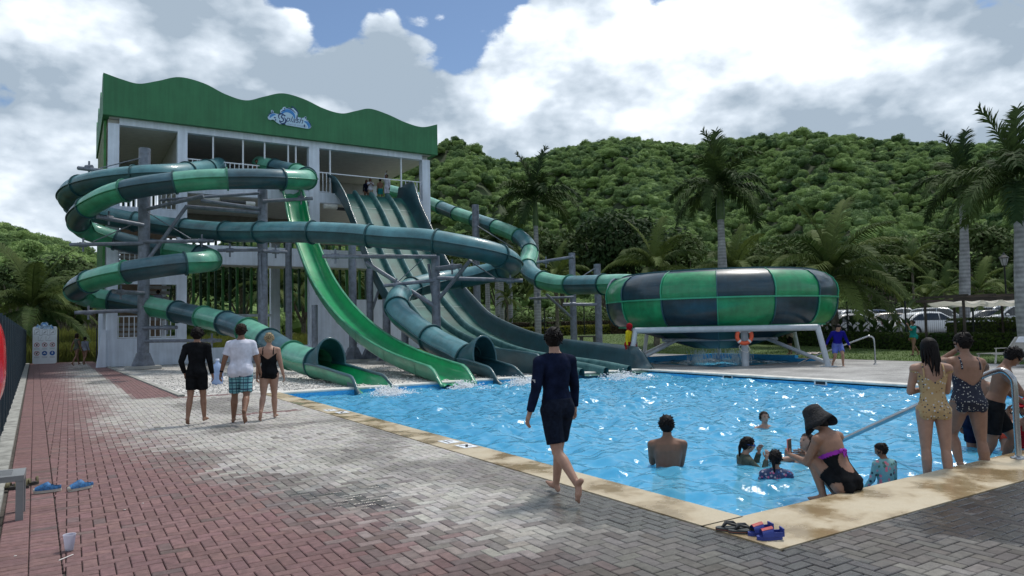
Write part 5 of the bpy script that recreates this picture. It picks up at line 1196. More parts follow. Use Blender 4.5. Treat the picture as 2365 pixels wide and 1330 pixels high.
for x in (bw*.34, bw*.66):
    z = 1.5; s = bw*.11
    printed([rect(x, z-s, 2*s, .018), rect(x-s, z, .018, 2*s), rect(x, z+s+.05, 1.2*s, .028), [(x-s*.5, z-s*.9), (x+s*.5, z+s*.9), (x+s*.5, z+s*.7), (x-s*.4, z-s*.9)]], GRY, .004, 'slide_diagram', sb_)
for j, x in enumerate(cols):
    for z, mm in ((1.12, SRED), (.62, SRED if j == 0 else SBL)):
        r_ = bw*.112
        if mm == SRED:
            printed(ringpoly(x, z, r_*.8, r_), SRED, .004, 'warning_ring', sb_); printed([[(x-r_*.62, z+r_*.52), (x-r_*.52, z+r_*.62), (x+r_*.62, z-r_*.52), (x+r_*.52, z-r_*.62)]], SRED, .006, 'warning_bar', sb_)
            printed([rect(x-.01, z-.01, r_*.5, r_*.8), rect(x+.04, z+.05, r_*.5, r_*.3)], SBLK, .005, 'pictogram', sb_)
        else:
            printed([[(x+r_*math.cos(2*math.pi*k/20), z+r_*math.sin(2*math.pi*k/20)) for k in range(20)]], SBL, .004, 'notice_disc', sb_)
            printed([rect(x, z, r_*.5, r_*.5), rect(x, z+r_*.5, r_*.3, r_*.3)] if j == 2 else [rect(x, z-r_*.1, r_*1.2, r_*.2), [(x-r_*.4, z), (x+r_*.4, z+r_*.1), (x, z+r_*.5)]], WPL, .006, 'pictogram', sb_)
        printed([rect(x, z-r_-.055-.035*q, bw*(.23-.03*(q % 2)), .012) for q in range(3)], GRY, .004, 'caption', sb_)
# ---- grey slatted bench at the left, with shoes under it
GBE = mat('bench_metal', (.22, .23, .235), .45, metal=.3, var=.08)
be = thing('bench', 'grey metal bench with a slatted top beside the blue shoes', 'bench', (-.95, 8.05, 0))
hz = .40; x1, y0, y1 = -.33, 7.86, 8.30; bx = MB()
for (a, b, c, d) in ((-1.75, y0, x1, y0+.06), (-1.75, y1-.06, x1, y1), (x1-.10, y0+.061, x1, y1-.061)):
    m = MB(); m.box((a, b, hz-.05), (c, d, hz)); wpart(m, 'frame_rail', GBE, be)
for k in range(6):
    yy = y0+.085+k*.054; m = MB(); m.box((-1.75, yy, hz-.02), (x1-.102, yy+.036, hz-.003)); wpart(m, 'slat', GBE, be)
for (xx, yy) in ((x1-.06, y0+.002), (x1-.06, y1-.062), (-1.7, y0+.002), (-1.7, y1-.062)):
    m = MB(); m.box((xx, yy, 0), (xx+.058, yy+.058, hz-.052)); wpart(m, 'leg', GBE, be)
# ---- footwear
def sole(L_, w_, n=18):
    pts = []
    for k in range(n):
        a = 2*math.pi*k/n; x = math.cos(a)*L_/2; f = .5+.5*math.cos(a); pts.append((x, math.sin(a)*w_/2*(.78+.3*f-.1*math.sin(math.pi*f))))
    return pts
def clog(name, label, loc, rz, c, cs):
    root = thing(name, label, 'shoe', loc, rz, 'blue slip-on shoes on the red pavers'); L_, w_ = .25, .095; m = MB()
    m.rings([[(x, y, 0) for x, y in sole(L_, w_)], [(x*1.01, y*1.04, .018) for x, y in sole(L_, w_)], [(x, y, .03) for x, y in sole(L_, w_)]], True, smooth=False); m.build('sole', cs, root)
    m = MB(); rs = []
    for k in range(11):
        s = k/10; x = -L_/2*.97+L_*.94*s; ww = w_/2*(.8+.28*sstep(0, .6, s))*math.sin(math.pi*(.10+.8*s))**.35; h = .045+.035*math.exp(-((s-.5)/.2)**2) if s < .6 else lerp(.075, .032, (s-.6)/.4)
        ring = []
        for q in range(11):
            a = math.pi*q/10; top = h if s > .5 else (h*abs(math.cos(a))**.5 if abs(math.cos(a)) > .55 else .03)
            ring.append((x, math.cos(a)*ww, .028+(math.sin(a)*h if s > .45 else min(math.sin(a), .62)*h*1.1)))
        rs.append(ring)
    m.rings(rs[4:], False, smooth=True); m.build('upper', c, root)
    m = MB()
    for sg in (0, -1): m.rings([[r_[sg], r_[sg+1] if sg == 0 else r_[sg-1], r_[2] if sg == 0 else r_[-3]] for r_ in rs[:5]], False, smooth=True)
    m.rings([[r_ for r_ in rs[0]], [(v[0]+.012, v[1]*.9, v[2]) for v in rs[0]]], False); m.build('heel_collar', c, root)
    m = MB(); m.ell((L_/2*.82, 0, .03), (.032, .036, .026)); m.build('toe_cap', cs, root)
BLUE = mat('blue_shoe', (.03, .16, .38), .6, var=.35, vscale=40); CRM = mat('cream_rubber', (.62, .60, .52), .6)
p_ = onZ(110, 1137); clog('slip_on_shoe', 'blue slip-on shoe lying next to the bench leg', (p_[0], p_[1], .004), rad(180), BLUE, CRM)
p_ = onZ(186, 1131); clog('slip_on_shoe', 'blue slip-on shoe lying farther from the bench', (p_[0], p_[1], .004), rad(205), BLUE, CRM)
OLV = mat('olive_canvas', (.17, .15, .08), .8, var=.3, vscale=30)
for k, (px, py, a) in enumerate(((35, 1130, 170), (58, 1122, 190))):
    p_ = onZ(px, py); root = thing('sandal', ('olive sandal lying under the bench, half behind its leg', 'olive sandal lying under the end of the bench')[k], 'shoe', (p_[0], p_[1], .004), rad(a), 'olive sandals under the bench'); m = MB(); m.rings([[(x, y, 0) for x, y in sole(.26, .1)], [(x, y, .03) for x, y in sole(.26, .1)]], True); m.build('sole', mat('dark_rubber', (.04, .038, .034), .8), root)
    for s in (-.03, .06):
        b = MB(); b.rings([[(s-.02, math.cos(math.pi*q/8)*.05, .03+math.sin(math.pi*q/8)*.045) for q in range(9)], [(s+.025, math.cos(math.pi*q/8)*.05, .03+math.sin(math.pi*q/8)*.042) for q in range(9)]], False, smooth=True); b.build('strap', OLV, root)
    b = MB(); b.rings([[(-.12, math.cos(math.pi*q/8)*.045, .03+math.sin(math.pi*q/8)*.06) for q in range(9)], [(-.10, math.cos(math.pi*q/8)*.045, .03+math.sin(math.pi*q/8)*.055) for q in range(9)]], False, smooth=True); b.build('strap', OLV, root)
DFL = mat('flipflop_rubber', (.055, .065, .07), .7, var=.2); DST = mat('flipflop_strap', (.018, .02, .022), .5)
for k, (px, py, a) in enumerate(((1693, 1226, 172), (1722, 1231, 178))):
    p_ = onZ(px, py); root = thing('flip_flop', ('dark flip-flop on the coping corner, rear one', 'dark flip-flop on the coping corner next to the red sandals')[k], 'shoe', (p_[0], p_[1], .006), rad(a-30), 'flip-flops on the coping corner'); m = MB(); sp = sole(.27, .105)
    m.rings([[(x, y, 0) for x, y in sp], [(x, y, .024) for x, y in sp]], True); m.build('sole', DFL, root)
    m = MB(); m.rings([[(x*1.004, y*1.004, .008) for x, y in sp], [(x*1.004, y*1.004, .013) for x, y in sp]], True, False, False); m.build('sole_stripe', mat('orange_stripe', (.3, .08, .04), .7), root)
    for sg in (-1, 1):
        b = MB(); b.tube([(.085, 0, .022), (.05, sg*.02, .06), (-.01, sg*.045, .052), (-.05, sg*.05, .02)], [.008, .011, .011, .008], 8); b.build('strap', DST, root)
SPB = mat('sandal_blue', (.03, .055, .30), .6, var=.15); SPR = mat('sandal_red', (.42, .03, .03), .55, var=.2, vscale=30)
for k, (px, py, a) in enumerate(((1755, 1236, 205), (1778, 1247, 195))):
    p_ = onZ(px, py); root = thing('child_sandal', ('red and blue child sandal touching the flip-flops', 'red and blue child sandal at the outer edge of the coping')[k], 'shoe', (p_[0], p_[1], .006), rad(a-45), 'red and blue sandals on the coping corner'); sp = sole(.2, .085); m = MB(); m.rings([[(x, y, 0) for x, y in sp], [(x, y, .026) for x, y in sp]], True); m.build('sole', SPB, root)
    b = MB(); rs = []
    for s in range(7):
        f = s/6; x = -.02+.085*f; h = .07-.02*f; rs.append([(x, math.cos(math.pi*q/10)*.043, .025+math.sin(math.pi*q/10)*h) for q in range(11)])
    b.rings(rs, False, smooth=True); up_ = b.build('upper', SPB, root); b = MB(); b.rings([[(v[0], v[1]*.98, v[2]+.003) for v in r_[3:8]] for r_ in rs], False, smooth=True); b.build('printed_strap', SPR, up_)
    b = MB(); rs = []
    for s in range(4): rs.append([(-.095+.02*s, math.cos(math.pi*q/8)*.04, .025+.06*abs(math.cos(math.pi*q/8))*.3+.04*(1-s*.1)) for q in range(9)])
    b.rings([[(-.098, math.cos(a_)*.03-.0, .025) for a_ in np.linspace(0, math.pi, 9)], [(-.1+.02*math.sin(a_)*0, math.cos(a_)*.036, .085) for a_ in np.linspace(0, math.pi, 9)]], False); b.box((-.1, -.038, .026), (-.09, .038, .085)); b.box((-.09, -.041, .026), (-.02, -.036, .06)); b.box((-.09, .036, .026), (-.02, .041, .06)); b.build('heel_collar', SPB, root)
# ---- cup with dregs and a straw
p_ = onZ(160, 1272); root = thing('plastic_cup', 'translucent plastic cup with dregs standing on the red pavers', 'cup', (p_[0], p_[1], .002))
CUP = mat('frosted_plastic', (.72, .72, .80), .35, trans=.55, var=.03); m = MB(); m.lathe([(.001, .002), (.028, .002), (.029, .006), (.043, .118), (.046, .122), (.0445, .124), (.0415, .118), (.0275, .01)], (0, 0, 0), 24); m.build('wall', CUP, root)
m = MB(); m.lathe([(.001, .022), (.028, .02), (.0272, .01)], (0, 0, 0), 16); m.build('dregs', mat('dregs', (.02, .022, .012), .4), root)
m = MB(); m.add([(-.02, -.01, .02), (.022, .0, .02), (.012, .01, .055), (-.004, .004, .062)], [(0, 1, 2, 3)]); m.build('lime_wedge', mat('lime', (.16, .24, .06), .5), root)
a = V(onZ(136, 1296)); b_ = V(onZ(169, 1282)); m = MB(); m.tube([a+Vector((0, 0, .006)), b_+Vector((0, 0, .006))], .0035, 8); tag(m.build('drinking_straw', mat('straw', (.75, .73, .70), .5)), 'white straw lying on the pavers below the cup', 'straw')
# bits of litter and leaves on the bricks
LIT = mat('litter', (.7, .68, .64), .7)
for k, (px, py) in enumerate(((330, 1163), (288, 1178), (35, 1285), (160, 1014))):
    p_ = onZ(px, py); m = MB(); m.ell((p_[0], p_[1], .004), (.012, .007, .003), None, 6, 4); tag(m.build('litter_scrap', LIT), 'tiny white scrap of litter lying on the red pavers', 'litter', 'litter scraps on the red pavers')
# ---- red lifebuoy case on a pole at the left edge
lc = thing('lifebuoy_case', 'glossy red moulded lifebuoy case standing by the left fence', 'lifebuoy case', (-.80, 7.35, 0)); cx, cy = -.80, 7.35
m = MB(); m.tube([(cx-.12, cy, 0), (cx-.12, cy, 1.5)], .04, 10); wpart(m, 'pole', GBE, lc)
d = Vector((cx, cy, 0)).normalized(); x = Vector((d.y, -d.x, 0)); oc = Vector((cx, cy, 1.32))
cc = V(atD(-80, 838, 5.9)); lc.location = (cc.x, cc.y, 0)
m = MB(); rs = []
for k, (f, dd) in enumerate(((.80, .12), (.93, .10), (1.0, .03), (1.0, -.05), (.9, -.12), (.6, -.15), (.3, -.10), (.0, -.08))):
    ring = []
    for q in range(36):
        a = 2*math.pi*q/36; sx = .29*f; sz = .475*f; ca, sa_ = math.cos(a), math.sin(a); e = .75
        ring.append(cc+V(RT)*(sx*math.copysign(abs(ca)**e, ca))+V(UP)*(sz*math.copysign(abs(sa_)**e, sa_))+V(FW)*dd)
    rs.append(ring)
m.rings(rs, True, True, False, True); shell = wpart(m, 'shell', RED, lc)
m = MB(); ring = []
for q in range(36):
    a = 2*math.pi*q/36; ring.append(cc+V(RT)*(.235*math.cos(a))+V(UP)*(.34*math.sin(a))-V(FW)*.135)
m.tube(ring+[ring[0]], .03, 8); m.build('recess_rim', RED, shell)
for c_ in list(lc.children):
    if c_.name.startswith('pole'): bpy.data.objects.remove(c_)
for c_ in lc.children: c_.matrix_parent_inverse = Matrix.Translation(-lc.location)
m = MB(); m.tube([(cc.x, cc.y, 0), (cc.x, cc.y, cc.z-.3)], .04, 10); wpart(m, 'pole', GBE, lc)
# ---- depth marker tiles printed on the coping
for k, (px, py) in enumerate(((1037, 1021), (1077, 1031), (763, 948), (790, 953))):
    p_ = onZ(px, py); root = thing('depth_marker', ('white depth tile with black marks on the long coping, nearer the boy', 'white no diving tile on the long coping, nearer the boy', 'white depth tile on the long coping, nearer the slides', 'white no diving tile on the long coping, nearer the slides')[k], 'tile', (p_[0], p_[1], .007)); m = MB(); m.box((-.11, -.15, -.002), (.11, .15, .004)); m.build('tile', WPL, root)
    m = MB()
    for q in ([(-.07, -.1), (-.04, -.12), (.07, .08), (.04, .1)], [(-.07, .09), (-.05, .11), (.06, -.06), (.04, -.08)]) if k % 2 else ([(-.06, -.1), (-.03, -.1), (-.03, .1), (-.06, .1)], [(.02, -.02), (.06, -.02), (.06, .02), (.02, .02)], [(.0, .06), (.06, .06), (.06, .09), (.0, .09)]):
        m.add([(x, y, .006) for x, y in q], [(0, 1, 2, 3)])
    m.build('print', SBLK, root)
# ---- stainless handrails
def handrail(name, label, pts, r, bases):
    root = thing(name, label, 'handrail', bases[0]); m = MB(); cv = catmull(pts, 6); m.tube(cv, r, 14); wpart(m, 'rail', CHROME, root)
    for b in bases: m = MB(); m.lathe([(r+.05, 0), (r+.05, .012), (r+.02, .02), (r, .035)], b, 20); wpart(m, 'base_flange', CHROME, root)
bx_, by_ = 9.36, 3.98
handrail('pool_handrail', 'thick stainless handrail bending down into the near end of the pool', [(bx_, by_, .0), (bx_, by_, .5), (bx_, by_+.0, .86), (bx_, by_+.03, .95), (bx_, by_+.10, 1.01), (bx_, by_+.2, 1.0), (bx_, by_+.45, .88), (bx_, by_+1.2, .48), (bx_, by_+2.3, -.10), (bx_, by_+2.9, -.42)], .034, [(bx_, by_, .006)])
q = V(onZ(2022, 841)); handrail('basin_handrail', 'thin stainless handrail at the steps of the bowl basin', [(q.x, q.y, 0), (q.x, q.y, .6), (q.x-.02, q.y+.02, .94), (q.x-.10, q.y+.12, 1.02), (q.x-.2, q.y+.26, .98), (q.x-1.3, q.y+1.75, .25), (q.x-1.6, q.y+2.2, -.05)], .03, [(q.x, q.y, .002)])
# ---- orange lifebuoy hanging on the bowl leg
c = V(atD(1719, 776, 26.35)); root = thing('lifebuoy', 'orange lifebuoy ring hanging on the front leg of the bowl', 'lifebuoy', tuple(c)); m = MB(); ring = [c+V(RT)*(.27*math.cos(2*math.pi*k/28))+V(UP)*(.27*math.sin(2*math.pi*k/28)) for k in range(29)]; m.tube(ring, .075, 12); wpart(m, 'ring', ORG, root)
for k in range(4):
    a = math.pi/4+k*math.pi/2+.0; m = MB(); pp = [c+V(RT)*(.27*math.cos(a+t_))+V(UP)*(.27*math.sin(a+t_)) for t_ in (-.13, 0, .13)]; m.tube(pp, .079, 12); wpart(m, 'band', wf, root)
m = MB(); m.tube([c+V(RT)*.1-V(UP)*.3, c+V(RT)*.22-V(UP)*.5, c+V(RT)*.12-V(UP)*.62, c-V(RT)*.1-V(UP)*.55, c-V(RT)*.2-V(UP)*.4, c-V(RT)*.1-V(UP)*.28], .012, 6); wpart(m, 'rope', LIT, root)
q = V(onZ(1466, 838)); root = thing('no_entry_sign', 'small no entry sign on a white stake by the bowl', 'sign', tuple(q)); m = MB(); m.tube([(0, 0, 0), (0, 0, .55)], .02, 8); m.build('stake', wf, root)
tow = Vector((-q.x, -q.y, 0)).normalized(); sx = Vector((tow.y, -tow.x, 0)); m = MB(); m.add([sx*-.15+Vector((0, 0, .45)), sx*.15+Vector((0, 0, .45)), sx*.15+Vector((0, 0, .9)), sx*-.15+Vector((0, 0, .9))], [(0, 1, 2, 3)]); m.add([sx*-.15+Vector((0, 0, .45))-tow*.02, sx*.15+Vector((0, 0, .45))-tow*.02, sx*.15+Vector((0, 0, .9))-tow*.02, sx*-.15+Vector((0, 0, .9))-tow*.02], [(3, 2, 1, 0)]); m.build('plate', mat('grey_plate', (.42, .40, .38), .6), root)
m = MB(); m.add([tow*.004+sx*.11*math.cos(2*math.pi*k/18)+Vector((0, 0, .73+.11*math.sin(2*math.pi*k/18))) for k in range(18)], [tuple(range(18))]); m.build('red_disc', SRED, root); m = MB(); m.add([tow*.007+sx*-.07+Vector((0, 0, .71)), tow*.007+sx*.07+Vector((0, 0, .71)), tow*.007+sx*.07+Vector((0, 0, .75)), tow*.007+sx*-.07+Vector((0, 0, .75))], [(0, 1, 2, 3)]); m.build('white_bar', wf, root)
# ---- sun loungers, towels
TAUPE = mat('sling_fabric', (.36, .33, .29), .8, var=.1); LFR = mat('lounger_frame', (.5, .47, .42), .5)
def lounger(loc, rz, label):
    root = thing('sun_lounger', label, 'sun lounger', loc, rz, 'sun loungers on the lawn edge')
    for s in (-1, 1):
        m = MB(); m.bar((s*.32, -.9, .33), (s*.32, .45, .33), .05, .04); m.build('side_rail', LFR, root); m = MB(); m.bar((s*.32, .45, .33), (s*.32, 1.0, .88), .05, .04); m.build('back_rail', LFR, root)
        for y in (-.8, .4): m = MB(); m.bar((s*.32, y, .33), (s*.34, y+(-.08 if y < 0 else .1), 0), .045, .045, (0, 1, 0)); m.build('leg', LFR, root)
        m = MB(); m.bar((s*.36, .0, .5), (s*.36, .55, .5), .05, .03); m.bar((s*.36, .05, .33), (s*.36, .05, .5), .03, .03, (0, 1, 0)); m.build('armrest', LFR, root)
    m = MB(); m.box((-.30, -.88, .335), (.30, .43, .345)); m.build('seat_sling', TAUPE, root)
    m = MB(); m.rings([[(-.3, .46, .36), (.3, .46, .36)], [(-.3, .72, .60), (.3, .72, .60)], [(-.3, 1.0, .9), (.3, 1.0, .9)]], False); m.build('back_sling', TAUPE, root)
    return root
p_ = onZ(2312, 838); lounger((p_[0]+.3, p_[1], 0), rad(255), 'taupe sun lounger with a white towel over its back'); l1 = p_
p_ = onZ(2372, 846); lounger((p_[0]+.2, p_[1]-.3, 0), rad(255), 'taupe sun lounger under the man in black shorts'); l2 = p_
tw = MB(); c, s = math.cos(rad(255)), math.sin(rad(255))
def LL(o, x, y, z): return (o[0]+.3+x*c-y*s, o[1]+x*s+y*c, z)
tw.rings([[LL(l1, -.2, .80, .70), LL(l1, .2, .80, .70)], [LL(l1, -.2, .98, .905), LL(l1, .2, .98, .905)], [LL(l1, -.2, 1.03, .91), LL(l1, .2, 1.03, .91)], [LL(l1, -.2, 1.05, .72), LL(l1, .2, 1.04, .70)]], False, smooth=True); tag(tw.build('towel', mat('white_towel', (.75, .75, .78), .9, bump=.3)), 'white towel folded over the back of the lounger', 'towel')
p_ = onZ(1870, 818); m = MB(); rs = []
for i in range(9): rs.append([(p_[0]+(i-4)*.22, p_[1]+(j-4)*.12+.5*(i-4)*.1, lawn_z(p_[0], p_[1])+.03+.03*math.sin(i*1.7+j*2.1)) for j in range(9)])
m.rings(rs, False, smooth=True); tag(m.build('beach_towel', mat('pale_towel', (.62, .52, .49), .95, var=.3, vscale=4)), 'pale towel spread on the grass behind the bowl', 'towel')
# ---- pergola with fabric
pg = thing('pergola', 'brown pergola with a scalloped white fabric canopy', 'pergola', tuple(onZ(2290, 810))); WD = mat('brown_wood', (.055, .04, .032), .7, var=.2)
P1 = V(atD(2222, 693, 30)); xr = V(RT); xr.z = 0; xr.normalize(); yr = Vector((-xr.y, xr.x, 0)); zt = float(P1.z)+.05
def PG(u, v, z): return Vector((P1.x, P1.y, 0))+xr*u+yr*v+Vector((0, 0, z))
for u, v in ((0.05, 0), (0.05, 2.8), (3.6, 0), (3.6, 2.8), (1.4, 2.8)):
    m = MB(); m.bar(PG(u, v, -.1), PG(u, v, zt-.06), .085, .085, (1, 0, 0)); wpart(m, 'post', WD, pg)
for v in (0, 2.8): m = MB(); m.bar(PG(-.35, v, zt), PG(4.2, v, zt), .08, .13); wpart(m, 'beam', WD, pg)
for u in (0.05, 1.2, 2.4, 3.6): m = MB(); m.bar(PG(u, -.3, zt+.15), PG(u, 3.1, zt+.15), .08, .1); wpart(m, 'rafter', WD, pg)
m = MB(); rs = []
for i in range(41):
    u = .1+4.0*i/40; zz = zt-.12-.20*abs(math.sin(math.pi*i/40*5)); rs.append([PG(u, .06, zz+.1), PG(u, .06, zz-.05), PG(u, 1.4, zz+.08), PG(u, 2.74, zz)])
m.rings(rs, False, smooth=True); wpart(m, 'canopy', mat('canvas', (.72, .70, .64), .85, trans=.35, var=.05), pg)
# ---- street lamp
q = atD(2327, 740, 42); root = thing('street_lamp', 'black lantern street lamp beside the thick royal palm', 'street lamp', (q[0], q[1], 0)); m = MB(); zt = float(atD(2327, 612, 42)[2]); m.lathe([(.16, 0), (.16, .3), (.08, .6), (.05, 1.0), (.045, zt-.1), (.09, zt-.05), (.05, zt)], (0, 0, 0), 12); m.build('pole', BLK, root)
m = MB(); m.lathe([(.12, zt), (.23, zt+.42)], (0, 0, 0), 6, False); m.build('glass', mat('lamp_glass', (.55, .56, .55), .15, trans=.4), root); m = MB(); m.lathe([(.27, zt+.42), (.27, zt+.46), (.1, zt+.62), (.03, zt+.75), (.0, zt+.8)], (0, 0, 0), 6, False); m.build('cap', BLK, root)
for k in range(6): a = k*math.pi/3; m = MB(); m.bar((.12*math.cos(a), .12*math.sin(a), zt), (.235*math.cos(a), .235*math.sin(a), zt+.43), .02, .02); m.build('glazing_bar', BLK, root)
# ---- parked cars
GLS = mat('car_glass', (.018, .022, .026), .06, var=.05, coat=.6); TYR = mat('tyre', (.018, .018, .018), .85); RIM = mat('alloy', (.45, .46, .47), .35, metal=.7); TL_ = mat('tail_lamp', (.35, .02, .02), .25, coat=.5); HL = mat('head_lamp', (.7, .72, .72), .12, coat=.6); BTR = mat('black_trim', (.02, .02, .022), .6)
def car(loc, rz, paint, kind, label, big=1.0):
    """x is length (front +x)"""
    root = thing('parked_car', label, 'car', loc, rz, 'cars parked behind the hedge')
    K = {'sedan': (4.6, 1.46, [(-2.3, .62), (-2.28, .88), (-1.75, .98), (-1.0, 1.40), (-.35, 1.46), (.35, 1.43), (1.1, 1.0), (2.05, .82), (2.28, .62)], -1.7, 1.1), 'suv': (4.6, 1.72, [(-2.3, .7), (-2.28, 1.05), (-2.05, 1.55), (-1.6, 1.70), (-.2, 1.72), (.45, 1.66), (1.1, 1.12), (2.1, .98), (2.28, .7)], -2.2, 1.1), 'pickup': (5.2, 1.78, [(-2.6, .75), (-2.58, 1.08), (-.75, 1.08), (-.55, 1.70), (-.1, 1.78), (.5, 1.74), (1.15, 1.16), (2.4, 1.02), (2.58, .72)], -.75, 1.15)}[kind]
    top = K[2]; hw = .88
    def zt_(x): return float(np.interp(x, [p[0] for p in top], [p[1] for p in top]))
    m = MB(); rs = []; xs = np.linspace(top[0][0], top[-1][0], 30); belt = .95 if kind == 'sedan' else 1.08
    for x in xs:
        e = min(1, min(x-top[0][0], top[-1][0]-x)/.35); w_ = hw*(.86+.14*math.sqrt(max(0, e))); zz = zt_(x); zb = .26+.08*(1-e); bl = min(belt, zz-.02); tw_ = w_*(1-.20*max(0, (zz-belt))/.55)
        rs.append([(x, -w_*.96, zb), (x, -w_, .5), (x, -w_*.99, bl*.92), (x, -w_*.95, bl), (x, -tw_*.97, max(bl, zz-.06)), (x, -tw_*.85, zz), (x, 0, zz+.02), (x, tw_*.85, zz), (x, tw_*.97, max(bl, zz-.06)), (x, w_*.95, bl), (x, w_*.99, bl*.92), (x, w_, .5), (x, w_*.96, zb)])
    m.rings(rs, True, True, True, True); body = m.build('body', paint, root)
    x0, x1 = K[3], K[4]
    for s in (-1, 1):                                   # side windows
        wn = [(x0+.25, x0+.95), (x0+1.0, x0+1.85), (x0+1.9, x1-.25)] if kind != 'pickup' else [(-.5, .05), (.1, .8)]
        for a, b in wn:
            mm_ = MB(); pr = []
            n = 5
            for k in range(n+1):
                x = lerp(a, b, k/n); zz = zt_(x)-.09
                if zz < belt+.05: zz = belt+.05
                tw_ = hw*(1-.20*max(0, (zt_(x)-belt))/.55); pr.append([(x, s*(hw*.95+.012), belt+.02), (x, s*(tw_*.975+.012), zz)])
            mm_.rings(pr, False); mm_.build('side_window', GLS, body)
    for fr, (a, b) in (('windscreen', (x1-.62, x1-.02)), ('rear_window', (x0+.02, x0+.5))):
        mm_ = MB(); n = 4; pr = []
        for k in range(n+1):
            x = lerp(a, b, k/n); zz = zt_(x)+.03; tw_ = hw*(1-.20*max(0, (zt_(x)-belt))/.55)*.82; pr.append([(x, -tw_, zz-.012), (x, 0, zz+.008), (x, tw_, zz-.012)])
        mm_.rings(pr, False, smooth=True); mm_.build(fr, GLS, body)
    for x in (-K[0]*.29, K[0]*.30):
        for s in (-1, 1):
            m = MB(); w = [(0.20, -.1), (.33, -.1), (.345, -.05), (.345, .05), (.33, .1), (.2, .1)]; rs = [[(x+r_*math.cos(2*math.pi*k/20), s*(hw-.08)+yy, .345+r_*math.sin(2*math.pi*k/20)) for k in range(20)] for r_, yy in w]; m.rings(rs, True, False, False, True); wh = m.build('wheel', TYR, root)
            m = MB(); m.rings([[(x+r_*math.cos(2*math.pi*k/20), s*(hw-.0)+0*s, .345+r_*math.sin(2*math.pi*k/20)) for k in range(20)] for r_ in (.215, .02)], True, False, False, False); m.build('rim', RIM, wh)
    for s in (-1, 1):
        m = MB(); m.cbox((top[-1][0]-.12, s*.62, .72), (.16, .34, .14)); m.build('headlight', HL, root); m = MB(); m.cbox((top[0][0]+.06, s*.68, .85), (.12, .26, .2)); m.build('tail_light', TL_, root); m = MB(); m.ell((x1-.35, s*1.0, belt+.06), (.09, .12, .08)); m.build('mirror', paint, root)
    m = MB(); m.cbox((top[-1][0]-.02, 0, .5), (.08, 1.3, .22)); m.build('grille', BTR, root)
    if kind == 'suv':
        for s in (-1, 1): m = MB(); m.bar((-1.6, s*.6, 1.77), (.1, s*.6, 1.77), .04, .04); m.build('roof_rail', BTR, root)
CW = mat('car_white', (.74, .75, .76), .25, var=.02, coat=.6); CS = mat('car_silver', (.38, .40, .41), .28, metal=.5, var=.03, coat=.6); CB = mat('car_blue', (.03, .06, .15), .25, var=.05, coat=.6); CD = mat('car_dark', (.03, .033, .037), .25, var=.05, coat=.6); CG = mat('car_tan', (.33, .29, .25), .28, metal=.4, var=.04, coat=.6)
base_az = math.atan2(RT[1], RT[0])
for px, py, d, off, pt, kd, lb in ((2142, 768, 41.0, 5, CW, 'sedan', 'white sedan parked side on behind the low hedge'), (2275, 765, 42.5, 170, CD, 'sedan', 'dark grey hatchback parked right of the white sedan'), (2352, 765, 39.5, 160, CW, 'suv', 'white crossover at the thick palm trunk, rear lamp showing'), (2040, 766, 44.0, 172, CG, 'sedan', 'tan sedan parked left of the white sedan'), (1965, 768, 43.0, 12, CW, 'sedan', 'white sedan with sloping windscreen behind the canna leaves'), (1930, 752, 55.0, 8, CB, 'pickup', 'blue pickup truck in the far row, left end'), (2025, 748, 58.0, 10, CB, 'suv', 'dark blue car with roof rails in the far row'), (2088, 746, 54.0, -35, CW, 'pickup', 'white pickup truck seen from its windscreen'), (2180, 750, 52.0, -40, CS, 'suv', 'silver off-roader seen from its windscreen'), (1985, 752, 50.0, 15, CW, 'suv', 'small white car between the two rows'), (2150, 742, 62.0, 8, CB, 'sedan', 'dark blue sedan roof in the far row'), (2285, 744, 58.0, 8, CW, 'pickup', 'white pickup with a roof rack in the far row'), (2330, 748, 54.0, 12, CS, 'suv', 'silver car behind the thick royal trunk'), (1930, 760, 47.5, 8, CS, 'sedan', 'silver car at the right edge of the bowl'), (1262, 745, 80.0, 175, CW, 'suv', 'lone white van beyond the grove of bare trunks')):
    g_ = atD(px, 740, d); x, y = float(g_[0]), float(g_[1]); car((x, y, park_z(x, y)+.003 if px > 1500 else lawn_z(x, y)), base_az+rad(off), pt, kd, lb)
# ---- stone bench on the lawn, white folded object at the gravel, garden spike
q = atD(1358, 768, 52); x, y = float(q[0]), float(q[1]); z = lawn_z(x, y); root = thing('stone_bench', 'dark stone bench on the lawn between two posts', 'bench', (x, y, z), base_az); ST = mat('dark_stone', (.10, .095, .085), .9)
m = MB(); m.box((-.75, -.25, .42), (.75, .25, .52)); m.build('seat', ST, root)
for s in (-.5, .5): m = MB(); m.box((s-.12, -.2, 0), (s+.12, .2, .419)); m.build('support', ST, root)
q = onZ(502, 888); root = thing('water_bottle', 'tall pale blue translucent water container standing on the gravel', 'container', (q[0], q[1], 0)); m = MB(); m.lathe([(.02, 0), (.16, .01), (.18, .1), (.175, .3), (.18, .5), (.16, .6), (.07, .68), (.05, .72), (.055, .78), (.0, .78)], (0, 0, 0), 18); m.build('body', mat('pale_blue_plastic', (.45, .58, .80), .3, trans=.45), root); m = MB(); m.lathe([(.06, .76), (.06, .82), (.0, .82)], (0, 0, 0), 14); m.build('cap', mat('pale_lid', (.6, .66, .78), .4), root)
q = atD(2063, 790, 36); x, y = float(q[0]), float(q[1]); root = thing('garden_spotlight', 'small white garden spotlight on the grass in front of the hedge', 'lamp', (x, y, lawn_z(x, y))); m = MB(); m.tube([(0, 0, 0), (0, 0, .28)], .02, 8); m.build('stake', wf, root); m = MB(); m.tube([(-.06, 0, .28), (.08, 0, .36)], [.05, .08], 10); m.build('head', wf, root)
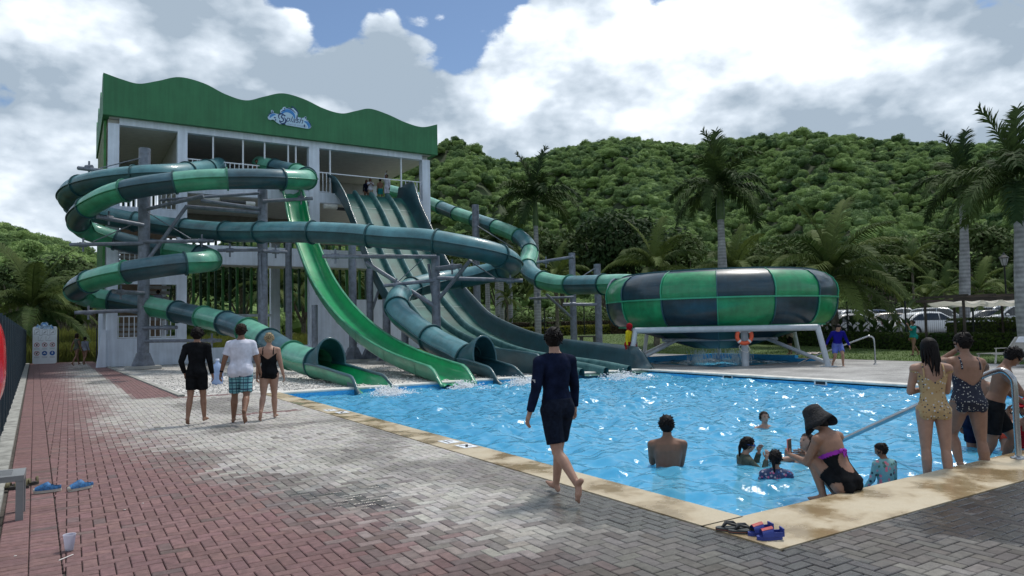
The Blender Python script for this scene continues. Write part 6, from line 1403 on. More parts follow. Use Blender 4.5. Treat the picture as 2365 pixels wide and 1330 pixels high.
# ================================================================== PEOPLE
def skin_mat(name, c):
    return mat(name, c, .5, var=.10, vscale=7, spec=.35)
SK_L = skin_mat('skin_light', (.37, .215, .155)); SK_M = skin_mat('skin_medium', (.275, .15, .10)); SK_T = skin_mat('skin_tan', (.205, .105, .066)); SK_D = skin_mat('skin_brown', (.15, .078, .05))
HB = mat('hair_black', (.010, .008, .008), .65, var=.4, vscale=60, spec=.15); HBR = mat('hair_brown', (.026, .015, .010), .65, var=.4, vscale=60, spec=.15); HBL = mat('hair_blonde', (.36, .28, .17), .65, var=.5, vscale=50, spec=.2)
CL = {}
def cloth(n, c, **k): CL[n] = mat('cloth_'+n, c, .9, spec=.08, **k); return CL[n]
cloth('black', (.010, .011, .013), var=.3, vscale=9, bump=.2, bscale=18); cloth('navy', (.008, .013, .036), var=.3, vscale=8, bump=.25, bscale=14); cloth('white', (.62, .63, .72), var=.12, vscale=6, bump=.5, bscale=9)
cloth('navyprint', (.012, .018, .034), var=.5, vscale=26, col2=(.006, .008, .016), bump=.2); cloth('grey', (.22, .24, .29), var=.2); cloth('yellow', (.60, .46, .02), var=.12); cloth('red', (.32, .012, .02), var=.15); cloth('blue', (.012, .012, .22), var=.2); cloth('lblue', (.12, .17, .50), var=.2); cloth('teal', (.02, .26, .24), var=.15); cloth('ltan', (.32, .26, .2), var=.2); cloth('tealshort', (.02, .22, .22)); cloth('purple', (.30, .04, .36)); cloth('orange', (.7, .10, .06)); cloth('camo', (.12, .13, .10), var=.5, vscale=22, col2=(.04, .05, .04)); cloth('cyanblue', (.05, .12, .4))
def voro_cloth(name, base, spots, scale, thr=.42):
    m = bpy.data.materials.new('cloth_'+name); m.use_nodes = True; t = m.node_tree; N = t.nodes; L = t.links.new; b = N['Principled BSDF']; b.inputs['Roughness'].default_value = .8
    co = N.new('ShaderNodeTexCoord'); v = N.new('ShaderNodeTexVoronoi'); v.inputs['Scale'].default_value = scale; L(co.outputs['Object'], v.inputs['Vector'])
    sp = N.new('ShaderNodeSeparateColor'); L(v.outputs['Color'], sp.inputs[0]); ra = N.new('ShaderNodeValToRGB'); ra.color_ramp.interpolation = 'CONSTANT'; L(sp.outputs[0], ra.inputs[0])
    ra.color_ramp.elements[0].color = (*spots[0], 1); ra.color_ramp.elements[1].position = 1/len(spots); ra.color_ramp.elements[1].color = (*spots[1 % len(spots)], 1)
    for i in range(2, len(spots)): q = ra.color_ramp.elements.new(i/len(spots)); q.color = (*spots[i], 1)
    lt = N.new('ShaderNodeMath'); lt.operation = 'LESS_THAN'; lt.inputs[1].default_value = thr; L(v.outputs['Distance'], lt.inputs[0])
    mx_ = N.new('ShaderNodeMix'); mx_.data_type = 'RGBA'; L(lt.outputs[0], mx_.inputs['Factor']); mx_.inputs['A'].default_value = (*base, 1); L(ra.outputs[0], mx_.inputs['B']); L(mx_.outputs['Result'], b.inputs['Base Color']); CL[name] = m; return m
voro_cloth('floral', (.16, .34, .36), ((.62, .16, .22), (.02, .03, .05), (.55, .22, .26), (.06, .16, .12)), 22, .38)
voro_cloth('ochreprint', (.40, .27, .13), ((.50, .50, .52), (.035, .035, .06), (.30, .16, .06), (.45, .33, .18)), 34, .34)
voro_cloth('navysquiggle', (.008, .011, .028), ((.50, .49, .45), (.008, .011, .028), (.48, .47, .44)), 42, .27)
voro_cloth('floralpink', (.03, .05, .12), ((.5, .1, .2), (.4, .35, .4), (.05, .12, .3)), 30, .4)
def plaid(name):
    m = bpy.data.materials.new('cloth_'+name); m.use_nodes = True; t = m.node_tree; N = t.nodes; L = t.links.new; b = N['Principled BSDF']; b.inputs['Roughness'].default_value = .85; co = N.new('ShaderNodeTexCoord'); sx = N.new('ShaderNodeSeparateXYZ'); L(co.outputs['Object'], sx.inputs[0])
    def stripe(o, sc, th, off=0.0):
        a = N.new('ShaderNodeMath'); a.operation = 'MULTIPLY_ADD'; a.inputs[1].default_value = sc; a.inputs[2].default_value = off; L(o, a.inputs[0]); f = N.new('ShaderNodeMath'); f.operation = 'FRACT'; L(a.outputs[0], f.inputs[0]); g_ = N.new('ShaderNodeMath'); g_.operation = 'LESS_THAN'; g_.inputs[1].default_value = th; L(f.outputs[0], g_.inputs[0]); return g_.outputs[0]
    def mixc(f, a, c):
        x = N.new('ShaderNodeMix'); x.data_type = 'RGBA'; L(f, x.inputs['Factor'])
        if isinstance(a, tuple): x.inputs['A'].default_value = (*a, 1)
        else: L(a, x.inputs['A'])
        x.inputs['B'].default_value = (*c, 1); return x.outputs['Result']
    c1 = mixc(stripe(sx.outputs['X'], 7, .5, .3), (.16, .36, .40), (.10, .27, .31)); c1 = mixc(stripe(sx.outputs['X'], 14, .16), c1, (.010, .03, .06)); c1 = mixc(stripe(sx.outputs['Z'], 9, .20, .2), c1, (.010, .03, .07)); c1 = mixc(stripe(sx.outputs['Z'], 9, .10, .6), c1, (.01, .08, .12)); L(c1, b.inputs['Base Color']); CL[name] = m
plaid('plaid')
def capsule(mb, p0, p1, r0, r1, n=10, flat0=False, flat1=False):
    p0 = Vector(p0); p1 = Vector(p1); d = p1-p0; L_ = d.length; d = d.normalized() if L_ > 1e-5 else Vector((0, 0, 1)); u = Vector((0, 0, 1)) if abs(d.z) < .9 else Vector((0, 1, 0)); x = d.cross(u).normalized(); y = x.cross(d); rs = []
    st = [(0, 1)] if flat0 else [(-math.cos(a), max(.04, math.sin(a))) for a in (0.15, .6, 1.1)]+[(0, 1)]
    en = [(0, 1)] if flat1 else [(0, 1)]+[(math.cos(a), max(.04, math.sin(a))) for a in (1.1, .6, .15)]
    for o, f in st: rs.append((p0+d*o*r0, r0*f))
    for q in (.33, .66): rs.append((p0.lerp(p1, q), lerp(r0, r1, q)))
    for o, f in en: rs.append((p1+d*o*r1, r1*f))
    mb.rings([[c+(x*math.cos(2*math.pi*k/n)+y*math.sin(2*math.pi*k/n))*r for k in range(n)] for c, r in rs], True, True, True, True)
TS = bpy.data.scenes.new('workbench')
def remesh(mb, vox, smooth=4):
    me = bpy.data.meshes.new('tmp'); me.from_pydata(mb.v, [], mb.f); ob = bpy.data.objects.new('tmp', me); TS.collection.objects.link(ob)
    bm = bmesh.new(); bm.from_mesh(me); bmesh.ops.remove_doubles(bm, verts=bm.verts, dist=1e-5); bmesh.ops.recalc_face_normals(bm, faces=bm.faces); bm.to_mesh(me); bm.free()
    r = ob.modifiers.new('r', 'REMESH'); r.mode = 'VOXEL'; r.voxel_size = vox; r.use_smooth_shade = True
    s = ob.modifiers.new('s', 'SMOOTH'); s.factor = .5; s.iterations = smooth
    vl = TS.view_layers[0]; vl.update()
    with bpy.context.temp_override(scene=TS, view_layer=vl):
        dg = bpy.context.evaluated_depsgraph_get(); dg.update(); nm = bpy.data.meshes.new_from_object(ob.evaluated_get(dg))
    bpy.data.objects.remove(ob); bpy.data.meshes.remove(me)
    nm.polygons.foreach_set('use_smooth', [True]*len(nm.polygons)); return nm
RX = lambda a: Matrix.Rotation(rad(a), 3, 'X')
RY = lambda a: Matrix.Rotation(rad(a), 3, 'Y')
RZ = lambda a: Matrix.Rotation(rad(a), 3, 'Z')
TOR = [(-.11, .085, .085, 0), (-.03, .166, .115, -.008), (.07, .155, .106, -.004), (.17, .133, .094, .004), (.29, .150, .108, .006), (.39, .168, .112, 0), (.465, .160, .095, -.006), (.515, .10, .07, -.012), (.56, .058, .052, -.008)]
def fk(P, H, fem, fat):
    s = H/1.715; J = {}; lean, side, twist = P.get('torso', (0, 0, 0)); hw = .088*(1.05 if fem else 1.0)
    Rp = RX(-P.get('pelvis', 0)); Rt = RZ(-twist) @ RY(side) @ RX(-lean)
    J['R'] = Rt; J['s'] = s; pel = Vector((0, 0, 0)); J['pel'] = pel
    sw = (.172 if fem else .188)*(1+.12*(fat-1))
    def T(x, y, z): return Rt @ Vector((x*s, y*s, z*s))
    J['neck'] = T(0, -.005, .53); J['nk2'] = T(0, .0, .598); hy, hp = P.get('head', (0, 0)); Rh = Rt @ RZ(-hy) @ RX(-hp); J['Rh'] = Rh; J['head'] = J['nk2']+Rh @ Vector((0, .02*s, .086*s))
    for sd, nm in ((-1, 'L'), (1, 'R')):
        f, ab, kn, ft = P.get('leg'+nm, (0, 2, 2, 0)); hip = Rp @ Vector((sd*hw*s, 0, -.045*s)); Rl = RY(-sd*ab) @ RX(f); knee = hip+Rl @ Vector((0, 0, -.425*s)); Rs = Rl @ RX(-kn); ank = knee+Rs @ Vector((0, 0, -.41*s)); Rf = Rs @ RX(ft); toe = ank+Rf @ Vector((sd*.02*s, .145*s, -.052*s)); heel = ank+Rf @ Vector((0, -.045*s, -.05*s))
        J['hip'+nm], J['knee'+nm], J['ank'+nm], J['toe'+nm], J['heel'+nm] = hip, knee, ank, toe, heel; J['Rf'+nm] = Rf
        a, ab, el, tw = P.get('arm'+nm, (0, 8, 12, 0)); sh = T(sd*sw, -.005, .452); Ru = Rt @ RY(-sd*ab) @ RX(a); elb = sh+Ru @ Vector((0, 0, -.285*s)); Re = Ru @ RZ(sd*tw) @ RX(el); wr = elb+Re @ Vector((0, 0, -.245*s))
        J['sho'+nm], J['elb'+nm], J['wri'+nm], J['Re'+nm] = sh, elb, wr, Re
    return J
def torso_rings(J, fem, fat, inf=0.0, z0=-1, z1=9, zoff=0.0):
    rs = []; s = J['s']; n = 18; T_ = [(z, w*(1.0), d, o) for z, w, d, o in TOR]
    zs = sorted(set([z for z, *_ in T_ if z0 <= z <= z1]+[max(z0, T_[0][0]), min(z1, T_[-1][0])]))
    for z in zs:
        w = np.interp(z, [t[0] for t in T_], [t[1] for t in T_]); d = np.interp(z, [t[0] for t in T_], [t[2] for t in T_]); o = np.interp(z, [t[0] for t in T_], [t[3] for t in T_])
        if fem: w = w*(1.10 if z < .06 else (.93 if .1 < z < .25 else .93)); d = d*(1.08 if z < .06 else .95)
        if z < .5: w *= 1+(fat-1)*.8; d *= 1+(fat-1)*1.1
        rs.append([J['pel']+J['R'] @ Vector(((w+inf)*s*math.cos(2*math.pi*k/n), ((d+inf)*math.sin(2*math.pi*k/n)+o)*s, z*s)) for k in range(n)])
    return rs
def body_mb(J, fem, fat, fingers=True, face=True):
    s = J['s']; mb = MB(); mb.rings(torso_rings(J, fem, fat), True); bones = []; lf = 1+(fat-1)*.6
    def cp(lab, a, b, r0, r1): capsule(mb, a, b, r0*s, r1*s); bones.append((lab, Vector(a), Vector(b), r0*s, r1*s))
    R = J['R']
    cp('neck', J['neck'], J['nk2'], .060 if not fem else .052, .056 if not fem else .048)
    for nm, sd in (('L', -1), ('R', 1)):
        cp('thigh', J['hip'+nm], J['hip'+nm].lerp(J['knee'+nm], .45), .094*lf*(1.08 if fem else 1), .080*lf); cp('thigh2', J['hip'+nm].lerp(J['knee'+nm], .45), J['knee'+nm], .080*lf, .057)
        calf = J['knee'+nm].lerp(J['ank'+nm], .32); off = J['Rf'+nm] @ Vector((0, -.014*s, 0)); cp('calf', J['knee'+nm], calf+off, .054, .059*lf); cp('calf2', calf+off, J['ank'+nm], .058*lf, .035)
        mid = J['ank'+nm].lerp(J['toe'+nm], .55); cp('foot', J['ank'+nm], J['heel'+nm]+Vector((0, 0, .012*s)), .036, .030); cp('foot', J['ank'+nm]+J['Rf'+nm] @ Vector((0, .03*s, -.025*s)), mid+J['Rf'+nm] @ Vector((0, 0, -.012*s)), .036, .034); cp('foot', mid+J['Rf'+nm] @ Vector((-.012*s, 0, -.012*s)), J['toe'+nm]+J['Rf'+nm] @ Vector((-sd*.018*s, .012*s, .004*s)), .030, .017); cp('foot', mid+J['Rf'+nm] @ Vector((.012*s, 0, -.012*s)), J['toe'+nm]+J['Rf'+nm] @ Vector((sd*.022*s, -.012*s, .002*s)), .028, .015)
        cp('shoulder', J['neck']-R @ Vector((0, 0, .04*s)), J['sho'+nm], .062, .060); cp('uarm', J['sho'+nm], J['elb'+nm], .056*(.9 if fem else 1)*lf, .043*lf); cp('farm', J['elb'+nm], J['wri'+nm], .043*lf*.97, .029)
        if not fem: cp('chest', J['sho'+nm].lerp(J['pel']+R @ Vector((0, 0, .35*s)), .45)+R @ Vector((0, .035*s, 0)), J['sho'+nm].lerp(J['pel']+R @ Vector((0, 0, .35*s)), .6)+R @ Vector((0, .035*s, 0)), .06, .06)
        else: cp('chest', J['pel']+R @ Vector((sd*.075*s, .075*s, .335*s)), J['pel']+R @ Vector((sd*.078*s, .085*s, .32*s)), .058*fat, .055*fat)
        cp('glute', J['hip'+nm]+R @ Vector((0, -.045*s, .015*s)), J['hip'+nm]+R @ Vector((0, -.05*s, -.02*s)), .078*lf, .075*lf)
        Re = J['Re'+nm]; pm_ = J['wri'+nm]+Re @ Vector((0, .004*s, -.05*s)); cp('hand', J['wri'+nm], pm_, .025, .026)
        for q in (-1, 1): cp('hand', J['wri'+nm]+Re @ Vector((0, q*.008*s, -.02*s)), pm_+Re @ Vector((0, q*.020*s, -.018*s)), .018, .017)
    Rh = J['Rh']; h = J['head']
    mb.ell(h+Rh @ Vector((0, -.008*s, .018*s)), (.084*s, .105*s, .107*s), Rh, 14, 10); bones.append(('head', h, h+Rh @ Vector((0, 0, .03*s)), .1*s, .1*s))
    mb.ell(h+Rh @ Vector((0, .020*s, -.040*s)), (.060*s, .070*s, .078*s), Rh, 12, 8)
    if face:
        mb.ell(h+Rh @ Vector((0, .097*s, -.022*s)), (.014*s, .022*s, .026*s), Rh, 8, 6)
        for sd in (-1, 1): mb.ell(h+Rh @ Vector((sd*.078*s, -.005*s, -.012*s)), (.012*s, .022*s, .033*s), Rh, 8, 6)
    return mb, bones
def fingers_mb(J, mb, curl=(28, 32)):
    s = J['s']
    for nm, sd in (('L', -1), ('R', 1)):
        Re = J['Re'+nm]; w_ = J['wri'+nm]; c = J.get('curl'+nm, curl)
        for k, (yo, L_, r_) in enumerate(((.030, .068, .0088), (.011, .076, .0092), (-.009, .070, .0088), (-.027, .055, .0078))):
            b = w_+Re @ Vector((0, yo*s, -.083*s)); R1 = Re @ RY(sd*c[0]*.7); m1 = b+R1 @ Vector((0, yo*.15*s, -L_*.5*s)); R2 = R1 @ RY(sd*c[1]); e_ = m1+R2 @ Vector((0, 0, -L_*.55*s)); capsule(mb, b, m1, r_*s*1.05, r_*s, 6); capsule(mb, m1, e_, r_*s, r_*.8*s, 6)
        b = w_+Re @ Vector((0, .026*s, -.03*s)); m1 = b+Re @ Vector((-sd*.012*s, .026*s, -.030*s)); e_ = m1+Re @ Vector((-sd*.01*s, .006*s, -.032*s)); capsule(mb, b, m1, .012*s, .0105*s, 6); capsule(mb, m1, e_, .0105*s, .0085*s, 6)
def sub_mesh(me, mask, off, name, m, root, thick=True):
    """garment cut from the body surface: the chosen faces moved out along their normals"""
    n = len(me.vertices); co = np.empty(n*3); me.vertices.foreach_get('co', co); co = co.reshape(-1, 3); no = np.empty(n*3); me.vertex_normals.foreach_get('vector', no); no = no.reshape(-1, 3)
    fs = [tuple(p.vertices) for p, k in zip(me.polygons, mask) if k]; 
    if not fs: return None
    ids = sorted(set(i for f in fs for i in f)); mp = {i: k for k, i in enumerate(ids)}; wob = np.array([mnoise.noise(Vector(c)*11)*.55+mnoise.noise(Vector(c)*26)*.3 for c in co[ids]])*(.007 if off >= .009*.85 else 0); vs = (co[ids]+no[ids]*(off+wob[:, None]+(.003 if off >= .0076 else 0))).tolist(); nm = bpy.data.meshes.new(name); nm.from_pydata(vs, [], [tuple(mp[i] for i in f) for f in fs]); nm.materials.append(m); nm.polygons.foreach_set('use_smooth', [True]*len(nm.polygons)); return link(name, nm, root)
def person(label, loc, yaw, H, P, skin, hair=('short', None), wear=(), fem=False, fat=1.0, vox=.014, pz=None, group=None, face=False, extra=None):
    J = fk(P, H, fem, fat); s = J['s']
    for k, v in P.items():
        if k.startswith('curl'): J[k] = v
    lo = min(min(J['toe'+n].z-.016*s, J['heel'+n].z-.02*s, J['toe'+n].z-.014*s) for n in 'LR'); dz = -lo if pz is None else pz
    root = thing('person', label, 'person', loc, -rad(yaw), group)
    mb, bones = body_mb(J, fem, fat, face=True); me = remesh(mb, vox); me.materials.append(skin)
    fm = MB(); fingers_mb(J, fm); base = len(me.vertices)
    bm = bmesh.new(); bm.from_mesh(me); vs = [bm.verts.new(v) for v in fm.v]
    for f in fm.f:
        try: q = bm.faces.new([vs[i] for i in f]); q.smooth = True
        except ValueError: pass
    body_only = me; nm = bpy.data.meshes.new('body'); bm.to_mesh(nm); bm.free(); nm.materials.append(skin); body = link('body', nm, root); body.location = (0, 0, dz)
    # classify faces of the body
    nf = len(me.polygons); ce = np.empty(nf*3); me.polygons.foreach_get('center', ce); ce = ce.reshape(-1, 3); best = np.full(nf, 1e9); lab = np.zeros(nf, int); tt = np.zeros(nf)
    names = ['torso']+[b[0] for b in bones]; Rt = np.array(J['R']); tc_ = (ce-np.array(J['pel'])) @ Rt/s     # torso coordinates, 1.735 m person
    wz = np.interp(tc_[:, 2], [t[0] for t in TOR], [t[1] for t in TOR]); dz_ = np.interp(tc_[:, 2], [t[0] for t in TOR], [t[2] for t in TOR]); dt = (np.sqrt((tc_[:, 0]/wz)**2+(tc_[:, 1]/dz_)**2)-1)*.1; dt = np.where((tc_[:, 2] < -.13) | (tc_[:, 2] > .56), 1e3, dt); best = dt*s
    for i, (b, a, c, r0, r1) in enumerate(bones):
        a = np.array(a); c = np.array(c); d = c-a; t = np.clip(((ce-a) @ d)/max(1e-9, d @ d), 0, 1); ds = np.linalg.norm(ce-(a+t[:, None]*d), axis=1)-(r0+(r1-r0)*t); u = ds < best; best[u] = ds[u]; lab[u] = i+1; tt[u] = t[u]
    L_ = np.array(names)[lab]
    sg_leg = np.array([np.isin(x, ('thigh', 'thigh2', 'calf', 'calf2', 'foot')) for x in L_]); arm = np.isin(L_, ('uarm', 'farm', 'hand')); core = np.isin(L_, ('torso', 'chest', 'glute', 'shoulder', 'neck')); hd = L_ == 'head'
    X_, Y_, Z_ = tc_[:, 0], tc_[:, 1], tc_[:, 2]
    for kind, m, *ar in wear:
        if kind == 'longshirt':
            mask = (core & (Z_ > -.06) & (Z_ < .535)) | np.isin(L_, ('uarm',)) | ((L_ == 'farm') & (tt < .93)); sub_mesh(me, mask, .010*s, 'shirt', m, body)
            g2 = MB(); g2.rings(torso_rings(J, fem, fat, .012, ar[0] if ar else -.10, .30), True); sm = remesh(g2, .016, 2); sm.materials.append(m); link('shirt_hem', sm, body)
        elif kind == 'tee':
            g2 = MB(); g2.rings(torso_rings(J, fem, fat, .028, ar[0] if ar else -.12, .52), True)
            for nm_ in 'LR': capsule(g2, J['sho'+nm_]-J['R'] @ Vector((0, 0, .0)), J['sho'+nm_].lerp(J['elb'+nm_], .72), .068*s, .072*s, 12, False, True); capsule(g2, J['neck']-J['R'] @ Vector((0, 0, .045*s)), J['sho'+nm_], .07*s, .07*s); capsule(g2, J['hip'+nm_]+J['R'] @ Vector((0, -.045*s, .05*s)), J['hip'+nm_]+J['R'] @ Vector((0, -.05*s, .02*s)), .124*s*(1+(fat-1)*.6), .124*s*(1+(fat-1)*.6))
            for k in (0, 1): capsule(g2, J['pel']+J['R'] @ Vector(((k-.5)*.1*s, .02*s, .1*s)), J['pel']+J['R'] @ Vector(((k-.5)*.1*s, .03*s, .1*s)), .09*s*fat, .09*s*fat)
            sm = remesh(g2, .012, 3)
            for v in sm.vertices: 
                q = mnoise.noise(v.co*9)*.006+mnoise.noise(v.co*22)*.003; v.co += v.normal*q
            sm.materials.append(m); link('shirt', sm, body)
        elif kind == 'shorts':
            ln, fl = (ar+[.62, 1.0][len(ar):]) if isinstance(ar, list) else (.62, 1.0)
            g2 = MB(); g2.rings(torso_rings(J, fem, fat, .018, -.115, .075), True)
            for nm_ in 'LR':
                a, b = J['hip'+nm_], J['knee'+nm_]; capsule(g2, J['hip'+nm_]+J['R'] @ Vector((0, -.045*s, .03*s)), J['hip'+nm_]+J['R'] @ Vector((0, -.05*s, -.02*s)), .098*s*(1+(fat-1)*.6), .096*s*(1+(fat-1)*.6)); capsule(g2, a, a.lerp(b, min(1.0, ln)), .110*s*(1+(fat-1)*.6), .094*s*fl, 14, False, True)
            sm = remesh(g2, .012, 3)
            for v in sm.vertices: v.co += v.normal*(mnoise.noise(v.co*14)*.005)
            sm.materials.append(m); link('shorts', sm, body)
        elif kind == 'swimsuit':
            scoop = ar[0] if ar else .30                      # bare back down to this height
            mask = core & (Z_ > -.135) & (Z_ < .43) & ~((Y_ < -.01) & (Z_ > scoop+.9*(np.abs(X_))**1.2*1.2)) & ~((Z_ > .37) & (np.abs(X_) < .05))
            mask &= ~((L_ == 'neck'))
            leg = np.isin(L_, ('thigh', 'glute')) ; zc = (ce[:, 2]-J['pel'].z)/s
            mask |= (leg & (Y_ < .02) & (Z_ > -.125+.9*np.maximum(0, np.abs(X_)-.06))); mask |= (leg & (Z_ > -.10+.95*np.maximum(0, np.abs(X_)-.02)))
            sub_mesh(me, mask, .006*s, 'swimsuit', m, body)
            for sd in (-1, 1):
                b = MB(); pts = [J['R'] @ Vector((sd*.105*s, yy*s, zz*s)) for yy, zz in ((-.108, .36), (-.10, .43), (-.06, .497), (0, .515), (.055, .49), (.09, .42))]; b.tube([J['pel']+p for p in pts], .011*s, 6); b.build('strap', m, body)
        elif kind == 'tank':
            mask = core & (Z_ > -.06) & (Z_ < .5) & (L_ != 'neck'); sub_mesh(me, mask, .010*s, 'top', m, body)
        elif kind == 'briefs':
            mask = np.isin(L_, ('torso', 'glute', 'thigh')) & (Z_ < .02) & (Z_ > -.12+.8*np.maximum(0, np.abs(X_)-.05)); sub_mesh(me, mask, .007*s, 'briefs', m, body)
        elif kind == 'bikinitop':
            mask = core & (Z_ > .27) & (Z_ < .375) & ((Y_ > .03) | (Z_ < .315)); sub_mesh(me, mask, .006*s, 'bikini_top', m, body)
        elif kind == 'bandtie':
            mask = core & (Z_ > .26) & (Z_ < .30); sub_mesh(me, mask, .009*s, 'band', m, body); b = MB()
            for q in (-1, 1): b.ell(J['pel']+J['R'] @ Vector((q*.03*s, -.115*s, .285*s)), (.032*s, .012*s, .018*s), J['R'] @ RY(20*q)); b.ell(J['pel']+J['R'] @ Vector((q*.015*s, -.118*s, .24*s)), (.010*s, .008*s, .035*s), J['R'] @ RY(-15*q))
            b.build('bow', m, body)
        elif kind == 'cutout':
            mask = core & (Z_ > -.135) & (Z_ < .28) & ~((Y_ < 0) & (X_**2/.085**2+(Z_-.16)**2/.115**2 < 1)); leg = np.isin(L_, ('thigh', 'glute')); mask |= (leg & (Z_ > -.12+.9*np.maximum(0, np.abs(X_)-.05))); sub_mesh(me, mask, .006*s, 'swimsuit', m, body)
    # hair
    hk, hm = hair[0], hair[1]; Rh = J['Rh']; h = J['head']; hmsh = MB()
    def hp(x, y, z): return h+Rh @ Vector((x*s, y*s, z*s))
    if hk != 'none':
        vol = {'short': 1.13, 'curly': 1.24, 'shaved': 1.05, 'long': 1.13, 'bun': 1.11, 'pony': 1.10, 'bob': 1.14}[hk]
        vs = []; fs = []; nu, nv = 26, 16
        for i in range(nv+1):
            t = math.pi*i/nv
            for j in range(nu):
                a = 2*math.pi*j/nu; d = Vector((math.sin(t)*math.cos(a), math.sin(t)*math.sin(a), math.cos(t))); q = 1+(.05 if hk == 'curly' else .025)*mnoise.noise(d*(9 if hk == 'curly' else 6)+Vector((H*9, 0, 0))); vs.append((d, hp(d.x*.083*vol*q, -.010+d.y*.104*vol*q, .020+d.z*.104*vol*q)))
        lowb = -.93
        for i in range(nv):
            for j in range(nu):
                k = (j+1) % nu; f = (i*nu+j, (i+1)*nu+j, (i+1)*nu+k, i*nu+k); d = (vs[f[0]][0]+vs[f[2]][0])/2
                lim = lowb if d.y < -.25 else lerp(lowb*.40, .48, min(1, max(0, (d.y+.25)/.9)))
                if d.z > lim: fs.append(f)
        hmsh.add([v[1] for v in vs], fs, True)
        Rr = random.Random(int(H*777)+len(label))
        if hk in ('short', 'curly', 'bun', 'pony'):
            for q in range(110 if hk != 'curly' else 160):
                d = Vector((Rr.gauss(0, 1), Rr.gauss(-.3, 1), abs(Rr.gauss(.5, .7))-.5)).normalized()
                if d.y > .45 and d.z < .5: continue
                bq = hp(d.x*.083*vol*.95, -.010+d.y*.104*vol*.95, .020+d.z*.104*vol*.95); tq = Rh @ (d*.5+Vector((Rr.uniform(-.6, .6), Rr.uniform(-.9, .2), Rr.uniform(-.7, .3)))).normalized()*(.022 if hk != 'curly' else .03)*s; capsule(hmsh, bq, bq+tq, .011*s, .004*s, 5)
        if hk == 'bun':
            hmsh.ell(hp(.01, -.085, .075), (.045*s, .042*s, .045*s), Rh, 12, 8)
        if hk == 'pony':
            capsule(hmsh, hp(0, -.10, .03), hp(.0, -.125, -.05), .03*s, .028*s); capsule(hmsh, hp(0, -.125, -.05), hp(.01, -.115, -.19), .028*s, .010*s)
        if hk in ('long', 'bob'):
            R = random.Random(int(H*1000)); ln = .30 if hk == 'long' else .1
            for q in range(44):
                a = lerp(-1.75, 1.75, R.random()); x, y = math.sin(a)*.080, -math.cos(a)*.100-.006; l_ = ln*R.uniform(.55, 1.05)*(1 if abs(a) < 1.0 else .75); z0 = -.02+.05*math.cos(a)
                pts = [hp(x*.96, y*.96, z0+.05), hp(x*1.05, y*1.08, z0-.05), hp(x*1.0+R.uniform(-.02, .02), y*1.05-.01, z0-.05-l_*.5), hp(x*.85+R.uniform(-.035, .035), y*.98-.012, z0-.05-l_)]; hmsh.tube(pts, [.016*s, .017*s, .012*s, .003*s], 6)
        if hk == 'blonde': pass
        hmsh.build('hair', hm, body)
    if face:
        EY = mat('eye_dark', (.015, .012, .01), .2); LP = mat('lips', (.28, .08, .07), .5)
        for sd in (-1, 1): b = MB(); b.ell(hp(sd*.030, .084, .012), (.012*s, .007*s, .007*s), Rh, 8, 6); b.build('eye', EY, body); b = MB(); b.ell(hp(sd*.031, .085, .030), (.016*s, .006*s, .004*s), Rh, 8, 5); b.build('eyebrow', hm or HB, body)
        b = MB(); b.ell(hp(0, .086, -.062), (.022*s, .008*s, .007*s), Rh, 8, 5); b.build('mouth', LP, body)
    bpy.data.meshes.remove(me)
    root['_'] = 0; del root['_']
    return root, body, J
def pos(px, depth, z=0.0): g_ = atD(px, 750, depth); return (float(g_[0]), float(g_[1]), z)
VIEW = 31.98
# 1 boy walking along the pool edge
r_, b_, J = person('boy in navy long-sleeved swim top walking along the coping', (4.02, 5.66, .004), -4, 1.60, {'torso': (3, 0, 8), 'legR': (16, 2, 6, 8), 'legL': (-14, 1, 34, -32), 'armL': (-6, 15, 16, 0), 'armR': (10, 14, 14, 0), 'head': (30, 2)}, SK_L, ('short', HB), [['longshirt', CL['navy']], ['shorts', CL['navyprint'], .80, 1.02]], vox=.011)
m = MB(); q = J['shoL'].lerp(J['elbL'], .62)
for k in range(3): m.cbox((q.x-.056, q.y-.012, q.z-.004-k*.011), (.004, .05, .006))
m.build('sleeve_print', wf, b_)
# 2-4 the three walking away
person('teenager in black long-sleeved shirt and black shorts walking away', (1.98, 14.05, .004), 22, 1.66, {'torso': (2, 0, 0), 'legL': (-4, 2, 14, -10), 'legR': (8, 2, 4, 0), 'armL': (-8, 16, 45, 30), 'armR': (4, 8, 10, 0)}, SK_M, ('curly', HB), [['longshirt', CL['black']], ['shorts', CL['black'], .72, 1.0]], vox=.013)
r_, b_, J = person('man in wet white t-shirt and teal plaid shorts walking away', (2.66, 13.62, .004), 22, 1.76, {'torso': (3, 0, 0), 'legL': (10, 4, 3, 0), 'legR': (-16, 4, 32, -34), 'armL': (-4, 16, 16, 0), 'armR': (12, 12, 18, 0), 'head': (0, -2)}, SK_T, ('short', HBR), [['shorts', CL['plaid'], .86, 1.12], ['tee', CL['white'], -.12]], fat=1.16, vox=.013)
m = MB(); w_ = J['wriL']; d = (J['elbL']-w_).normalized(); capsule(m, w_+d*.02, w_+d*.05, .034, .034, 12, True, True); m.build('wristwatch', CL['black'], b_)
person('blonde woman in black swimsuit walking away beside the man', (3.22, 13.9, .004), 24, 1.58, {'torso': (2, 0, 0), 'legL': (-12, 0, 26, -26), 'legR': (10, 0, 3, 0), 'armL': (4, 8, 10, 0), 'armR': (-3, 12, 12, 0), 'head': (-8, 4)}, SK_L, ('bun', HBL), [['swimsuit', CL['black'], .27]], fem=True, fat=1.17, vox=.013)
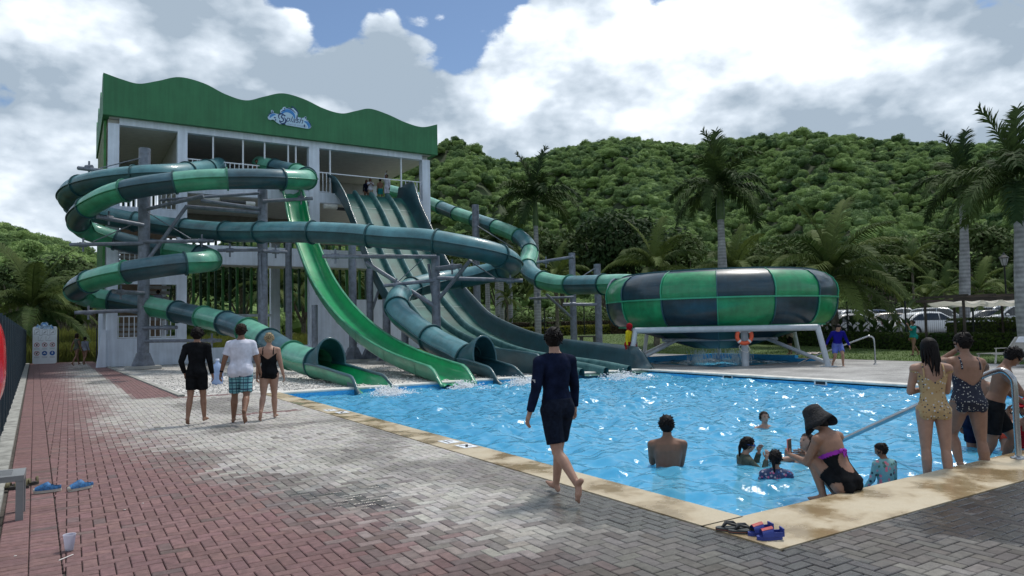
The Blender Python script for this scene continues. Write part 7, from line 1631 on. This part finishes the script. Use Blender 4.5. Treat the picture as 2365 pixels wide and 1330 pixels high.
# 5-6 girls at the far end of the walk
person('girl in patterned top walking at the far end of the walk', pos(178, 38.8), 60, 1.70, {'legL': (16, 2, 4, 0), 'legR': (-12, 2, 18, -15), 'armL': (-20, 14, 15, 0), 'armR': (10, 8, 10, 0)}, SK_T, ('bob', HBR), [['tank', CL['camo']], ['briefs', CL['camo']]], fem=True, vox=.02, group='girls at the far end of the walk')
person('girl in grey swim shirt walking behind the patterned one', pos(197, 39.6), 40, 1.52, {'legL': (10, 2, 4, 0), 'legR': (-10, 2, 22, -15), 'armL': (4, 8, 10, 0), 'armR': (-5, 14, 10, 0)}, SK_M, ('pony', HB), [['longshirt', CL['grey']]], fem=True, vox=.02, group='girls at the far end of the walk')
# 7 on the stairs
q = onY(364, 700, 43.4); person('person in grey t-shirt climbing the stairs inside the tower', (q[0], 43.6, 2.33), 20, 1.72, {'torso': (12, 0, 0), 'legL': (30, 2, 50, 0), 'armR': (20, 20, 30, 0)}, SK_D, ('short', HB), [['tee', CL['grey']], ['shorts', CL['black']]], vox=.02)
# 8 people on the platform
def deck_p(px, py_head, Y, H, lb, *a, **k):
    q = onY(px, py_head, Y); return person(lb, (q[0], Y, 9.93), *a, vox=.022, group='people waiting on the tower platform', **k)
def dp(px, Y, lb, yaw, H, P, sk, hr, wr, fem=False, fat=1.0):
    q = onY(px, 400, Y); return person(lb, (float(q[0]), Y, 9.932), yaw, H, P, sk, hr, wr, fem, fat, .022, group='people waiting on the tower platform', face=True)
dp(594, 42.75, 'bare-chested man leaning on the tower railing', 205, 1.74, {'torso': (8, 0, 0), 'armL': (35, 12, 30, 0), 'armR': (35, 12, 30, 0)}, SK_T, ('short', HB), [['shorts', CL['black']]])
dp(492, 43.6, 'dark-haired person behind the slide start on the tower', 170, 1.62, {}, SK_T, ('short', HB), [['tee', CL['navy']], ['shorts', CL['black']]])
dp(667, 43.3, 'person looking over the platform railing beside the column', 150, 1.45, {}, SK_T, ('short', HB), [['shorts', CL['navy']]])
dp(846, 44.4, 'person in dark blue top waiting at the racer start', 200, 1.55, {}, SK_T, ('long', HB), [['longshirt', CL['navy']]], True)
dp(855, 43.7, 'girl in white top with folded arms at the racer start', 190, 1.52, {'armL': (40, 5, 95, 40), 'armR': (40, 5, 95, 40)}, SK_T, ('bob', HB), [['tee', CL['white']], ['shorts', CL['ltan']]], True)
dp(878, 43.5, 'bare-backed boy in teal shorts at the racer start', 20, 1.50, {}, SK_T, ('short', HB), [['shorts', CL['tealshort'], .75]])
dp(893, 43.2, 'attendant in white raising an arm at the racer start', 240, 1.76, {'armR': (165, 25, 10, 0)}, SK_D, ('short', HB), [['longshirt', CL['white']], ['shorts', CL['white'], .85]])
# 9 lifeguard
r_, b_, J = person('lifeguard in yellow shirt and red hood beside the bowl', pos(1450, 27.3), 150, 1.64, {'torso': (4, 0, 0), 'head': (20, 10)}, SK_D, ('none', None), [['longshirt', CL['yellow']], ['shorts', CL['red'], .8]], vox=.02)
m = MB(); m.ell(J['head']+Vector((0, -.01, .01)), (.105, .13, .135)); capsule(m, J['neck'], J['nk2'], .09, .085); hm_ = remesh(m, .016); hm_.materials.append(CL['red']); link('hood', hm_, b_)
# 10 boy in blue stepping into the basin
person('young man in blue swim shirt stepping down at the basin', pos(1932, 25.6, -.05), 225, 1.66, {'torso': (22, 0, 0), 'legL': (42, 4, 62, 10), 'legR': (14, 4, 70, -20), 'armL': (25, 22, 25, 0), 'armR': (-10, 24, 25, 0), 'head': (0, 14)}, SK_L, ('short', HB), [['longshirt', CL['blue']], ['shorts', CL['lblue'], .7, 1.05]], vox=.018, face=True)
# 11 woman in teal top
person('woman in teal t-shirt walking along the lawn edge', pos(2108, 31.2), -60, 1.52, {'legL': (12, 2, 4, 0), 'legR': (-10, 2, 22, -15), 'armL': (60, 10, 100, 0), 'armR': (0, 8, 10, 0)}, SK_M, ('short', HBR), [['tee', CL['teal'], -.06], ['briefs', CL['yellow']]], fem=True, fat=1.12, vox=.018)
# 12 man on the lounger
person('bare-chested man in black shorts sitting on a lounger', (l2[0]+.15, l2[1]-.25, .50), 235, 1.74, {'torso': (8, 0, 0), 'legL': (78, 18, 80, 0), 'legR': (78, 20, 80, 0), 'armL': (60, 10, 120, 0), 'armR': (20, 15, 60, 0)}, SK_T, ('short', HB), [['shorts', CL['black'], .4]], vox=.018, pz=0.0, face=True)
person('person wrapped in a beige towel on the grass behind the bowl', pos(1822, 34.0, .05), 300, 1.60, {'torso': (14, 0, 0), 'armR': (50, 30, 60, 0), 'armL': (30, 20, 40, 0)}, SK_M, ('bob', HBR), [['tee', CL['ltan']], ['shorts', CL['black'], .8]], fem=True, vox=.02)
# 13 squatting woman with a hat and phone
r_, b_, J = person('woman in floppy black hat squatting at the pool edge with a phone', (*pos(1938, 6.98)[:2], .0), -8, 1.62, {'torso': (26, 0, 10), 'legL': (126, 8, 148, 24), 'legR': (118, 14, 148, 30), 'armL': (52, 4, 74, 10), 'armR': (46, 0, 82, 30), 'head': (-20, 8)}, SK_M, ('none', None), [['cutout', CL['black']], ['bandtie', CL['purple']]], fem=True, fat=1.02, vox=.011, pz=.09)
s = J['s']; Rh = J['Rh']; m = MB(); prof = [(.0, .118), (.05, .115), (.085, .095), (.099, .05), (.105, .01), (.12, -.02), (.142, -.07), (.158, -.12), (.163, -.125), (.146, -.075), (.115, -.025)]; rs = []
for r0, z in prof: rs.append([J['head']+Rh @ Vector((r0*s*math.cos(2*math.pi*k/40)*1.0, (r0*math.sin(2*math.pi*k/40)*1.1-.01)*s, (z+.03+(.035*math.sin(2*math.pi*k/40*3+.6)+.02*math.sin(2*math.pi*k/40*2))*max(0, (r0-.1)/.1))*s)) for k in range(40)])
m.rings(rs, True, False, False, True); m.build('sun_hat', mat('hat_straw', (.012, .012, .014), .85, var=.3, vscale=30, bump=.6, bscale=70), b_)
m = MB(); m.ell(J['head']+Rh @ Vector((0, -.04*s, -.07*s)), (.06*s, .055*s, .07*s), Rh, 10, 8); m.build('hair', HB, b_)
ph = (J['wriL']+J['wriR'])/2+Vector((0, .07, .07)); PHN = mat('phone_case', (.75, .22, .20), .4)
wph = Matrix.Translation(V(r_.location)) @ Matrix.Rotation(r_.rotation_euler.z, 4, 'Z') @ Matrix.Translation(b_.location)
phw = wph @ (J['wriL'].lerp(J['wriR'], .35)+Vector((-.01, .075, .085)))
root = thing('phone', 'phone in a coral case held up by the squatting woman', 'phone', tuple(phw), rad(8)); m = MB(); m.box((-.038, -.006, -.075), (.038, .005, .075)); m.build('case', PHN, root); m = MB(); m.box((-.034, -.0075, -.071), (.034, -.0062, .071)); m.build('screen', mat('phone_screen', (.01, .012, .015), .1), root)
# 14 little girl with floral swim shirt
person('little girl in floral swim shirt standing in the shallow end', (*pos(2030, 7.75)[:2], -.78), 20, 1.06, {'torso': (4, 0, 0), 'armL': (15, 10, 30, 0), 'armR': (15, 10, 30, 0), 'head': (-42, 14)}, SK_T, ('bun', HB), [['longshirt', CL['floral']]], fem=True, fat=1.1, vox=.011)
# 15 man standing in the pool
person('bare-backed man standing chest-deep in the pool', (*pos(1533, 9.25)[:2], -1.36), 36, 1.77, {'torso': (2, 0, 0), 'armL': (34, -4, 96, 45), 'armR': (25, -4, 80, 40), 'head': (2, 4)}, SK_T, ('short', HB), [['shorts', CL['black']]], fat=1.14, vox=.012)
# 16 swimming boy
person('brown-haired boy swimming with only his head out of the water', (*pos(1757, 12.7)[:2], -1.45), 205, 1.46, {'armL': (35, 60, 20, 0), 'armR': (35, 60, 20, 0), 'head': (0, -10)}, SK_L, ('short', HBR), [['shorts', CL['navy']]], vox=.014, face=True)
# 17 girl with goggles
r_, b_, J = person('girl in black swim top adjusting her blue goggles in the pool', (*pos(1703, 9.15)[:2], -1.25), 118, 1.40, {'torso': (6, 0, 0), 'armL': (62, 12, 112, 0), 'armR': (50, 10, 118, 0), 'head': (0, 6)}, SK_L, ('pony', HB), [['longshirt', CL['camo']]], fem=True, vox=.012, face=True)
m = MB(); s = J['s']; Rh = J['Rh']; ring = [J['head']+Rh @ Vector((.084*s*math.cos(a), (.104*math.sin(a)-.008)*s, .014*s)) for a in np.linspace(0, 2*math.pi, 25)]; m.tube(ring, .007, 6)
for sd in (-1, 1): m.ell(J['head']+Rh @ Vector((sd*.03*s, .09*s, .012*s)), (.024*s, .015*s, .018*s), Rh, 10, 8)
m.build('goggles', CL['cyanblue'], b_)
# 18 girl with ponytail
person('girl with wet ponytail seen from behind in the pool', (*pos(1779, 8.35)[:2], -1.25), 50, 1.36, {'torso': (6, 0, 0), 'armL': (30, 20, 50, 0), 'armR': (30, 20, 50, 0), 'head': (20, 0)}, SK_M, ('pony', HB), [['longshirt', CL['floralpink']]], fem=True, vox=.012)
# 19 woman posing in the water
person('woman leaning back in the water and posing for the phone', (*pos(1836, 9.2)[:2], -1.44), 275, 1.60, {'torso': (-12, 0, 0), 'armL': (10, 70, 20, 0), 'armR': (60, 50, 60, 0), 'head': (10, -8)}, SK_L, ('long', HB), [['bikinitop', CL['black']], ['briefs', CL['black']]], fem=True, vox=.012, face=True)
# 20 girl with long wet hair
person('girl with long wet hair in an ochre patterned swimsuit', (*pos(2146, 7.95)[:2], -.265), VIEW+16, 1.64, {'torso': (2, 0, 0), 'legL': (0, 1, 3, 0), 'legR': (-2, 1, 4, 0), 'armL': (14, 10, 95, 50), 'armR': (22, 0, 100, 50), 'head': (-4, 6)}, SK_L, ('long', HB), [['swimsuit', CL['ochreprint'], .30]], fem=True, vox=.011)
# 21 woman in navy patterned swimsuit
person('woman in navy patterned swimsuit with her arm raised to her hair', (*pos(2226, 8.35)[:2], -.265), VIEW+10, 1.69, {'torso': (6, 3, -8), 'legL': (26, 4, 62, -20), 'legR': (-2, 3, 4, 0), 'armL': (95, 62, 128, -20), 'armR': (40, 10, 70, 30), 'head': (-10, 10)}, SK_M, ('bun', HB), [['swimsuit', CL['navysquiggle'], .17]], fem=True, fat=1.2, vox=.011)
# 22 men at the handrail
person('bare-chested man in black shorts climbing out beside the handrail', (*pos(2283, 9.3)[:2], -.50), 150, 1.74, {'torso': (18, 0, 0), 'legL': (30, 3, 50, 0), 'legR': (-6, 3, 20, -10), 'armL': (30, 10, 40, 0), 'armR': (48, 12, 30, 0), 'head': (-30, 26)}, SK_T, ('short', HB), [['shorts', CL['black'], .72]], fat=1.05, vox=.013, face=True)
person('man with a shaved head standing behind the two women', (*pos(2246, 10.1)[:2], -.80), 100, 1.80, {'torso': (8, 0, 0), 'head': (0, 12)}, SK_M, ('shaved', mat('stubble', (.10, .065, .05), .7)), [['shorts', CL['navy']]], vox=.014)
# 23 woman with sunglasses, 24 person in red hat
r_, b_, J = person('woman in orange bikini and sunglasses reclining at the steps', (*pos(2318, 9.7)[:2], -.30), 250, 1.64, {'torso': (-38, 0, 0), 'legL': (62, 10, 70, 0), 'legR': (48, 10, 40, 0), 'armL': (-30, 20, 10, 0), 'armR': (-25, 25, 20, 0), 'head': (10, 0)}, SK_L, ('long', HB), [['bikinitop', CL['orange']], ['briefs', CL['orange']]], fem=True, vox=.013, pz=.02, face=True)
m = MB(); s = J['s']; Rh = J['Rh']
for sd in (-1, 1): m.ell(J['head']+Rh @ Vector((sd*.033*s, .092*s, .014*s)), (.028*s, .012*s, .022*s), Rh, 10, 8); m.tube([J['head']+Rh @ Vector((sd*.06*s, .085*s, .016*s)), J['head']+Rh @ Vector((sd*.085*s, 0, .012*s))], .004, 5)
m.build('sunglasses', mat('sunglass', (.012, .012, .014), .1, coat=.5), b_)
r_, b_, J = person('person in red cap and red swimwear sitting at the far steps', (*pos(2368, 9.6)[:2], -.25), 275, 1.66, {'torso': (6, 0, 0), 'legL': (85, 12, 70, 0), 'legR': (70, 12, 50, 0), 'armL': (70, 14, 120, 0), 'armR': (75, 10, 115, 0), 'head': (10, 4)}, SK_M, ('bob', HBR), [['swimsuit', CL['red'], .3]], fem=True, vox=.013, pz=.02, face=True)
m = MB(); s = J['s']; Rh = J['Rh']; m.ell(J['head']+Rh @ Vector((0, -.005*s, .055*s)), (.092*s, .115*s, .085*s), Rh, 14, 8); m.ell(J['head']+Rh @ Vector((0, .12*s, .055*s)), (.07*s, .07*s, .010*s), Rh, 12, 6); m.build('cap', CL['red'], b_)

bpy.data.scenes.remove(TS)
